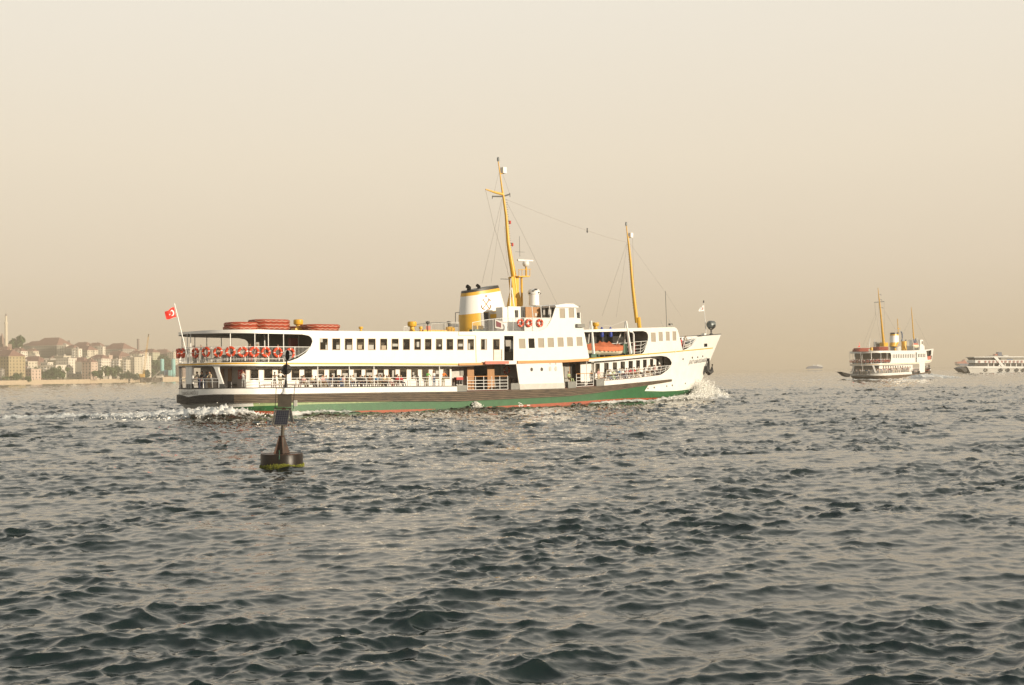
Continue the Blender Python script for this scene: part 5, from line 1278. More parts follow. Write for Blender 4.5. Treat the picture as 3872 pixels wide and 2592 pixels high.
# along the side
streak([FW(16, -.3), FW(34, -.3), FW(50, -.2)], .5, .6, .5, .55, .0, .05)
streak([FW(48, -.5), FW(52, -.5), FW(56, -.3)], .8, 1.0, .9, 1.0, .35, .5)
streak([FW(56, .0), FW(62, .7)], .9, 1.0, .7, .9, .15, .45)
# bow wave
bw = [FW(61, .4), FW(66, .6), FW(69, 1.6), FW(71.5, 3.6), FW(73.5, 5.8)]
streak(bw, 1.5, 2.0, .95, 1.1, .5, 1.7)
streak([FW(72, 3.0), FW(70.5, -1.0), FW(65, -3.4), FW(57, -5.0)], 1.2, 1.2, 1.0, .35, .9, .05)
streak([water(1115, 1545), water(1160, 1560), water(1215, 1572)], .8, 1.0, .75, .5, .9, .3)
# second and third ferries, small breaking crests, buoy
F2c = water(3255, 1434); F2e1 = (math.cos(R(53)), math.sin(R(53)))
streak([water(3000, 1440), water(3190, 1436), water(3260, 1437), water(3380, 1440), water(3480, 1437)], 3.0, 3.0, .75, .8, .1, .2)
streak([water(3480, 1435), water(3520, 1428), water(3560, 1432)], 5, 4.5, 1.0, .9, 1.6, 1.0); streak([water(3560, 1433), water(3622, 1432)], 4, 2.5, .95, .8, 1.0, .7)
streak([water(3665, 1408), water(3700, 1409), water(3760, 1410), water(3872, 1411)], 4, 4, .9, .6, .6, .2)
streak([water(2740, 1449), water(2870, 1449)], 1.8, 1.8, .55, .5); streak([water(3120, 1425), water(3230, 1430)], 3, 3, .4, .5)
streak([(base.x + .9, base.y - .3), (base.x + 1.7, base.y + .1)], .22, .22, .62, .35, .05, .02)
streak([water(1385, 1812), water(1420, 1806), water(1510, 1800)], .18, .2, .62, .6, .06, .06)
streak([water(1940, 1545), water(1800, 1555)], 1.0, .8, .5, .3)
Ha, Xa, Ya = sample(TA, X, Y, 0.35); Hb, Xb, Yb_ = sample(TB, X, Y, -0.5); Hc, Xc, Yc = sample(TC, X, Y, 0.1)
Pn = sample(TC, X * 2.3 + 90, Y * 1.1, 0.5)[0] / .07
patch = (0.62 + 0.62 * np.clip(0.5 + Pn * .45, 0, 1)) * (.80 + .20 * np.clip((RR - 22) / 45, 0, 1) + .85 * np.clip((RR - 60) / 150, 0, 1))
fade = np.clip((700 - RR) / 500, 0, 1)
H = Ha * patch + Hb * patch * fade + Hc
# the water in the lee of the ferry is smoother and the drum of the buoy keeps its own small collar
dk = np.exp(-(((X - base.x) ** 2 + (Y - base.y) ** 2) / 2.2 ** 2)); H = H * (1 - .7 * dk) - .02 * dk
rough = sample(TB, X * 1.7, Y * 1.7, 1.1)[0] / .02
lump = sample(TA, X * 2.1, Y * 2.1, 0.8)[0] / .044
H = H + lift * np.clip(0.80 + 0.08 * rough + .13 * lump, .25, 1.5)
Xf, Yf = X - (Xa + Xb * fade) * patch * (1 - .7 * dk), Y - (Ya + Yb_ * fade) * patch * (1 - .7 * dk)
nr, nc = X.shape
V = np.stack([Xf, Yf, H], -1).reshape(-1, 3)
idx = np.arange(nr * nc).reshape(nr, nc)
Fq = np.stack([idx[:-1, :-1], idx[:-1, 1:], idx[1:, 1:], idx[1:, :-1]], -1).reshape(-1, 4)[:, ::-1]
me = bpy.data.meshes.new('sea')
me.vertices.add(len(V)); me.vertices.foreach_set('co', V.astype(np.float32).ravel())
me.loops.add(Fq.size); me.loops.foreach_set('vertex_index', Fq.astype(np.int32).ravel())
me.polygons.add(len(Fq)); me.polygons.foreach_set('loop_start', np.arange(0, Fq.size, 4, dtype=np.int32)); me.polygons.foreach_set('loop_total', np.full(len(Fq), 4, dtype=np.int32))
me.polygons.foreach_set('use_smooth', np.ones(len(Fq), dtype=bool))
me.update(calc_edges=True)
at = me.attributes.new('foam', 'FLOAT', 'POINT'); at.data.foreach_set('value', foam.astype(np.float32).ravel())
sea = bpy.data.objects.new('sea', me); COL.objects.link(sea); tag(sea, 'choppy dark green sea with pale sky reflections and foam', kind='structure')
m = bpy.data.materials.new('sea_water'); m.use_nodes = True; nt = m.node_tree; L = nt.links.new
b = nt.nodes['Principled BSDF']; b.inputs['Base Color'].default_value = (0.003, 0.010, 0.007, 1); b.inputs['Roughness'].default_value = 0.03; b.inputs['IOR'].default_value = 1.68
tc = nt.nodes.new('ShaderNodeTexCoord'); mp = nt.nodes.new('ShaderNodeMapping'); mp.inputs['Scale'].default_value = (1, 1.3, 1)
L(tc.outputs['Object'], mp.inputs[0])
n1 = nt.nodes.new('ShaderNodeTexNoise'); n1.inputs['Scale'].default_value = 3.2; n1.inputs['Detail'].default_value = 5; n1.inputs['Roughness'].default_value = .6
L(mp.outputs[0], n1.inputs['Vector'])
bp = nt.nodes.new('ShaderNodeBump'); bp.inputs['Strength'].default_value = .22; bp.inputs['Distance'].default_value = .05
L(n1.outputs['Fac'], bp.inputs['Height']); L(bp.outputs[0], b.inputs['Normal'])
fa = nt.nodes.new('ShaderNodeAttribute'); fa.attribute_name = 'foam'
n2 = nt.nodes.new('ShaderNodeTexNoise'); n2.inputs['Scale'].default_value = 1.7; n2.inputs['Detail'].default_value = 10; n2.inputs['Roughness'].default_value = .72
mp2 = nt.nodes.new('ShaderNodeMapping'); mp2.inputs['Scale'].default_value = (.55, 1.1, 1); L(tc.outputs['Object'], mp2.inputs[0]); L(mp2.outputs[0], n2.inputs['Vector'])
s1 = nt.nodes.new('ShaderNodeMath'); s1.operation = 'ADD'; L(fa.outputs['Fac'], s1.inputs[0]); L(n2.outputs['Fac'], s1.inputs[1])
mr = nt.nodes.new('ShaderNodeMapRange'); mr.inputs['From Min'].default_value = .95; mr.inputs['From Max'].default_value = 1.17; L(s1.outputs[0], mr.inputs['Value'])
fb = nt.nodes.new('ShaderNodeBsdfPrincipled'); fb.inputs['Base Color'].default_value = (.80, .79, .76, 1); fb.inputs['Roughness'].default_value = .85
b2 = nt.nodes.new('ShaderNodeBump'); b2.inputs['Strength'].default_value = .35; b2.inputs['Distance'].default_value = .25; L(n2.outputs['Fac'], b2.inputs['Height']); L(b2.outputs[0], fb.inputs['Normal'])
mx = nt.nodes.new('ShaderNodeMixShader'); L(mr.outputs[0], mx.inputs[0]); L(b.outputs[0], mx.inputs[1]); L(fb.outputs[0], mx.inputs[2]); L(mx.outputs[0], nt.nodes['Material Output'].inputs[0])
me.materials.append(m)
# ------------------------------------------------------------------ spray thrown up at the bow, stern and the water jet in the side
mat('spray_white', (.85, .84, .80), .9)
def spray(name, items, n_, label, seed):
    g = np.random.default_rng(seed); mb = MB()
    for _ in range(n_):
        (cx, cy), (dx, dy), (rx, ry), hmax = items[g.integers(len(items))]
        t = g.uniform(0, 1); h = hmax * g.beta(1.1, 2.4) * math.sin(math.pi * min(1, .25 + .75 * t)); k = 1 + .5 * h / max(hmax, .1)
        p = Vector((cx + dx * t + g.normal() * rx * k, cy + dy * t + g.normal() * ry * k, h + .05)); r_ = (.075 if h < .4 * hmax else .038) * g.uniform(.5, 1.5)
        q = [p + Vector(tuple(g.normal(size=3) * r_)) for _ in range(4)]
        mb.add(q, [(0, 1, 2), (0, 2, 3), (0, 3, 1), (1, 3, 2)])
    o = mb.build(name, 'spray_white'); tag(o, label, kind='stuff'); return o
def it(a, b_, rx, ry, h): return (a, (b_[0] - a[0], b_[1] - a[1]), (rx, ry), h)
spray('bow_spray', [it(FW(68, .8), FW(72, 3.2), .5, .5, 1.6), it(FW(70.5, 2.0), FW(74, 6.0), .45, .45, 2.4), it(FW(72, 4.2), FW(74.5, 6.5), .5, .5, 3.0), it(FW(73, 5.4), FW(73.8, 4.4), .5, .5, 2.9), it(FW(71.5, 3.0), FW(73, 2.2), .7, .7, 1.7), it(FW(62, -.3), FW(70, 0), .5, .5, .9)], 42000, 'white spray and broken water thrown up by the ferry bow', 1)
spray('stern_spray', [it(water(920, 1583), water(700, 1588), .8, 1.2, 1.3), it(water(860, 1586), water(760, 1587), .8, 1.2, 1.5), it(water(700, 1588), water(250, 1592), 1.2, 2.0, .7), it(FW(3, 1), FW(12, -.5), .4, .4, .5)], 4000, 'white churned water behind the ferry stern', 2)
jp = r2(2070, 1290); js = FS.inv(*jp); jl = [tuple(map(float, FS.loc(js[0], js[1], -.05)))]
g = np.random.default_rng(8); mb = MB()
for _ in range(900):
    t = g.uniform(0, 1) ** .7; u, v, w_ = jl[0]; hh = js[1] * (1 - t ** 1.3)
    P = FS.place(u + g.normal() * (.08 + .28 * t), v - .1 - .6 * t + g.normal() * .1, hh); mb.add([P + Vector(tuple(g.normal(size=3) * .05)) for _ in range(4)], [(0, 1, 2), (0, 2, 3), (0, 3, 1), (1, 3, 2)])
tag(mb.build('cooling_water_jet', 'spray_white'), 'water pouring from an outlet in the green hull side', kind='stuff')
# ------------------------------------------------------------------ the second ferry, going away to the right
T2 = R(53); C2 = water(3262, 1434); B2 = 12.0
S2 = Ship((C2[0] + math.sin(T2) * B2 / 2, C2[1] - math.cos(T2) * B2 / 2), 0.0, T2, B2, 5.0, 24.0, 66.0, 4.0, 8.5, pst=2.3)
f2 = empty('passenger_ferry', (float(S2.O[0]), float(S2.O[1]), 0), T2)
tag(f2, 'smaller looking white ferry crowded with people, seen from astern', 'ferry')
def V0(y, x=596): return S2.plane(*r6(x, y), B2 / 2)[1]
def E2(y): return (0.0, V0(y), 'L')
def prof2(pts):
    q = sorted([(p[0], p[1]) if len(p) == 3 else S2.inv(*p) for p in pts]); a = [t[0] for t in q]; b = [t[1] for t in q]
    return lambda s_: float(np.interp(s_, a, b))
def pan2(name, pts, m, holes=(), inset=0.0, th=.08, mirror=True, par=None): return S2.panel(name, pts, m, par or f2, holes=holes, inset=inset, th=th, mirror=mirror, grid=1.2)
def strip2(name, f0, f1, s0, s1, m, inset=0.0, th=.08):
    ss = np.linspace(s0, s1, 30); pan2(name, [(a, f0(a), 'L') for a in ss] + [(a, f1(a), 'L') for a in ss[::-1]], m, inset=inset, th=th)
gT = prof2([E2(1002), r6(850, 985), r6(1740, 945), r6(2170, 870)]); gB = prof2([E2(1048), r6(1000, 1062), r6(1700, 1045), r6(2160, 960)])
E_s = S2.S - .3
strip2('hull_side', lambda a: -1.2, gB, 0, E_s, 'pale_green', th=.1); strip2('rubbing_belt', gB, gT, 0, E_s, 'wood_strake', -.15, .2)
gW = prof2([E2(955), r6(850, 935), r6(1725, 893), r6(2090, 850), r6(2170, 820)]); sA = S2.inv(*r6(1725, 900))[0]; sB2 = S2.inv(*r6(2095, 860))[0]
strip2('bulwark', gT, gW, 0, sA, 'white_hull'); strip2('bulwark', gT, gW, sB2, E_s, 'white_hull')
gS1 = prof2([E2(775), r6(700, 765), r6(1250, 748), r6(1840, 722), r6(2100, 690), r6(2170, 655)]); gS0 = prof2([E2(735), r6(700, 722), r6(1250, 708), r6(1840, 690), r6(2170, 625)])
strip2('deck_band', gS1, gS0, 0, E_s, 'white_paint'); strip2('painted_stripe', lambda a: (gS1(a) + gS0(a)) / 2 - .06, lambda a: (gS1(a) + gS0(a)) / 2 + .06, 0, E_s, 'yellow_paint', -.03, .04)
w2 = [rect(r6, x, x + 17, 518 - (x - 1290) * .018, 600 - (x - 1290) * .01) for x in [1290 + 37.5 * i for i in range(13)]] + [rect(r6, x, x + 18, 505, 582) for x in (1835, 1870, 1905, 1940, 1975)]
dr2 = rect(r6, 1785, 1808, 475, 690); fo2 = [r6(2014, 445), r6(2125, 425), r6(2122, 515), r6(2110, 540), r6(2135, 545), r6(2128, 625), r6(2045, 640)]
gR = prof2([E2(478), r6(900, 445), r6(1700, 436), r6(1900, 425), r6(2150, 395)])
pan2('side_wall', [(0, V0(735), 'L'), r6(700, 722), r6(1200, 709), r6(1240, 690), r6(1256, 640), r6(1258, 530), r6(1240, 486), r6(900, 487), E2(505), E2(478), r6(900, 445), r6(1700, 436), r6(1900, 425), r6(2150, 395), (E_s, gR(E_s), 'L'), (E_s, gS0(E_s), 'L'), r6(1840, 690), r6(1250, 708)], 'white_paint', holes=w2 + [dr2, fo2])
for q in w2: S2.panel('window', q, 'saloon_glass', f2, inset=.05, th=.03, grid=3)
pan2('forward_glazing', [r6(2010, 440), r6(2130, 420), r6(2128, 530), r6(2014, 540)], 'saloon_glass', inset=.5); pan2('ladder_screen', [r6(2040, 560), r6(2135, 548), r6(2130, 625), r6(2045, 640)], 'pink_red', inset=.3, th=.05)
S2.deck('roof_deck', [(a, gR(a) - .05) for a in np.linspace(0, E_s - 1, 15)], 'ceiling', f2, inset=.1); S2.deck('upper_deck', [(a, gS0(a) - .15) for a in np.linspace(0, E_s - 1, 15)], 'ceiling', f2, inset=.1, th=.2)
S2.deck('main_deck', [(a, gW(a) - .1) for a in np.linspace(0, E_s - 3, 15)], 'deck_red', f2, inset=.1)
lw2 = [rect(r6, x, x + 20, 765, 830) for x in range(1080, 1700, 52)]
pan2('saloon_wall', [r6(950, 740), r6(1720, 715), r6(1720, 900), r6(950, 925)], 'white_paint', holes=lw2, inset=1.4)
u = float(S2.loc(S2.inv(*r6(950, 800), 1.4)[0], 3, 1.4)[0]); MB().box((u - .1, 1.4, gW(6) - .1), (u, B2 - 1.4, gS1(6))).build('aft_bulkhead', 'ceiling', f2); MB().box((u + 5, .1, gS0(6)), (u + 5.1, B2 - .1, gR(6) - .1)).build('aft_bulkhead', 'interior', f2)
MB().box((u + 6, 4, gW(6)), (u + 30, 8, gS1(9) - .1)).build('inner_casing', 'interior', f2); MB().box((u + 6, 4, gS0(6)), (u + 40, 8, gR(9) - .2)).build('inner_casing', 'interior', f2)
pan2('gangway_block', [r6(1862, 690), r6(1985, 675), r6(1985, 915), r6(1868, 920)], 'white_paint', inset=-.05)
pan2('frame_post', [r6(604, 765), r6(640, 764), r6(638, 895), r6(605, 897)], 'white_paint', inset=-.02, th=.2, mirror=False); pan2('frame_post', [r6(845, 760), r6(888, 758), r6(945, 915), r6(905, 918)], 'white_paint', inset=-.02, th=.2)
for x in (1712, 1840): pan2('fender_board', [r6(x, 880), r6(x + 40, 875), r6(x + 45, 940), r6(x + 10, 945)], 'near_black', inset=-.2, th=.2, mirror=False)
def rail2(top, h, s0, s1, bars=(0, .5), post=2.0, m='white_clean'):
    mb = MB(); ss = np.linspace(s0, s1, 24)
    for side in (0, 1):
        def P(a, z):
            u, v, _ = S2.loc(a, z, .03); return (float(u), B2 - float(v) if side else float(v), z)
        for k in bars: mb.tube([P(a, top(a) - h * k) for a in ss], .04, 4)
        for a in np.linspace(s0, s1, int((s1 - s0) / post)): mb.tube([P(a, top(a) - h), P(a, top(a))], .035, 4)
    mb.build('railing', m, f2)
s_e = S2.inv(*r6(1240, 600))[0]
rail2(lambda a: gS0(a) + 1.35, 1.35, 0, s_e, (0, .5, 1), .5); rail2(lambda a: gW(a) + 1.0, 1.0, 0, sA, (0, .33, .66), 1.6); rail2(lambda a: gT(a) + 1.6, 1.6, sA, S2.inv(*r6(1860, 800))[0], (0, .3, .6), .7)
for x in (420, 608, 832, 1038, 1170):
    a = S2.s_at(r6(x, 0)[0], 6.5) if x > 600 else (596 - x) / 60
    u, v, _ = S2.loc(a, 6.5, .05)
    MB().tube([(float(u), float(v), gS0(a)), (float(u), float(v), gR(a))], .07, 5).build('deck_post', 'white_clean', f2); MB().tube([(float(u), B2 - float(v), gS0(a)), (float(u), B2 - float(v), gR(a))], .07, 5).build('deck_post', 'white_clean', f2)
P6 = lambda x, y, v=6.0: S2.P3(*r6(x, y), v)
k6 = float(S2.world(25, 6)[1]) / F_PX / 5.715
# funnel
vs = []; n = 24
for (xa, xb, ya, yb) in ((1195, 1480, 360, 350), (1190, 1400, 345, 345), (1192, 1455, 278, 240), (1200, 1445, 130, 95), (1203, 1440, 100, 62), (1205, 1440, 60, 35)):
    p, q = P6(xa, ya), P6(xb, yb); c = (p + q) / 2; hw = (xb - xa) / 2 * k6; sl_ = (q.z - p.z) / (q.x - p.x)
    for j in range(n): t = 2 * math.pi * j / n; vs.append((c.x + hw * 1.0 * math.cos(t), 6 + hw * .72 * math.sin(t), c.z + sl_ * hw * math.cos(t) * .5))
fm = MB().add(vs, [(k * n + j, k * n + (j + 1) % n, (k + 1) * n + (j + 1) % n, (k + 1) * n + j) for k in range(5) for j in range(n)]); fm.m = [k for k in (0, 0, 1, 0, 2) for _ in range(n)]; fm.f.append(tuple(range(5 * n, 6 * n))); fm.m.append(2)
fm.build('funnel', ['yellow_paint', 'white_clean', 'near_black'], f2, smooth=True)
p = P6(1480, 130); MB().tube([p + Vector((.9 * math.cos(t) - .2, 0, 1.6 * math.sin(t) * 1.0)) for t in np.linspace(-1.6, 1.8, 9)], .22, 6).build('exhaust_pipe', 'far_blue', f2)
def box6(name, x0, x1, y0, y1, v, d, m):
    a, b_ = P6(x0, y1, v), P6(x1, y0, v); MB().box((min(a.x, b_.x), v, a.z), (max(a.x, b_.x), v + d, b_.z)).build(name, m, f2)
def cyl6(name, x0, x1, y0, y1, v, m):
    p, q = P6((x0 + x1) / 2, y1, v), P6((x0 + x1) / 2, y0, v); r_ = (x1 - x0) / 2 * k6; MB().lathe([(r_, 0), (r_, q.z - p.z)], tuple(p), 16).build(name, m, f2, smooth=True)
cyl6('funnel_base', 1240, 1470, 345, 440, 6, 'grey_white'); cyl6('ventilator_drum', 1480, 1590, 235, 435, 4, 'yellow_paint'); cyl6('roof_vent', 795, 860, 370, 435, 5, 'yellow_paint'); cyl6('roof_vent', 1318, 1362, 385, 437, 2, 'yellow_paint')
box6('deck_house', 1130, 1190, 265, 345, 6, 2, 'yellow_paint'); box6('deck_house', 940, 1060, 250, 355, 9, 1, 'mid_grey'); box6('roof_box', 1590, 1700, 205, 430, 8, .5, 'ceiling')
box6('bridge_wing', 1885, 1945, 205, 330, 1.0, 4, 'white_clean'); box6('bridge_wing', 1880, 1975, 330, 440, .4, 8, 'white_clean'); box6('bridge_window', 1915, 1940, 235, 300, .95, .1, 'saloon_glass')
def r7(x, y): return (3120 + x / 3.1157, 1050 + y / 3.1157)
P7 = lambda x, y, v=6.0: S2.P3(*r7(x, y), v)
k7 = k6 * 5.715 / 3.1157
m_ = MB().tube([P7(622, 122), P7(632, 220), P7(645, 330), P7(662, 500), P7(675, 640), P7(693, 812)], [k7 * q for q in (3, 5, 8, 10, 13, 17)], 8).build('main_mast', 'yellow_paint', f2, smooth=True)
MB().tube([P7(580, 294), P7(640, 288), P7(695, 284)], .12, 5).build('yard', 'dark_grey', m_)
for x, y in ((655, 200), (665, 262), (680, 355)): MB().tube([P7(x - 25, y), P7(x, y), P7(x + 5, y + 10)], .08, 4).build('light_bracket', 'dark_grey', m_)
MB().tube([P7(1015, 350), P7(1022, 440), P7(1032, 570), P7(1045, 740)], [k7 * q for q in (3, 5, 6, 8)], 8).build('fore_mast', 'yellow_paint', f2, smooth=True)
MB().tube([P7(852, 487), P7(862, 650)], [k7 * 4, k7 * 5], 6).tube([P7(850, 600), P7(884, 605)], .12, 5).build('signal_mast', 'yellow_paint', f2)
for a, b_, v in (((590, 300), (595, 440), 6), ((595, 420), (445, 800), 10), ((612, 430), (485, 820), 8), ((630, 300), (620, 560), 6), ((620, 560), (665, 780), 4), ((695, 290), (700, 760), 6), ((705, 400), (825, 610), 4), ((1010, 470), (910, 680), 9), ((1060, 490), (1215, 800), 3), ((580, 300), (600, 500), 7)):
    MB().tube([P7(*a), P7(*b_, v)], .022, 4).build('stay_wire', 'wire', f2)
for x0, x1 in ((1715, 1745), (1815, 1860)): MB().tube([P6(x0, 165, .5), P6(x1, 425, .5)], .16, 5).build('boat_davit', 'white_clean', f2)
for x0, x1 in ((798, 775), (895, 912)): MB().tube([P6(x0, 180, 8), P6(x1, 430, 8)], .12, 5).build('boat_davit', 'white_clean', f2)
MB().tube([P6(565, 190), P6(622, 775)], [.05, .09], 5).build('stern_staff', 'white_clean', f2)
MB().tube([P6(1740, 190, 1), P6(1755, 300, 1)], .2, 5).tube([P6(1780, 180, 1), P6(1770, 290, 1)], .2, 5).build('hanging_fender', 'far_blue', f2)
pts = [P6(170, 893, 9.5), P6(380, 945, 9.5), P6(360, 1010, 9.5), P6(285, 985, 9.5)]; MB().add(pts + [p + Vector((0.2, 1.6, 0)) for p in pts], [(0, 1, 2, 3), (7, 6, 5, 4), (0, 1, 5, 4), (1, 2, 6, 5), (2, 3, 7, 6), (3, 0, 4, 7)]).build('quarter_fender', 'near_black', f2)
# its boat, rafts, flag
mat('raft_dull', (.32, .075, .045), .8)
p = P6(1715, 345, 1.0); q = P6(1840, 345, 1.0)
bt = empty('lifeboat', tuple(S2.place(p.x, 1.0, p.z)), T2); tag(bt, 'small lifeboat with a red cover hanging on the second ferry', 'lifeboat'); L_ = q.x - p.x
MB().tube([(L_ * t, 0, .1 + .25 * (2 * t - 1) ** 2) for t in np.linspace(0, 1, 9)], [.1, .5, .7, .8, .8, .8, .7, .5, .1], 8).build('boat_hull', 'boat_hull', bt, smooth=True)
MB().tube([(L_ * t, 0, .55 + .25 * (2 * t - 1) ** 2) for t in np.linspace(0, 1, 9)], [.08, .4, .6, .65, .65, .65, .6, .4, .08], 8).build('canvas_cover', 'pink_red', bt, smooth=True)
for i, (x0, x1, y, v, lb_) in enumerate(((475, 710, 448, 5, 'bottom raft of the aft stack on the second ferry'), (480, 705, 422, 5, 'middle raft of the aft stack on the second ferry'), (530, 705, 396, 5, 'top raft of the aft stack on the second ferry'), (900, 1150, 425, 3, 'bottom raft of the forward stack on the second ferry'), (900, 1150, 398, 3, 'middle raft of the forward stack on the second ferry'), (905, 1140, 370, 3, 'top raft of the forward stack on the second ferry'))):
    c = P6((x0 + x1) / 2, y, v); o = MB().tube([(a, b_, 0) for a, b_ in ((-2.2, -1.1), (-1.6, -1.6), (1.6, -1.6), (2.2, -1.1), (2.2, 1.1), (1.6, 1.6), (-1.6, 1.6), (-2.2, 1.1))], .2, 6, closed=True).box((-1.9, -1.3, -.05), (1.9, 1.3, .05)).build('life_raft', 'raft_dull', None, smooth=True)
    o.location = S2.place(c.x, v, c.z); o.rotation_euler = (0, 0, T2 - R(35)); tag(o, lb_, 'life raft', 'life rafts on the second ferry')
c = P6(582, 325); o = MB().add([P6(578, 318) - c, P6(585, 360) - c, P6(532, 362) - c, P6(560, 335) - c, P6(565, 255) - c, P6(580, 285) - c, P6(572, 320) - c], [(0, 1, 2, 3), (4, 5, 0, 6)]).build('national_flag', 'flag_red', None)
o.location = S2.place(c.x, c.y, c.z); o.rotation_euler = (0, 0, T2); tag(o, 'small limp red flag on the stern staff of the second ferry', 'flag')
# its ring buoys and people, small in the picture
mat('ring_red', (.42, .06, .035), .6)
RB = MB().torus((0, 0, 0), .34, .085, 14, 5, 'y').build('lifebuoy', 'ring_red', None)
k = 0
for side in (0, 1):
    a = .5
    while a < s_e - .3:
        if side and a > 6: break
        w_ = gS0(a) + .8; u, v, _ = S2.loc(a, w_, -.1); u2, v2, _ = S2.loc(a + .2, w_, -.1); u, v, u2, v2 = map(float, (u, v, u2, v2)); hd = math.atan2(v2 - v, u2 - u)
        o = RB if k == 0 else RB.copy()
        if k: COL.objects.link(o)
        o.location = S2.place(u, B2 - v if side else v, w_); o.rotation_euler = (0, 0, T2 + (math.pi - hd if side else hd))
        tag(o, f'red ring buoy on the second ferry, {NTH[int(a / 1.25)]} from its stern staff, ' + ('far' if side else 'near') + ' side', 'lifebuoy', 'ring buoys on the second ferry'); k += 1; a += 1.25
def lowp(kind):
    P, E_, Rr, S_ = pose(kind); m_ = skin_mesh(P, E_, Rr, S_, 'person_far', 0); return m_
FARP = [lowp('stand'), lowp('lean')]
for m_ in FARP: m_.materials[0] = M['skin']
def far_person(loc, rz, label, group, kind=0, top=None):
    top = top or rnd.choice(['white', 'white', 'white', 'beige', 'black', 'navy', 'pink', 'blue', 'red', 'grey']); o = bpy.data.objects.new('person', FARP[kind]); COL.objects.link(o); o.location = loc; o.rotation_euler = (0, 0, rz)
    o.material_slots[1].link = 'OBJECT'; o.material_slots[1].material = M['cloth_' + top]; o.material_slots[2].link = 'OBJECT'; o.material_slots[2].material = M[rnd.choice(['cloth_black', 'cloth_navy', 'cloth_khaki', 'cloth_beige'])]
    tag(o, label.format(top=top), 'person', group); return o
for deck, f_, s1, st, ln, gname in ((0, lambda a: gW(a) - .1, sA - 1, .62, '{top} topped passenger, NN from the stern on the SS lower rail of the second ferry', 'crowd on the lower deck of the second ferry'), (1, lambda a: gS0(a) - .15, s_e, .95, '{top} topped passenger, NN from the stern on the SS upper rail of the second ferry', 'crowd on the upper stern deck of the second ferry')):
    for side in (0, 1):
        a = .3; cn_ = 0
        while a < (s1 if not side else 7):
            ins = rnd.uniform(.5, 1.1); u, v, _ = map(float, S2.loc(a, f_(a), ins)); u2, v2, _ = map(float, S2.loc(a + .2, f_(a), ins))
            hd = math.atan2(v2 - v, u2 - u); far_person(S2.place(u, B2 - v if side else v, f_(a)), T2 + (math.pi - hd if side else hd), ln.replace('NN', NTH[cn_]).replace('SS', 'far' if side else 'near'), gname, rnd.choice([0, 0, 1])); cn_ += 1; a += st * rnd.uniform(.7, 1.5)
for i, x in enumerate((1730, 1760, 1800, 1830, 2000, 2030, 2060, 2090, 2120)):
    a = S2.s_at(r6(x, 0)[0], 4, .9); u, v, _ = map(float, S2.loc(a, 4, .9)); far_person(S2.place(u, v, (gW if x > 1900 else gT)(a) - .1), T2, '{top} topped passenger forward on the second ferry, ' + NTH[i] + ' from the gangway', 'crowd forward on the second ferry')
# ------------------------------------------------------------------ the third, low ferry cut by the right edge, bow to the left
def r9(x, y): return (3472 + x / 5.8575, 1300 + y / 5.8575)
Y3 = 690.0; T3 = R(8)
o3 = at_depth(*r9(950, 650), Y3)
f3 = empty('excursion_ferry', (o3.x, o3.y, 0), T3); tag(f3, 'low white ferry with tyre fenders and diagonal white strut at the right edge', 'ferry')
def L9(x, y, v=0.0):     # point on the lengthwise plane v of the third ferry
    d = ray(*r9(x, y)); nn = np.array([-math.sin(T3), math.cos(T3)]); t = (v + np.array([o3.x, o3.y]) @ nn) / (d[:2] @ nn); P = d * t
    return Vector(((P[0] - o3.x) * math.cos(T3) + (P[1] - o3.y) * math.sin(T3), v, CAM_H + P[2]))
def slab9(name, pts, v0, v1, m):
    q = [L9(x, y, 0) for x, y in pts]; n = len(q); vs = [(p.x, v0, p.z) for p in q] + [(p.x, v1, p.z) for p in q]
    return MB().add(vs, [tuple(range(n)), tuple(range(2 * n - 1, n - 1, -1))] + [(i, (i + 1) % n, n + (i + 1) % n, n + i) for i in range(n)]).build(name, m, f3)
slab9('hull', [(1100, 540), (1300, 545), (2700, 580), (4600, 580), (4600, 700), (1180, 700)], 0, 9, 'grey_white'); slab9('deck_band', [(1060, 505), (1600, 500), (2343, 508), (4600, 510), (4600, 560), (2343, 552), (1500, 548), (1100, 535)], -.2, 9.2, 'white_hull')
slab9('bow_ramp', [(945, 548), (1040, 505), (1075, 520), (1108, 595), (1050, 640)], .5, 8, 'near_black')
slab9('lower_saloon', [(1290, 432), (4600, 440), (4600, 508), (1250, 502)], 1.2, 8, 'window_dark')
for i, x in enumerate(range(1560, 3700, 125)): slab9('window_pillar', [(x, 436), (x + 18, 436), (x + 18, 506), (x, 506)], .9, 1.1, 'white_paint')
slab9('upper_band', [(1262, 366), (4600, 380), (4600, 440), (1262, 430)], 0, 9, 'white_paint')
slab9('upper_saloon', [(1240, 306), (1850, 300), (1850, 370), (1285, 360)], .8, 8.2, 'window_dark'); slab9('roof', [(1232, 296), (1680, 284), (4600, 292), (4600, 306), (1240, 308)], -.2, 9.2, 'white_paint')
slab9('upper_saloon', [(1850, 315), (4600, 320), (4600, 378), (1850, 370)], 1.2, 8, 'ceiling'); slab9('name_plate', [(1990, 342), (2120, 342), (2120, 362), (1990, 362)], 1.1, 1.19, 'far_blue')
slab9('diagonal_strut', [(1660, 292), (1735, 290), (1925, 520), (1860, 522)], -.3, .1, 'white_clean'); slab9('diagonal_strut', [(1815, 440), (1835, 455), (1795, 508), (1758, 508)], -.3, .1, 'white_clean')
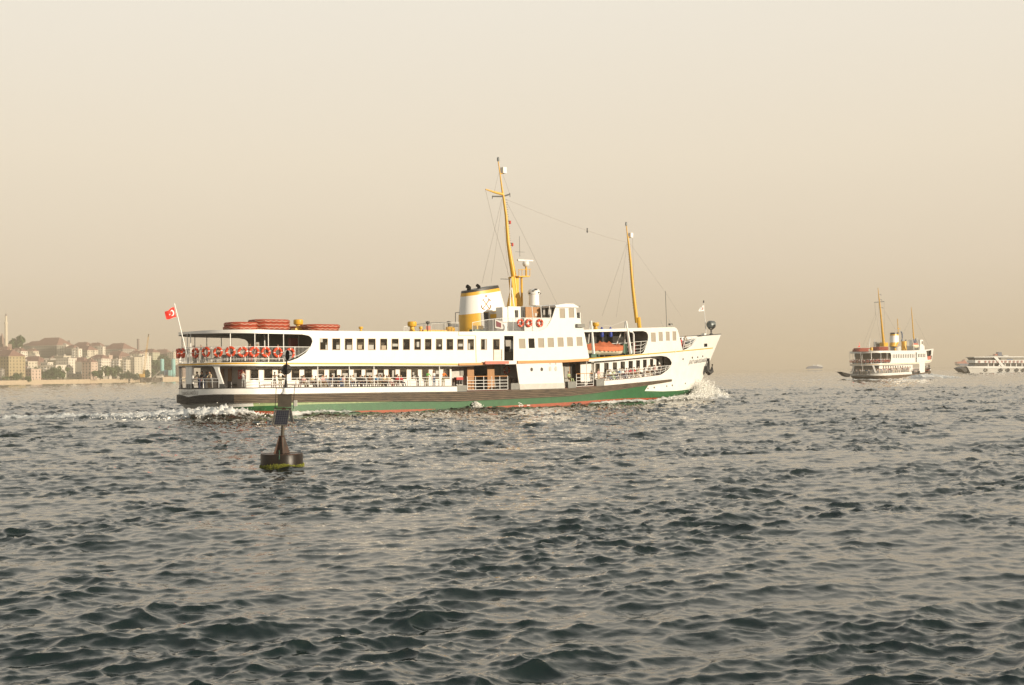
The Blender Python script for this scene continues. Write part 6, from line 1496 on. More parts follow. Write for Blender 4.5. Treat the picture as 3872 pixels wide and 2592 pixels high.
for i, x in enumerate((1500, 1825, 1985, 2178, 2325, 2500, 2680)):
    p = L9(x, 585); o = MB().torus((0, -.1, 0), 2.6 * k6 * 5.7 * 1.2 if False else .72, .22, 16, 6, 'y').build('tyre_fender', 'tyre' if i else 'tyre_pale', None); o.location = (o3.x + p.x * math.cos(T3) + .3 * math.sin(T3), o3.y + p.x * math.sin(T3) - .3, p.z); o.rotation_euler = (0, 0, T3)
    tag(o, f'black tyre fender on the low white hull, {NTH[i]} from its bow', 'tyre fender', 'tyre fenders on the low ferry')
for i, x in enumerate((1350, 1490, 1578, 1665, 1755, 1850, 1935, 2030, 2120, 2205, 2290, 2380)):
    p = L9(x, 402); o = RB.copy(); COL.objects.link(o); o.scale = (1.3,) * 3; o.location = (o3.x + p.x * math.cos(T3), o3.y + p.x * math.sin(T3) - .25, p.z); o.rotation_euler = (0, 0, T3)
    tag(o, f'small ring buoy on the upper band of the low ferry, {NTH[i]} from its bow', 'lifebuoy', 'ring buoys on the low ferry')
# ------------------------------------------------------------------ ships lost in the haze
def simple_ship(name, fn, pieces, Y, label, cat, T=0.0):
    o = fn(*pieces[0][1][0]); c = at_depth(*o, Y); rt = empty(name, (c.x, c.y, 0)); tag(rt, label, cat)
    for nm, pts, v0, v1, m in pieces:
        q = [at_depth(*fn(x, y), Y) - Vector((c.x, c.y, 0)) for x, y in pts]; n = len(q)
        MB().add([(p.x, v0, p.z) for p in q] + [(p.x, v1, p.z) for p in q], [tuple(range(n)), tuple(range(2 * n - 1, n - 1, -1))] + [(i, (i + 1) % n, n + (i + 1) % n, n + i) for i in range(n)]).build(nm, m, rt)
def ra(x, y): return (2650 + x / 3.905, 1340 + y / 3.905)
simple_ship('fast_ferry', ra, [('hull', [(1565, 205), (1600, 180), (1680, 172), (1810, 190), (1790, 212), (1575, 215)], 0, 10, 'far_blue'), ('cabin', [(1700, 172), (1740, 150), (1790, 165), (1808, 192), (1710, 195)], 1, 9, 'white_clean'), ('mast', [(1662, 172), (1665, 150), (1700, 158), (1700, 175)], 3, 6, 'white_clean')], 2400, 'small grey and white vessel faint in the haze near the horizon', 'boat')
simple_ship('cargo_ship', r9, [('hull', [(890, 445), (1300, 438), (1300, 500), (930, 490)], 0, 20, 'far_blue'), ('deck_house', [(870, 420), (880, 405), (1010, 395), (1050, 350), (1060, 395), (1200, 405), (1290, 400), (1290, 440), (880, 440)], 3, 15, 'pink_red')], 2300, 'hazy cargo ship lying beyond the bow of the low ferry', 'ship')
simple_ship('distant_vessel', r9, [('hull', [(1560, 330), (1620, 275), (1740, 262), (1900, 280), (2040, 285), (2040, 340)], 0, 20, 'ceiling'), ('funnel', [(1800, 285), (1810, 185), (1885, 190), (1895, 285)], 5, 12, 'far_blue'), ('upper_works', [(1740, 232), (1790, 225), (1790, 270), (1735, 270)], 5, 12, 'pink_red'), ('cabin', [(1920, 262), (2030, 252), (2030, 285), (1920, 285)], 5, 12, 'white_clean')], 1500, 'large hazy vessel with a blue funnel behind the low ferry', 'ship')
# ------------------------------------------------------------------ the far shore: quay, hillside, town
YS = 1.5
def ad(px, py, Y): return at_depth(px, py, Y * YS)
QT = 3.9
def ss(fn_y, z, x): return ad(x, fn_y, z)
def rb(x, y): return (x / 4.7517, 1150 + y / 4.7517)        # crop (0,1150)-(350,1480)
def rc(x, y): return (350 + x / 6.694, 1250 + y / 6.694)    # crop (350,1250)-(700,1480)
# quay line: pixels of its foot, turned into the water plane
def quayY(px): return float(np.interp(px, [-900, 0, 375, 650, 1500], [600, 800, 925, 1080, 1900]))
qp = [(px, quayY(px)) for px in (-500, -150, 0, 100, 200, 300, 380, 460, 530)]
vs = []
for px, Y in qp:
    a = ad(px, 1450, Y); vs += [(a.x, a.y, -1), (a.x, a.y, QT), (a.x - 2, a.y + 6, QT), (a.x - 2, a.y + 6, -1)]
n = len(qp); MBq = MB().add(vs, [(4 * i + j, 4 * i + (j + 1) % 4, 4 * i + 4 + (j + 1) % 4, 4 * i + 4 + j) for i in range(n - 1) for j in range(4)] + [(0, 1, 2, 3), (4 * n - 4, 4 * n - 3, 4 * n - 2, 4 * n - 1)])
tag(MBq.build('quay_wall', 'concrete'), 'long pale concrete quay wall along the far shore', 'quay wall')
a, b_ = ad(615, 1445, 1040), ad(685, 1445, 1075)
o = MB().hexa([(a.x, a.y, -1), (b_.x, b_.y, -1), (b_.x, b_.y + 20, -1), (a.x, a.y + 20, -1)], [(a.x, a.y, 5.2), (b_.x, b_.y, 5.2), (b_.x, b_.y + 20, 5.2), (a.x, a.y + 20, 5.2)]).build('pier_block', 'concrete'); tag(o, 'pale concrete pier block below the cyan silos', 'pier')
pier = empty('wooden_jetty', tuple(ad(530, 1446, 1000) * 1)); pier.location.z = 0; tag(pier, 'dark piled jetty between the quay wall and the silo pier', 'jetty')
for i in range(16):
    c = ad(532 + i * 5.4, 1440, 1000 + i * 3) - pier.location; MB().tube([(c.x, c.y, -1), (c.x, c.y, 4.0)], .6, 5).build('pile', 'bark', pier)
c0, c1 = ad(525, 1440, 1000) - pier.location, ad(618, 1440, 1045) - pier.location
MB().hexa([(c0.x, c0.y, 3.8), (c1.x, c1.y, 3.8), (c1.x, c1.y + 14, 3.8), (c0.x, c0.y + 14, 3.8)], [(c0.x, c0.y, 4.6), (c1.x, c1.y, 4.6), (c1.x, c1.y + 14, 4.6), (c0.x, c0.y + 14, 4.6)]).build('jetty_deck', 'bark', pier)
# ground rising behind the quay
def rise(px, Y): 
    t = max(0.0, (Y - quayY(px) - 20) / 260); top = float(np.interp(px, [-500, 0, 200, 450, 640, 760], [42, 40, 36, 26, 17, 3]))
    return 3.85 + top * min(1, t) ** 1.1 * (1 - .0 * t)
gx = list(range(-500, 781, 40)); gt = [0, 20, 60, 100, 150, 210, 290, 400, 560]
vs = []
for px in gx:
    for t in gt:
        Y = quayY(px) + 4 + t; a = ad(px, 1440, Y); vs.append((a.x, a.y, rise(px, Y) - (1.5 if px > 620 else 0) * (t == 0)))
m_ = len(gt); o = MB().add(vs, [(i * m_ + j, (i + 1) * m_ + j, (i + 1) * m_ + j + 1, i * m_ + j + 1) for i in range(len(gx) - 1) for j in range(m_ - 1)]).build('hillside', 'hill_ground', None, smooth=True); tag(o, 'wooded hillside of the far shore', kind='structure')
WM = {}
def wmesh(kind):
    if kind not in WM:
        o = (MB().box((-.55, -.06, -.7), (.55, .06, .7)) if kind == 'window' else MB().box((-1.5, -.9, -.45), (1.5, 0, .45))).build(kind, 'window_dark' if kind == 'window' else 'white_clean'); WM[kind] = o.data; bpy.data.objects.remove(o)
    return WM[kind]
mat('wall_cream', (.60, .54, .43), .9, noise=.1, nscale=.3); mat('wall_white', (.72, .66, .56), .9, noise=.1, nscale=.3); mat('wall_grey', (.36, .33, .29), .9, noise=.15, nscale=.3); mat('wall_pink', (.60, .46, .37), .9, noise=.1, nscale=.3); mat('wall_yellow', (.42, .34, .20), .9, noise=.15, nscale=.2); mat('wall_green', (.48, .47, .34), .9, noise=.1, nscale=.3); mat('wall_brick', (.30, .21, .17), .9, noise=.15, nscale=.3); mat('shed_roof', (.30, .31, .28), .8, noise=.1)
def house(fn, x0, x1, yt, Y, wall, roof, label, rz=0.35, depth=None, win=True, ybot=None, rh=0.28, balcony=False, wrows=None, wcols=None):
    """front corners seen at x0..x1, eaves at yt; it stands on the hillside at depth Y"""
    pa, pb = fn(x0, yt), fn(x1, yt); a, b_ = ad(*pa, Y), ad(*pb, Y); cx = (a.x + b_.x) / 2; W_ = b_.x - a.x
    g = rise((pa[0] + pb[0]) / 2, Y) - .5; top = (a.z + b_.z) / 2; top = max(top, g + 3)
    if ybot is not None: g = min(g, ad(*fn(x0, ybot), Y).z)
    h = max(2.5, top - g); D = depth or W_ * .8
    # turned a little: the face towards the sun is narrower
    w1 = W_ / (math.cos(rz) + math.sin(rz) * D / W_) if rz else W_; d1 = D * w1 / W_ if rz else D
    rt = empty('house', (cx, Y * YS + d1 / 2, g), rz); tag(rt, label, 'house', 'houses of the far shore')
    MB().box((-w1 / 2, -d1 / 2, 0), (w1 / 2, d1 / 2, h)).build('wall', wall, rt)
    if roof == 'flat': MB().box((-w1 / 2 - .3, -d1 / 2 - .3, h), (w1 / 2 + .3, d1 / 2 + .3, h + .5)).build('roof', wall, rt)
    else:
        e = .5; r_ = rh * min(w1, d1) * 1.1; k = .28
        MB().add([(-w1 / 2 - e, -d1 / 2 - e, h), (w1 / 2 + e, -d1 / 2 - e, h), (w1 / 2 + e, d1 / 2 + e, h), (-w1 / 2 - e, d1 / 2 + e, h), (-w1 * k, 0, h + r_), (w1 * k, 0, h + r_)], [(0, 1, 5, 4), (1, 2, 5), (2, 3, 4, 5), (3, 0, 4), (0, 3, 2, 1)]).build('roof', roof, rt)
        o = MB().box((w1 * .12, -.5, h + r_ * .3), (w1 * .12 + .9, .5, h + r_ + 1.0)).build('chimney', wall, rt)
    q_ = random.Random(int(x0 * 7 + yt))
    if roof == 'flat':
        for _ in range(2):
            ux = q_.uniform(-w1 * .35, w1 * .2); MB().box((ux, -d1 * .2, h + .5), (ux + q_.uniform(1.2, 2.6), d1 * .1, h + q_.uniform(1.5, 2.8))).build('roof_hut', 'wall_grey', rt)
    elif w1 > 9:
        for k_ in (-.25, .15):
            MB().box((w1 * k_, -d1 * .42, h + .1), (w1 * k_ + 1.8, -d1 * .1, h + 1.5)).build('dormer', wall, rt)
    for _ in range(q_.choice([1, 2, 2])):
        ux = q_.uniform(-w1 * .4, w1 * .4); MB().tube([(ux, 0, h), (ux, 0, h + r_a)] if False else [(ux, 0, h), (ux, 0, h + q_.uniform(3, 5))], .10, 3).build('aerial', 'dark_grey', rt)
    MB().box((-w1 / 2 - .05, -d1 / 2 - .25, h - .5), (w1 / 2 + .05, -d1 / 2 - .02, h - .15)).build('cornice', 'wall_white', rt)
    if win:
        nr_ = wrows or max(1, int(h / 3.0)); nc_ = wcols or max(1, int(w1 / 3.2)); nd = max(1, int(d1 / 3.6))
        for i in range(nr_):
            z = h - 1.7 - i * 3.0
            if z < 1: break
            for j in range(nc_):
                o = bpy.data.objects.new('window', wmesh('window')); COL.objects.link(o); o.parent = rt; o.location = (-w1 / 2 + w1 * (j + .5) / nc_, -d1 / 2 - .03, z)
                if balcony and j % 2 == 0:
                    o = bpy.data.objects.new('balcony', wmesh('balcony')); COL.objects.link(o); o.parent = rt; o.location = (-w1 / 2 + w1 * (j + .5) / nc_, -d1 / 2 - .02, z - 1.1)
            for j in range(nd):
                o = bpy.data.objects.new('window', wmesh('window')); COL.objects.link(o); o.parent = rt; o.location = (w1 / 2 + .03, -d1 / 2 + d1 * (j + .5) / nd, z); o.rotation_euler = (0, 0, math.pi / 2)
    return rt
T_, F_ = 'tile_roof', 'flat'
H_ = [(rb, -60, 190, 940, 830, 'wall_yellow', T_, 'ochre house at the left edge of the photograph'), (rb, -40, 130, 830, 980, 'wall_brick', T_, 'red roofed house behind the foot of the minaret'),
      (rb, 195, 390, 850, 950, 'wall_white', T_, 'cream house with a gabled tile roof right of the minaret'), (rb, 430, 505, 745, 1130, 'wall_pink', T_, 'small pink house just right of the dark hilltop tree'), (rb, 470, 610, 850, 1010, 'wall_cream', T_, 'cream house with a tile roof below the hilltop tree'),
      (rb, 510, 680, 745, 1120, 'wall_grey', T_, 'grey house at the left end of the long hilltop block'), (rb, 660, 1050, 745, 1080, 'wall_grey', T_, 'long grey four storey block with a red roof on the skyline'),
      (rb, 1048, 1198, 745, 1070, 'wall_white', F_, 'tall sunlit white block at the right end of the long grey one'), (rb, 1205, 1330, 790, 1060, 'wall_grey', T_, 'grey house below the twin chimney stack'), (rb, 1315, 1415, 812, 1030, 'wall_white', F_, 'small white house with one balcony opening on the slope'),
      (rb, 1415, 1590, 830, 1040, 'wall_cream', T_, 'cream house with dark loggias in the middle of the slope'), (rb, 1330, 1560, 770, 1120, 'wall_grey', T_, 'wide red roofed house on the skyline left of the grey block'), (rb, 380, 700, 1040, 930, 'wall_brick', T_, 'dark house with a red roof below the trees'),
      (rb, 700, 1050, 1020, 940, 'wall_green', F_, 'long pale green terrace house in the middle of the town'), (rb, 740, 1020, 1110, 900, 'wall_white', F_, 'house with white balconies above the waterside trees'), (rb, 1040, 1160, 940, 960, 'wall_cream', F_, 'narrow cream house beside the tall white block'),
      (rb, 1060, 1245, 985, 930, 'wall_white', F_, 'white three storey house with square windows above the sheds'), (rb, 1250, 1515, 1040, 935, 'wall_grey', T_, 'windowless grey house with a wide red roof'), (rb, 1522, 1650, 1045, 915, 'wall_pink', T_, 'pale pink narrow house behind the waterside shed'),
      (rb, 200, 430, 1170, 870, 'wall_brick', T_, 'low brick house with a long roof by the quay'), (rb, 430, 582, 1180, 850, 'wall_pink', F_, 'pink flat roofed house near the quay'), (rb, 60, 175, 1210, 840, 'wall_white', F_, 'low white house with tall windows at the left of the quay'), (rb, -30, 40, 1190, 825, 'wall_grey', F_, 'grey house corner at the left edge near the quay'),
      (rc, 0, 165, 430, 1130, 'wall_grey', T_, 'grey house with two dark windows on the skyline'), (rc, 160, 265, 420, 1110, 'wall_white', F_, 'sunlit white end block right of the grey skyline house'), (rc, 290, 400, 425, 1120, 'wall_cream', F_, 'cream block behind the white end block'),
      (rc, 385, 790, 470, 1110, 'wall_grey', T_, 'large hip roofed house on the hilltop'), (rc, 800, 1060, 520, 1150, 'wall_pink', T_, 'row house cluster left of the grey chimney'), (rc, 0, 250, 715, 980, 'wall_white', T_, 'white balconied block with scalloped balconies'), (rc, 300, 430, 640, 1020, 'wall_pink', F_, 'slim pinkish house right of the scalloped balconies'),
      (rc, 430, 700, 650, 1070, 'wall_brick', T_, 'brick house under a wide low roof'), (rc, 525, 680, 740, 1010, 'wall_white', F_, 'tall white house with balconies above the trees'), (rc, 690, 860, 620, 1080, 'wall_cream', T_, 'cream house between the white ones'), (rc, 850, 1080, 690, 1030, 'wall_cream', F_, 'white house with paired tall windows'),
      (rc, 970, 1200, 590, 1090, 'wall_cream', T_, 'cream house below the grey chimney'), (rc, 1180, 1300, 560, 1110, 'wall_white', T_, 'gabled white house right of the chimney'), (rc, 1290, 1540, 560, 1140, 'wall_green', T_, 'yellowish house with a long roof on the slope'), (rc, 1540, 1900, 590, 1180, 'wall_brick', T_, 'long red roofed house above the cyan silos'),
      (rc, 1940, 2060, 560, 1170, 'wall_cream', F_, 'cream house end above the right silo'), (rc, 690, 860, 760, 1010, 'wall_cream', F_, 'cream flats behind the waterside trees'), (rc, 1090, 1290, 660, 1050, 'wall_white', F_, 'white flats left of the dark tree clump'), (rc, 2100, 2300, 930, 1150, 'wall_brick', T_, 'low red roofed shed right of the silos, beside the ferry stern'),
      (rb, 1590, 1800, 760, 1120, 'wall_grey', T_, 'grey house with a diagonal white roof edge on the skyline')]
q9 = random.Random(4)
for k9, (px9, t9) in enumerate([(30, 70), (70, 110), (95, 60), (125, 150), (150, 95), (172, 55), (205, 110), (235, 75), (262, 130), (285, 85), (318, 120), (345, 75), (372, 135), (398, 95), (425, 70), (448, 125), (470, 90), (500, 60), (520, 110), (545, 140)]):
    Y9 = quayY(px9) + t9; gz = rise(px9, Y9); yt9 = project((ad(px9, 1400, Y9).x, Y9 * YS, gz + q9.uniform(9, 15)))[1]; w9 = q9.uniform(9, 17)
    H_.append((lambda x, y: (x, y), px9 - w9, px9 + w9, yt9, Y9, q9.choice(['wall_white', 'wall_cream', 'wall_white', 'wall_green', 'wall_grey', 'wall_pink']), q9.choice([T_, F_]), f'small infill house of the shore town, {NTH[k9]} from the left edge'))
for i, (fn, x0, x1, yt, Y, wl, rf, lb_) in enumerate(H_):
    house(fn, x0, x1, yt, Y, wl, rf, lb_, rz=-.35 + .12 * ((i * 7) % 5 - 2) * .5, balcony=('balcon' in lb_ or 'flats' in lb_), win=('windowless' not in lb_))
# waterside shed and huts
sh = house(rb, 1105, 1720, 1262, 925, 'wall_cream', F_, 'long cream waterside warehouse with a grey roof and small square windows', rz=-.10, depth=14, wrows=2, wcols=7, ybot=1400)
for o in sh.children:
    if o.name.startswith('roof'): o.data.materials[0] = M['shed_roof']
for x0, x1, lb_ in ((268, 430, 'white hut on the quay right of the long warehouse'), (440, 610, 'cream hut on the quay, between two lighter ones'), (625, 705, 'smallest pale hut on the quay')):
    house(rc, x0, x1, 1195, 950 if x0 < 300 else (975 if x0 < 500 else 1000), 'wall_cream' if x0 == 440 else 'wall_white', F_, lb_, rz=0, depth=8, win=False, ybot=1270)
house(rc, 1610, 1770, 1165, 1050, 'wall_white', F_, 'white cabin in front of the left silo', rz=0, depth=6, win=False, ybot=1235)
# minaret and mosque
mp_ = ad(*rb(112, 790), 1000); g = rise(23, 1000) - 1; tz = ad(*rb(100, 165), 1000).z - g; k = 1000 * YS / F_PX / 4.7517
mn = empty('minaret', (mp_.x, 1000 * YS, g)); tag(mn, 'tall slender stone minaret with a pointed cap at the left edge', 'minaret')
H1 = ad(*rb(100, 345), 1000).z - g; H2 = ad(*rb(100, 215), 1000).z - g
MB().lathe([(27 * k, 0), (25 * k, H1 - 2), (30 * k, H1 - .6)], (0, 0, 0), 16).build('shaft', 'wall_cream', mn, smooth=True)
MB().lathe([(33 * k, H1 - .6), (33 * k, H1 + 1.0), (30 * k, H1 + 1.0)], (0, 0, 0), 16).build('gallery', 'wall_cream', mn); MB().lathe([(19 * k, H1), (18 * k, H2)], (0, 0, 0), 16).build('upper_shaft', 'wall_cream', mn, smooth=True)
MB().lathe([(20 * k, H2), (10 * k, (H2 + tz) / 2), (1.5 * k, tz), (.8 * k, tz + 6)], (0, 0, 0), 16).build('cap', 'chimney_grey', mn, smooth=True)
dp = ad(*rb(10, 770), 1010); ds = empty('mosque', (dp.x - 6, 1012 * YS, rise(0, 1000))); tag(ds, 'small domed mosque cut by the left edge beside the minaret', 'mosque')
hh = ad(*rb(10, 720), 1010).z - ds.location.z; MB().box((-15, -13, 0), (13, 13, hh)).build('wall', 'wall_brick', ds); MB().lathe([(12, hh), (11.4, hh + 3), (8, hh + 7.5), (3.7, hh + 10), (.4, hh + 11), (.3, hh + 15)], (0, 0, 0), 20).build('dome', 'chimney_grey', ds, smooth=True)
for v in (-11, 10.5): MB().lathe([(1.8, 0), (1.8, hh + 7.5), (.3, hh + 12)], (v, -10, 0), 10).build('turret', 'wall_brick', ds)
# chimneys, crane, silos
for (x0, x1, y0, y1, Y, fn, lb_) in ((1218, 1235, 655, 800, 1120, rb, 'left of the two close brick chimneys on the skyline'), (1239, 1256, 655, 800, 1120, rb, 'right of the two close brick chimneys on the skyline'), (1125, 1182, 215, 520, 1180, rc, 'broad solitary grey chimney on the skyline')):
    a, b_ = ad(*fn(x0, y1), Y), ad(*fn(x1, y0), Y); g = rise(fn(x0, 0)[0], Y); ww = (b_.x - a.x) / 2
    o = MB().lathe([(ww * 1.05, g - a.z), (ww * .95, b_.z - a.z - 1.2), (ww * 1.08, b_.z - a.z - 1.0), (ww * 1.08, b_.z - a.z)], (0, 0, 0), 10).build('chimney_stack', 'chimney_grey', None); o.location = ((a.x + b_.x) / 2, Y * YS, a.z); tag(o, lb_, 'chimney')
cb = ad(*rc(1250, 1200), 1010); cn = empty('crawler_crane', (cb.x, 1010 * YS, 4.0)); tag(cn, 'yellow crane with a tall leaning lattice jib by the silos', 'crane')
def pc(x, y): p = ad(*rc(x, y), 1010); return Vector((p.x - cb.x, 0, p.z - 4.0))
MB().box((pc(1185, 0).x, -3, 1.2), (pc(1300, 0).x, 3, 5)).build('cab', 'crane_yellow', cn); MB().box((pc(1180, 0).x, -3.2, 0), (pc(1310, 0).x, 3.2, 1.2)).build('tracks', 'near_black', cn)
jb = MB(); a0, a1, t0, t1 = pc(1262, 1180), pc(1305, 1180), pc(1408, 110), pc(1428, 105)
jb.tube([a0, t0], .22, 4).tube([a1, t1], .22, 4)
for i in range(18): q0, q1 = i / 18, (i + 1) / 18; jb.tube([a0.lerp(t0, q0), a1.lerp(t1, q1)], .1, 3).tube([a1.lerp(t1, q0), a0.lerp(t0, q1)], .1, 3)
jb.build('lattice_jib', 'crane_yellow', cn); MB().tube([pc(1195, 1170), pc(1390, 300), pc(1408, 110)], .08, 3).tube([pc(1428, 105), pc(1440, 500), pc(1445, 900)], .06, 3).build('hoist_rope', 'wire', cn)
MB().hexa([pc(1395, 170) - Vector((0, .5, 0)), pc(1412, 165) - Vector((0, .5, 0)), pc(1412, 165) + Vector((0, .5, 0)), pc(1395, 170) + Vector((0, .5, 0))], [pc(1412, 92) - Vector((0, .5, 0)), pc(1434, 92) - Vector((0, .5, 0)), pc(1434, 92) + Vector((0, .5, 0)), pc(1412, 92) + Vector((0, .5, 0))]).build('jib_head', 'bark', cn)
for i, (xc, yt, yb) in enumerate(((1757, 735, 1130), (2045, 735, 1090))):
    Y = 1070; t_, b_ = ad(*rc(xc, yt), Y), ad(*rc(xc, yb), Y); r_ = 52 / 6.694 / F_PX * Y * YS; si = empty('cement_silo', (t_.x, Y * YS, 3)); tag(si, f'pale cyan cement silo on legs, the {"left" if i == 0 else "right"} one of the two', 'silo', 'cement silos')
    MB().lathe([(.8, b_.z - 3 - 6), (r_, b_.z - 3), (r_, t_.z - 3), (r_ * .5, t_.z - 2.2)], (0, 0, 0), 20).build('tank', 'silo_cyan', si, smooth=True)
    for sx, sy in ((-1, -1), (1, -1), (1, 1), (-1, 1)): MB().tube([(sx * r_ * .75, sy * r_ * .75, 0), (sx * r_ * .75, sy * r_ * .75, b_.z - 3)], .25, 5).build('leg', 'silo_cyan', si)
for (x0, x1, y0, y1, Y, m, lb_) in ((1820, 1905, 1010, 1130, 1066, 'machine_blue', 'dark blue batching box between the two silos'), (1915, 1990, 1005, 1150, 1064, 'silo_cyan', 'pale blue machine house beside the right silo')):
    a, b_ = ad(*rc(x0, y1), Y), ad(*rc(x1, y0), Y); rt = empty('batching_machine', (a.x, Y * YS, 3)); tag(rt, lb_, 'machine'); W_ = b_.x - a.x
    MB().box((0, 0, a.z - 3), (W_, 5, b_.z - 3)).build('body', m, rt)
    for sx in (0.3, W_ - .3): MB().tube([(sx, .3, 0), (sx, .3, a.z - 3 + .2)], .2, 5).build('leg', 'dark_grey', rt)
a, b_ = ad(*rc(1500, 1215), 1050), ad(*rc(1700, 1035), 1050); o = MB().tube([Vector((0, 0, 0)), b_ - a], .7, 6).build('conveyor', 'wall_grey'); o.location = a; tag(o, 'slanting conveyor leading up to the left silo', 'conveyor')
# trees
def leaf_tree(cx, cy, g, h, r_, m, label, seed, n_=420, squash=1.0):
    rt = empty('tree', (cx, cy, g)); tag(rt, label, 'tree', 'trees of the far shore'); q = np.random.default_rng(seed); mb = MB(); blobs = [(q.normal() * r_ * .45, q.normal() * r_ * .3, h - r_ * .9 + q.normal() * r_ * .35, r_ * q.uniform(.35, .6)) for _ in range(11)] + [(0, 0, h - r_, r_ * .7)]
    for _ in range(n_):
        bx_, by_, bz_, br = blobs[q.integers(len(blobs))]; d = q.normal(size=3); d /= np.linalg.norm(d) + 1e-9; rr_ = br * q.uniform(.6, 1.05)
        c = np.array([bx_, by_, bz_]) + d * rr_ * np.array([1, 1, squash]); s_ = r_ * q.uniform(.08, .17); u_ = q.normal(size=3); u_ /= np.linalg.norm(u_); v_ = np.cross(u_, q.normal(size=3)); v_ /= np.linalg.norm(v_) + 1e-9
        mb.add([c - u_ * s_, c + v_ * s_, c + u_ * s_, c - v_ * s_], [(0, 1, 2, 3)])
    mb.build('crown', m, rt); MB().tube([(0, 0, -1), (.1, 0, h * .35), (0, 0, h * .75)], [r_ * .09, r_ * .07, r_ * .03], 6).tube([(0, 0, h * .3), (r_ * .4, 0, h * .65)], [r_ * .05, .05], 4).tube([(0, 0, h * .35), (-r_ * .4, .2, h * .7)], [r_ * .05, .05], 4).build('trunk', 'bark', rt)
TR = [(rb, 290, 615, 130, 1050, 0, 'round dark tree on the hilltop right of the minaret', 1100), (rb, 350, 960, 95, 900, 0, 'dark tree between the cream house and the brick house', 600), (rb, 270, 1040, 70, 890, 0, 'small dark tree left of the brick house', 400), (rb, 440, 900, 50, 960, 1, 'small tree below the cream tiled house', 300),
      (rb, 640, 1160, 75, 870, 0, 'dark tree right of the pink flat roofed house', 500), (rb, 720, 1210, 70, 865, 0, 'low dark tree by the road, left of the big clump', 500), (rb, 850, 1175, 85, 868, 0, 'left tree of the big waterside clump', 600), (rb, 970, 1150, 95, 872, 0, 'tallest tree of the big waterside clump', 700), (rb, 1080, 1160, 85, 880, 1, 'right tree of the big waterside clump', 600),
      (rb, 1200, 1150, 75, 955, 1, 'tree above the left end of the warehouse roof', 450), (rb, 1400, 1160, 70, 960, 1, 'tree behind the middle of the warehouse', 400), (rb, 120, 1310, 60, 822, 1, 'bushy tree at the foot of the low white house', 400), (rb, 240, 1280, 60, 826, 1, 'bushy tree in front of the brick house', 400), (rb, 330, 1260, 60, 830, 0, 'dark bushy tree beside the brick house wall', 400), (rb, 500, 1300, 55, 835, 1, 'bush below the pink flat roofed house', 400),
      (rc, 60, 990, 90, 915, 1, 'light green tree right of the long warehouse', 500), (rc, 190, 1010, 95, 920, 0, 'dark tree just behind the white hut', 500), (rc, 400, 870, 130, 950, 1, 'wide light green tree below the scalloped balconies', 700), (rc, 520, 980, 90, 955, 1, 'low tree right of the wide light green one', 500), (rc, 760, 1060, 90, 970, 0, 'dark low tree above the small huts', 500), (rc, 900, 1040, 95, 980, 0, 'dark tree left of the yellow crane', 500), (rc, 1050, 1070, 90, 985, 0, 'dark low tree next to the crane jib foot', 500),
      (rc, 1250, 800, 140, 1080, 0, 'left tree of the dark clump behind the crane', 800), (rc, 1400, 760, 170, 1090, 0, 'middle tree of the dark clump behind the crane', 1000), (rc, 1560, 730, 180, 1095, 0, 'tallest tree of the dark clump, left of the silos', 1000), (rc, 1480, 930, 150, 1060, 0, 'low front tree of the dark clump', 800), (rc, 1650, 900, 130, 1085, 0, 'dark tree just left of the left silo', 700),
      (rc, 1850, 620, 130, 1120, 0, 'tree rising between the two silos', 700), (rc, 1880, 780, 130, 1100, 0, 'lower tree between the two silos', 700), (rc, 1330, 1000, 120, 1040, 0, 'tree right behind the crane jib', 600), (rc, 2190, 820, 110, 1180, 1, 'light tree right of the right silo', 500), (rc, 640, 930, 80, 960, 0, 'small dark tree below the tall white house', 400)]
for i, (fn, xc, yt, rpx, Y, lt, lb_, n_) in enumerate(TR):
    sc = 4.7517 if fn is rb else 6.694; a = ad(*fn(xc, yt), Y); g = rise(fn(xc, 0)[0], Y); r_ = rpx / sc / F_PX * Y * YS; h = max(a.z - g, r_ * 1.3)
    leaf_tree(a.x, Y * YS, g, h, r_ * 1.12, 'leaves_light' if lt else 'leaves', lb_, 100 + i, int(n_ * 1.9))
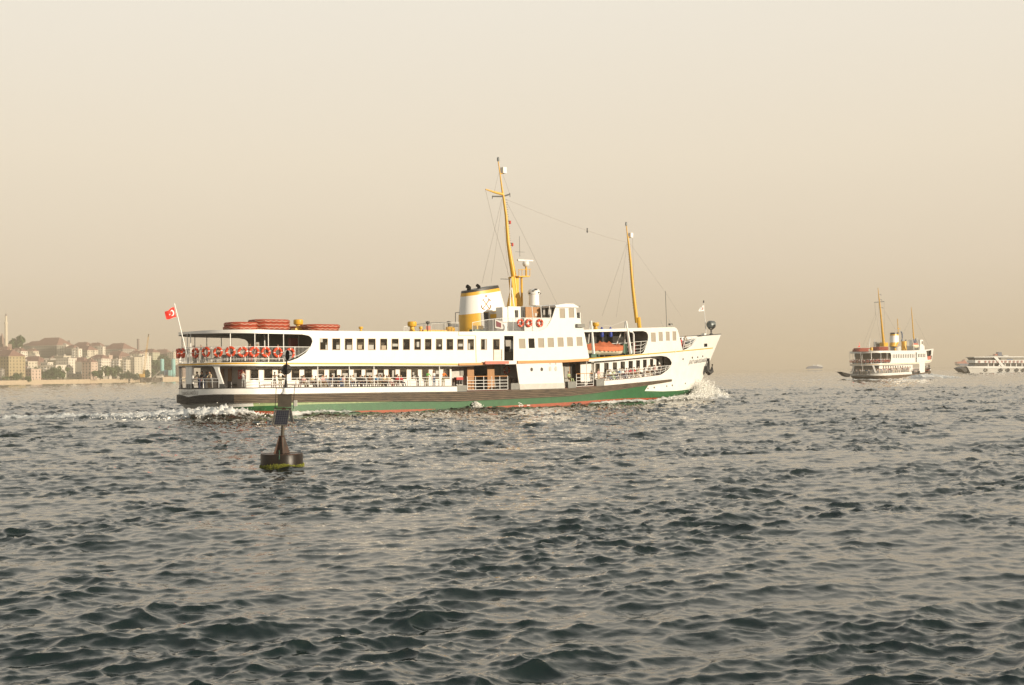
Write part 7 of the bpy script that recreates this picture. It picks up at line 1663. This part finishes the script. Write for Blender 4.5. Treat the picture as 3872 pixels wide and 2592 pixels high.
# cars, posts and strollers along the quay
def car(x, Y, col, label):
    a = ad(x, 1420, Y); rt = empty('parked_car', (a.x, Y * YS, QT + .05)); tag(rt, label, 'car', 'cars parked along the quay')
    pr = [(-2.1, .3), (-2.05, .8), (-1.3, .95), (-.8, 1.42), (.7, 1.45), (1.4, .95), (2.1, .85), (2.15, .3)]; n = len(pr)
    MB().add([(u, -.8, w_) for u, w_ in pr] + [(u, .8, w_) for u, w_ in pr], [tuple(range(n)), tuple(range(2 * n - 1, n - 1, -1))] + [(i, (i + 1) % n, n + (i + 1) % n, n + i) for i in range(n)]).build('body', col, rt)
    MB().hexa([(-1.1, -.83, .95), (1.2, -.83, .95), (1.2, -.81, .95), (-1.1, -.81, .95)], [(-.75, -.83, 1.35), (.65, -.83, 1.35), (.65, -.81, 1.35), (-.75, -.81, 1.35)]).build('side_window', 'window_dark', rt)
    for sx in (-1.3, 1.35):
        for sy in (-.8, .8): MB().lathe([(.32, -.1), (.32, .1)], (sx, sy, .32), 10, ax='y').build('wheel', 'tyre', rt)
for i, (x, c, nm) in enumerate(((52, 'cloth_navy', 'dark blue car near the left end of the quay'), (80, 'grey_white', 'pale car under the bushes on the quay'), (103, 'cloth_blue', 'long bluish car left of the strolling group'), (118, 'cloth_navy', 'navy car beside the long bluish one'), (135, 'grey_white', 'pale car just left of the big waterside trees'), (160, 'cloth_grey', 'grey car below the big waterside trees'))): car(x, quayY(x) + 14, c, nm)
for i in range(26):
    x = 14 + i * 8.6 + rnd.uniform(-2.5, 2.5); a = ad(x, 1430, quayY(x) + 3)
    far_person((a.x, quayY(x) * YS + 4.5, QT), rnd.uniform(-3, 3), 'tiny stroller in a {top} top on the far quay, ' + NTH[i] + ' from the left edge', 'strollers on the far quay')
# ------------------------------------------------------------------ the hazy air
hz_o = MB().box((-6000, -300, -3), (6000, 8000, 82)).build('haze', 'white_clean')
m = bpy.data.materials.new('haze_air'); m.use_nodes = True; nt = m.node_tree
for n in list(nt.nodes): nt.nodes.remove(n)
o_ = nt.nodes.new('ShaderNodeOutputMaterial'); v_ = nt.nodes.new('ShaderNodeVolumePrincipled')
v_.inputs['Color'].default_value = (0.90, 0.80, 0.66, 1); v_.inputs['Density'].default_value = 0.00030; v_.inputs['Anisotropy'].default_value = 0.0
nt.links.new(v_.outputs[0], o_.inputs['Volume'])
hz_o.data.materials.clear(); hz_o.data.materials.append(m)
tag(hz_o, 'warm evening haze over the water', kind='stuff')
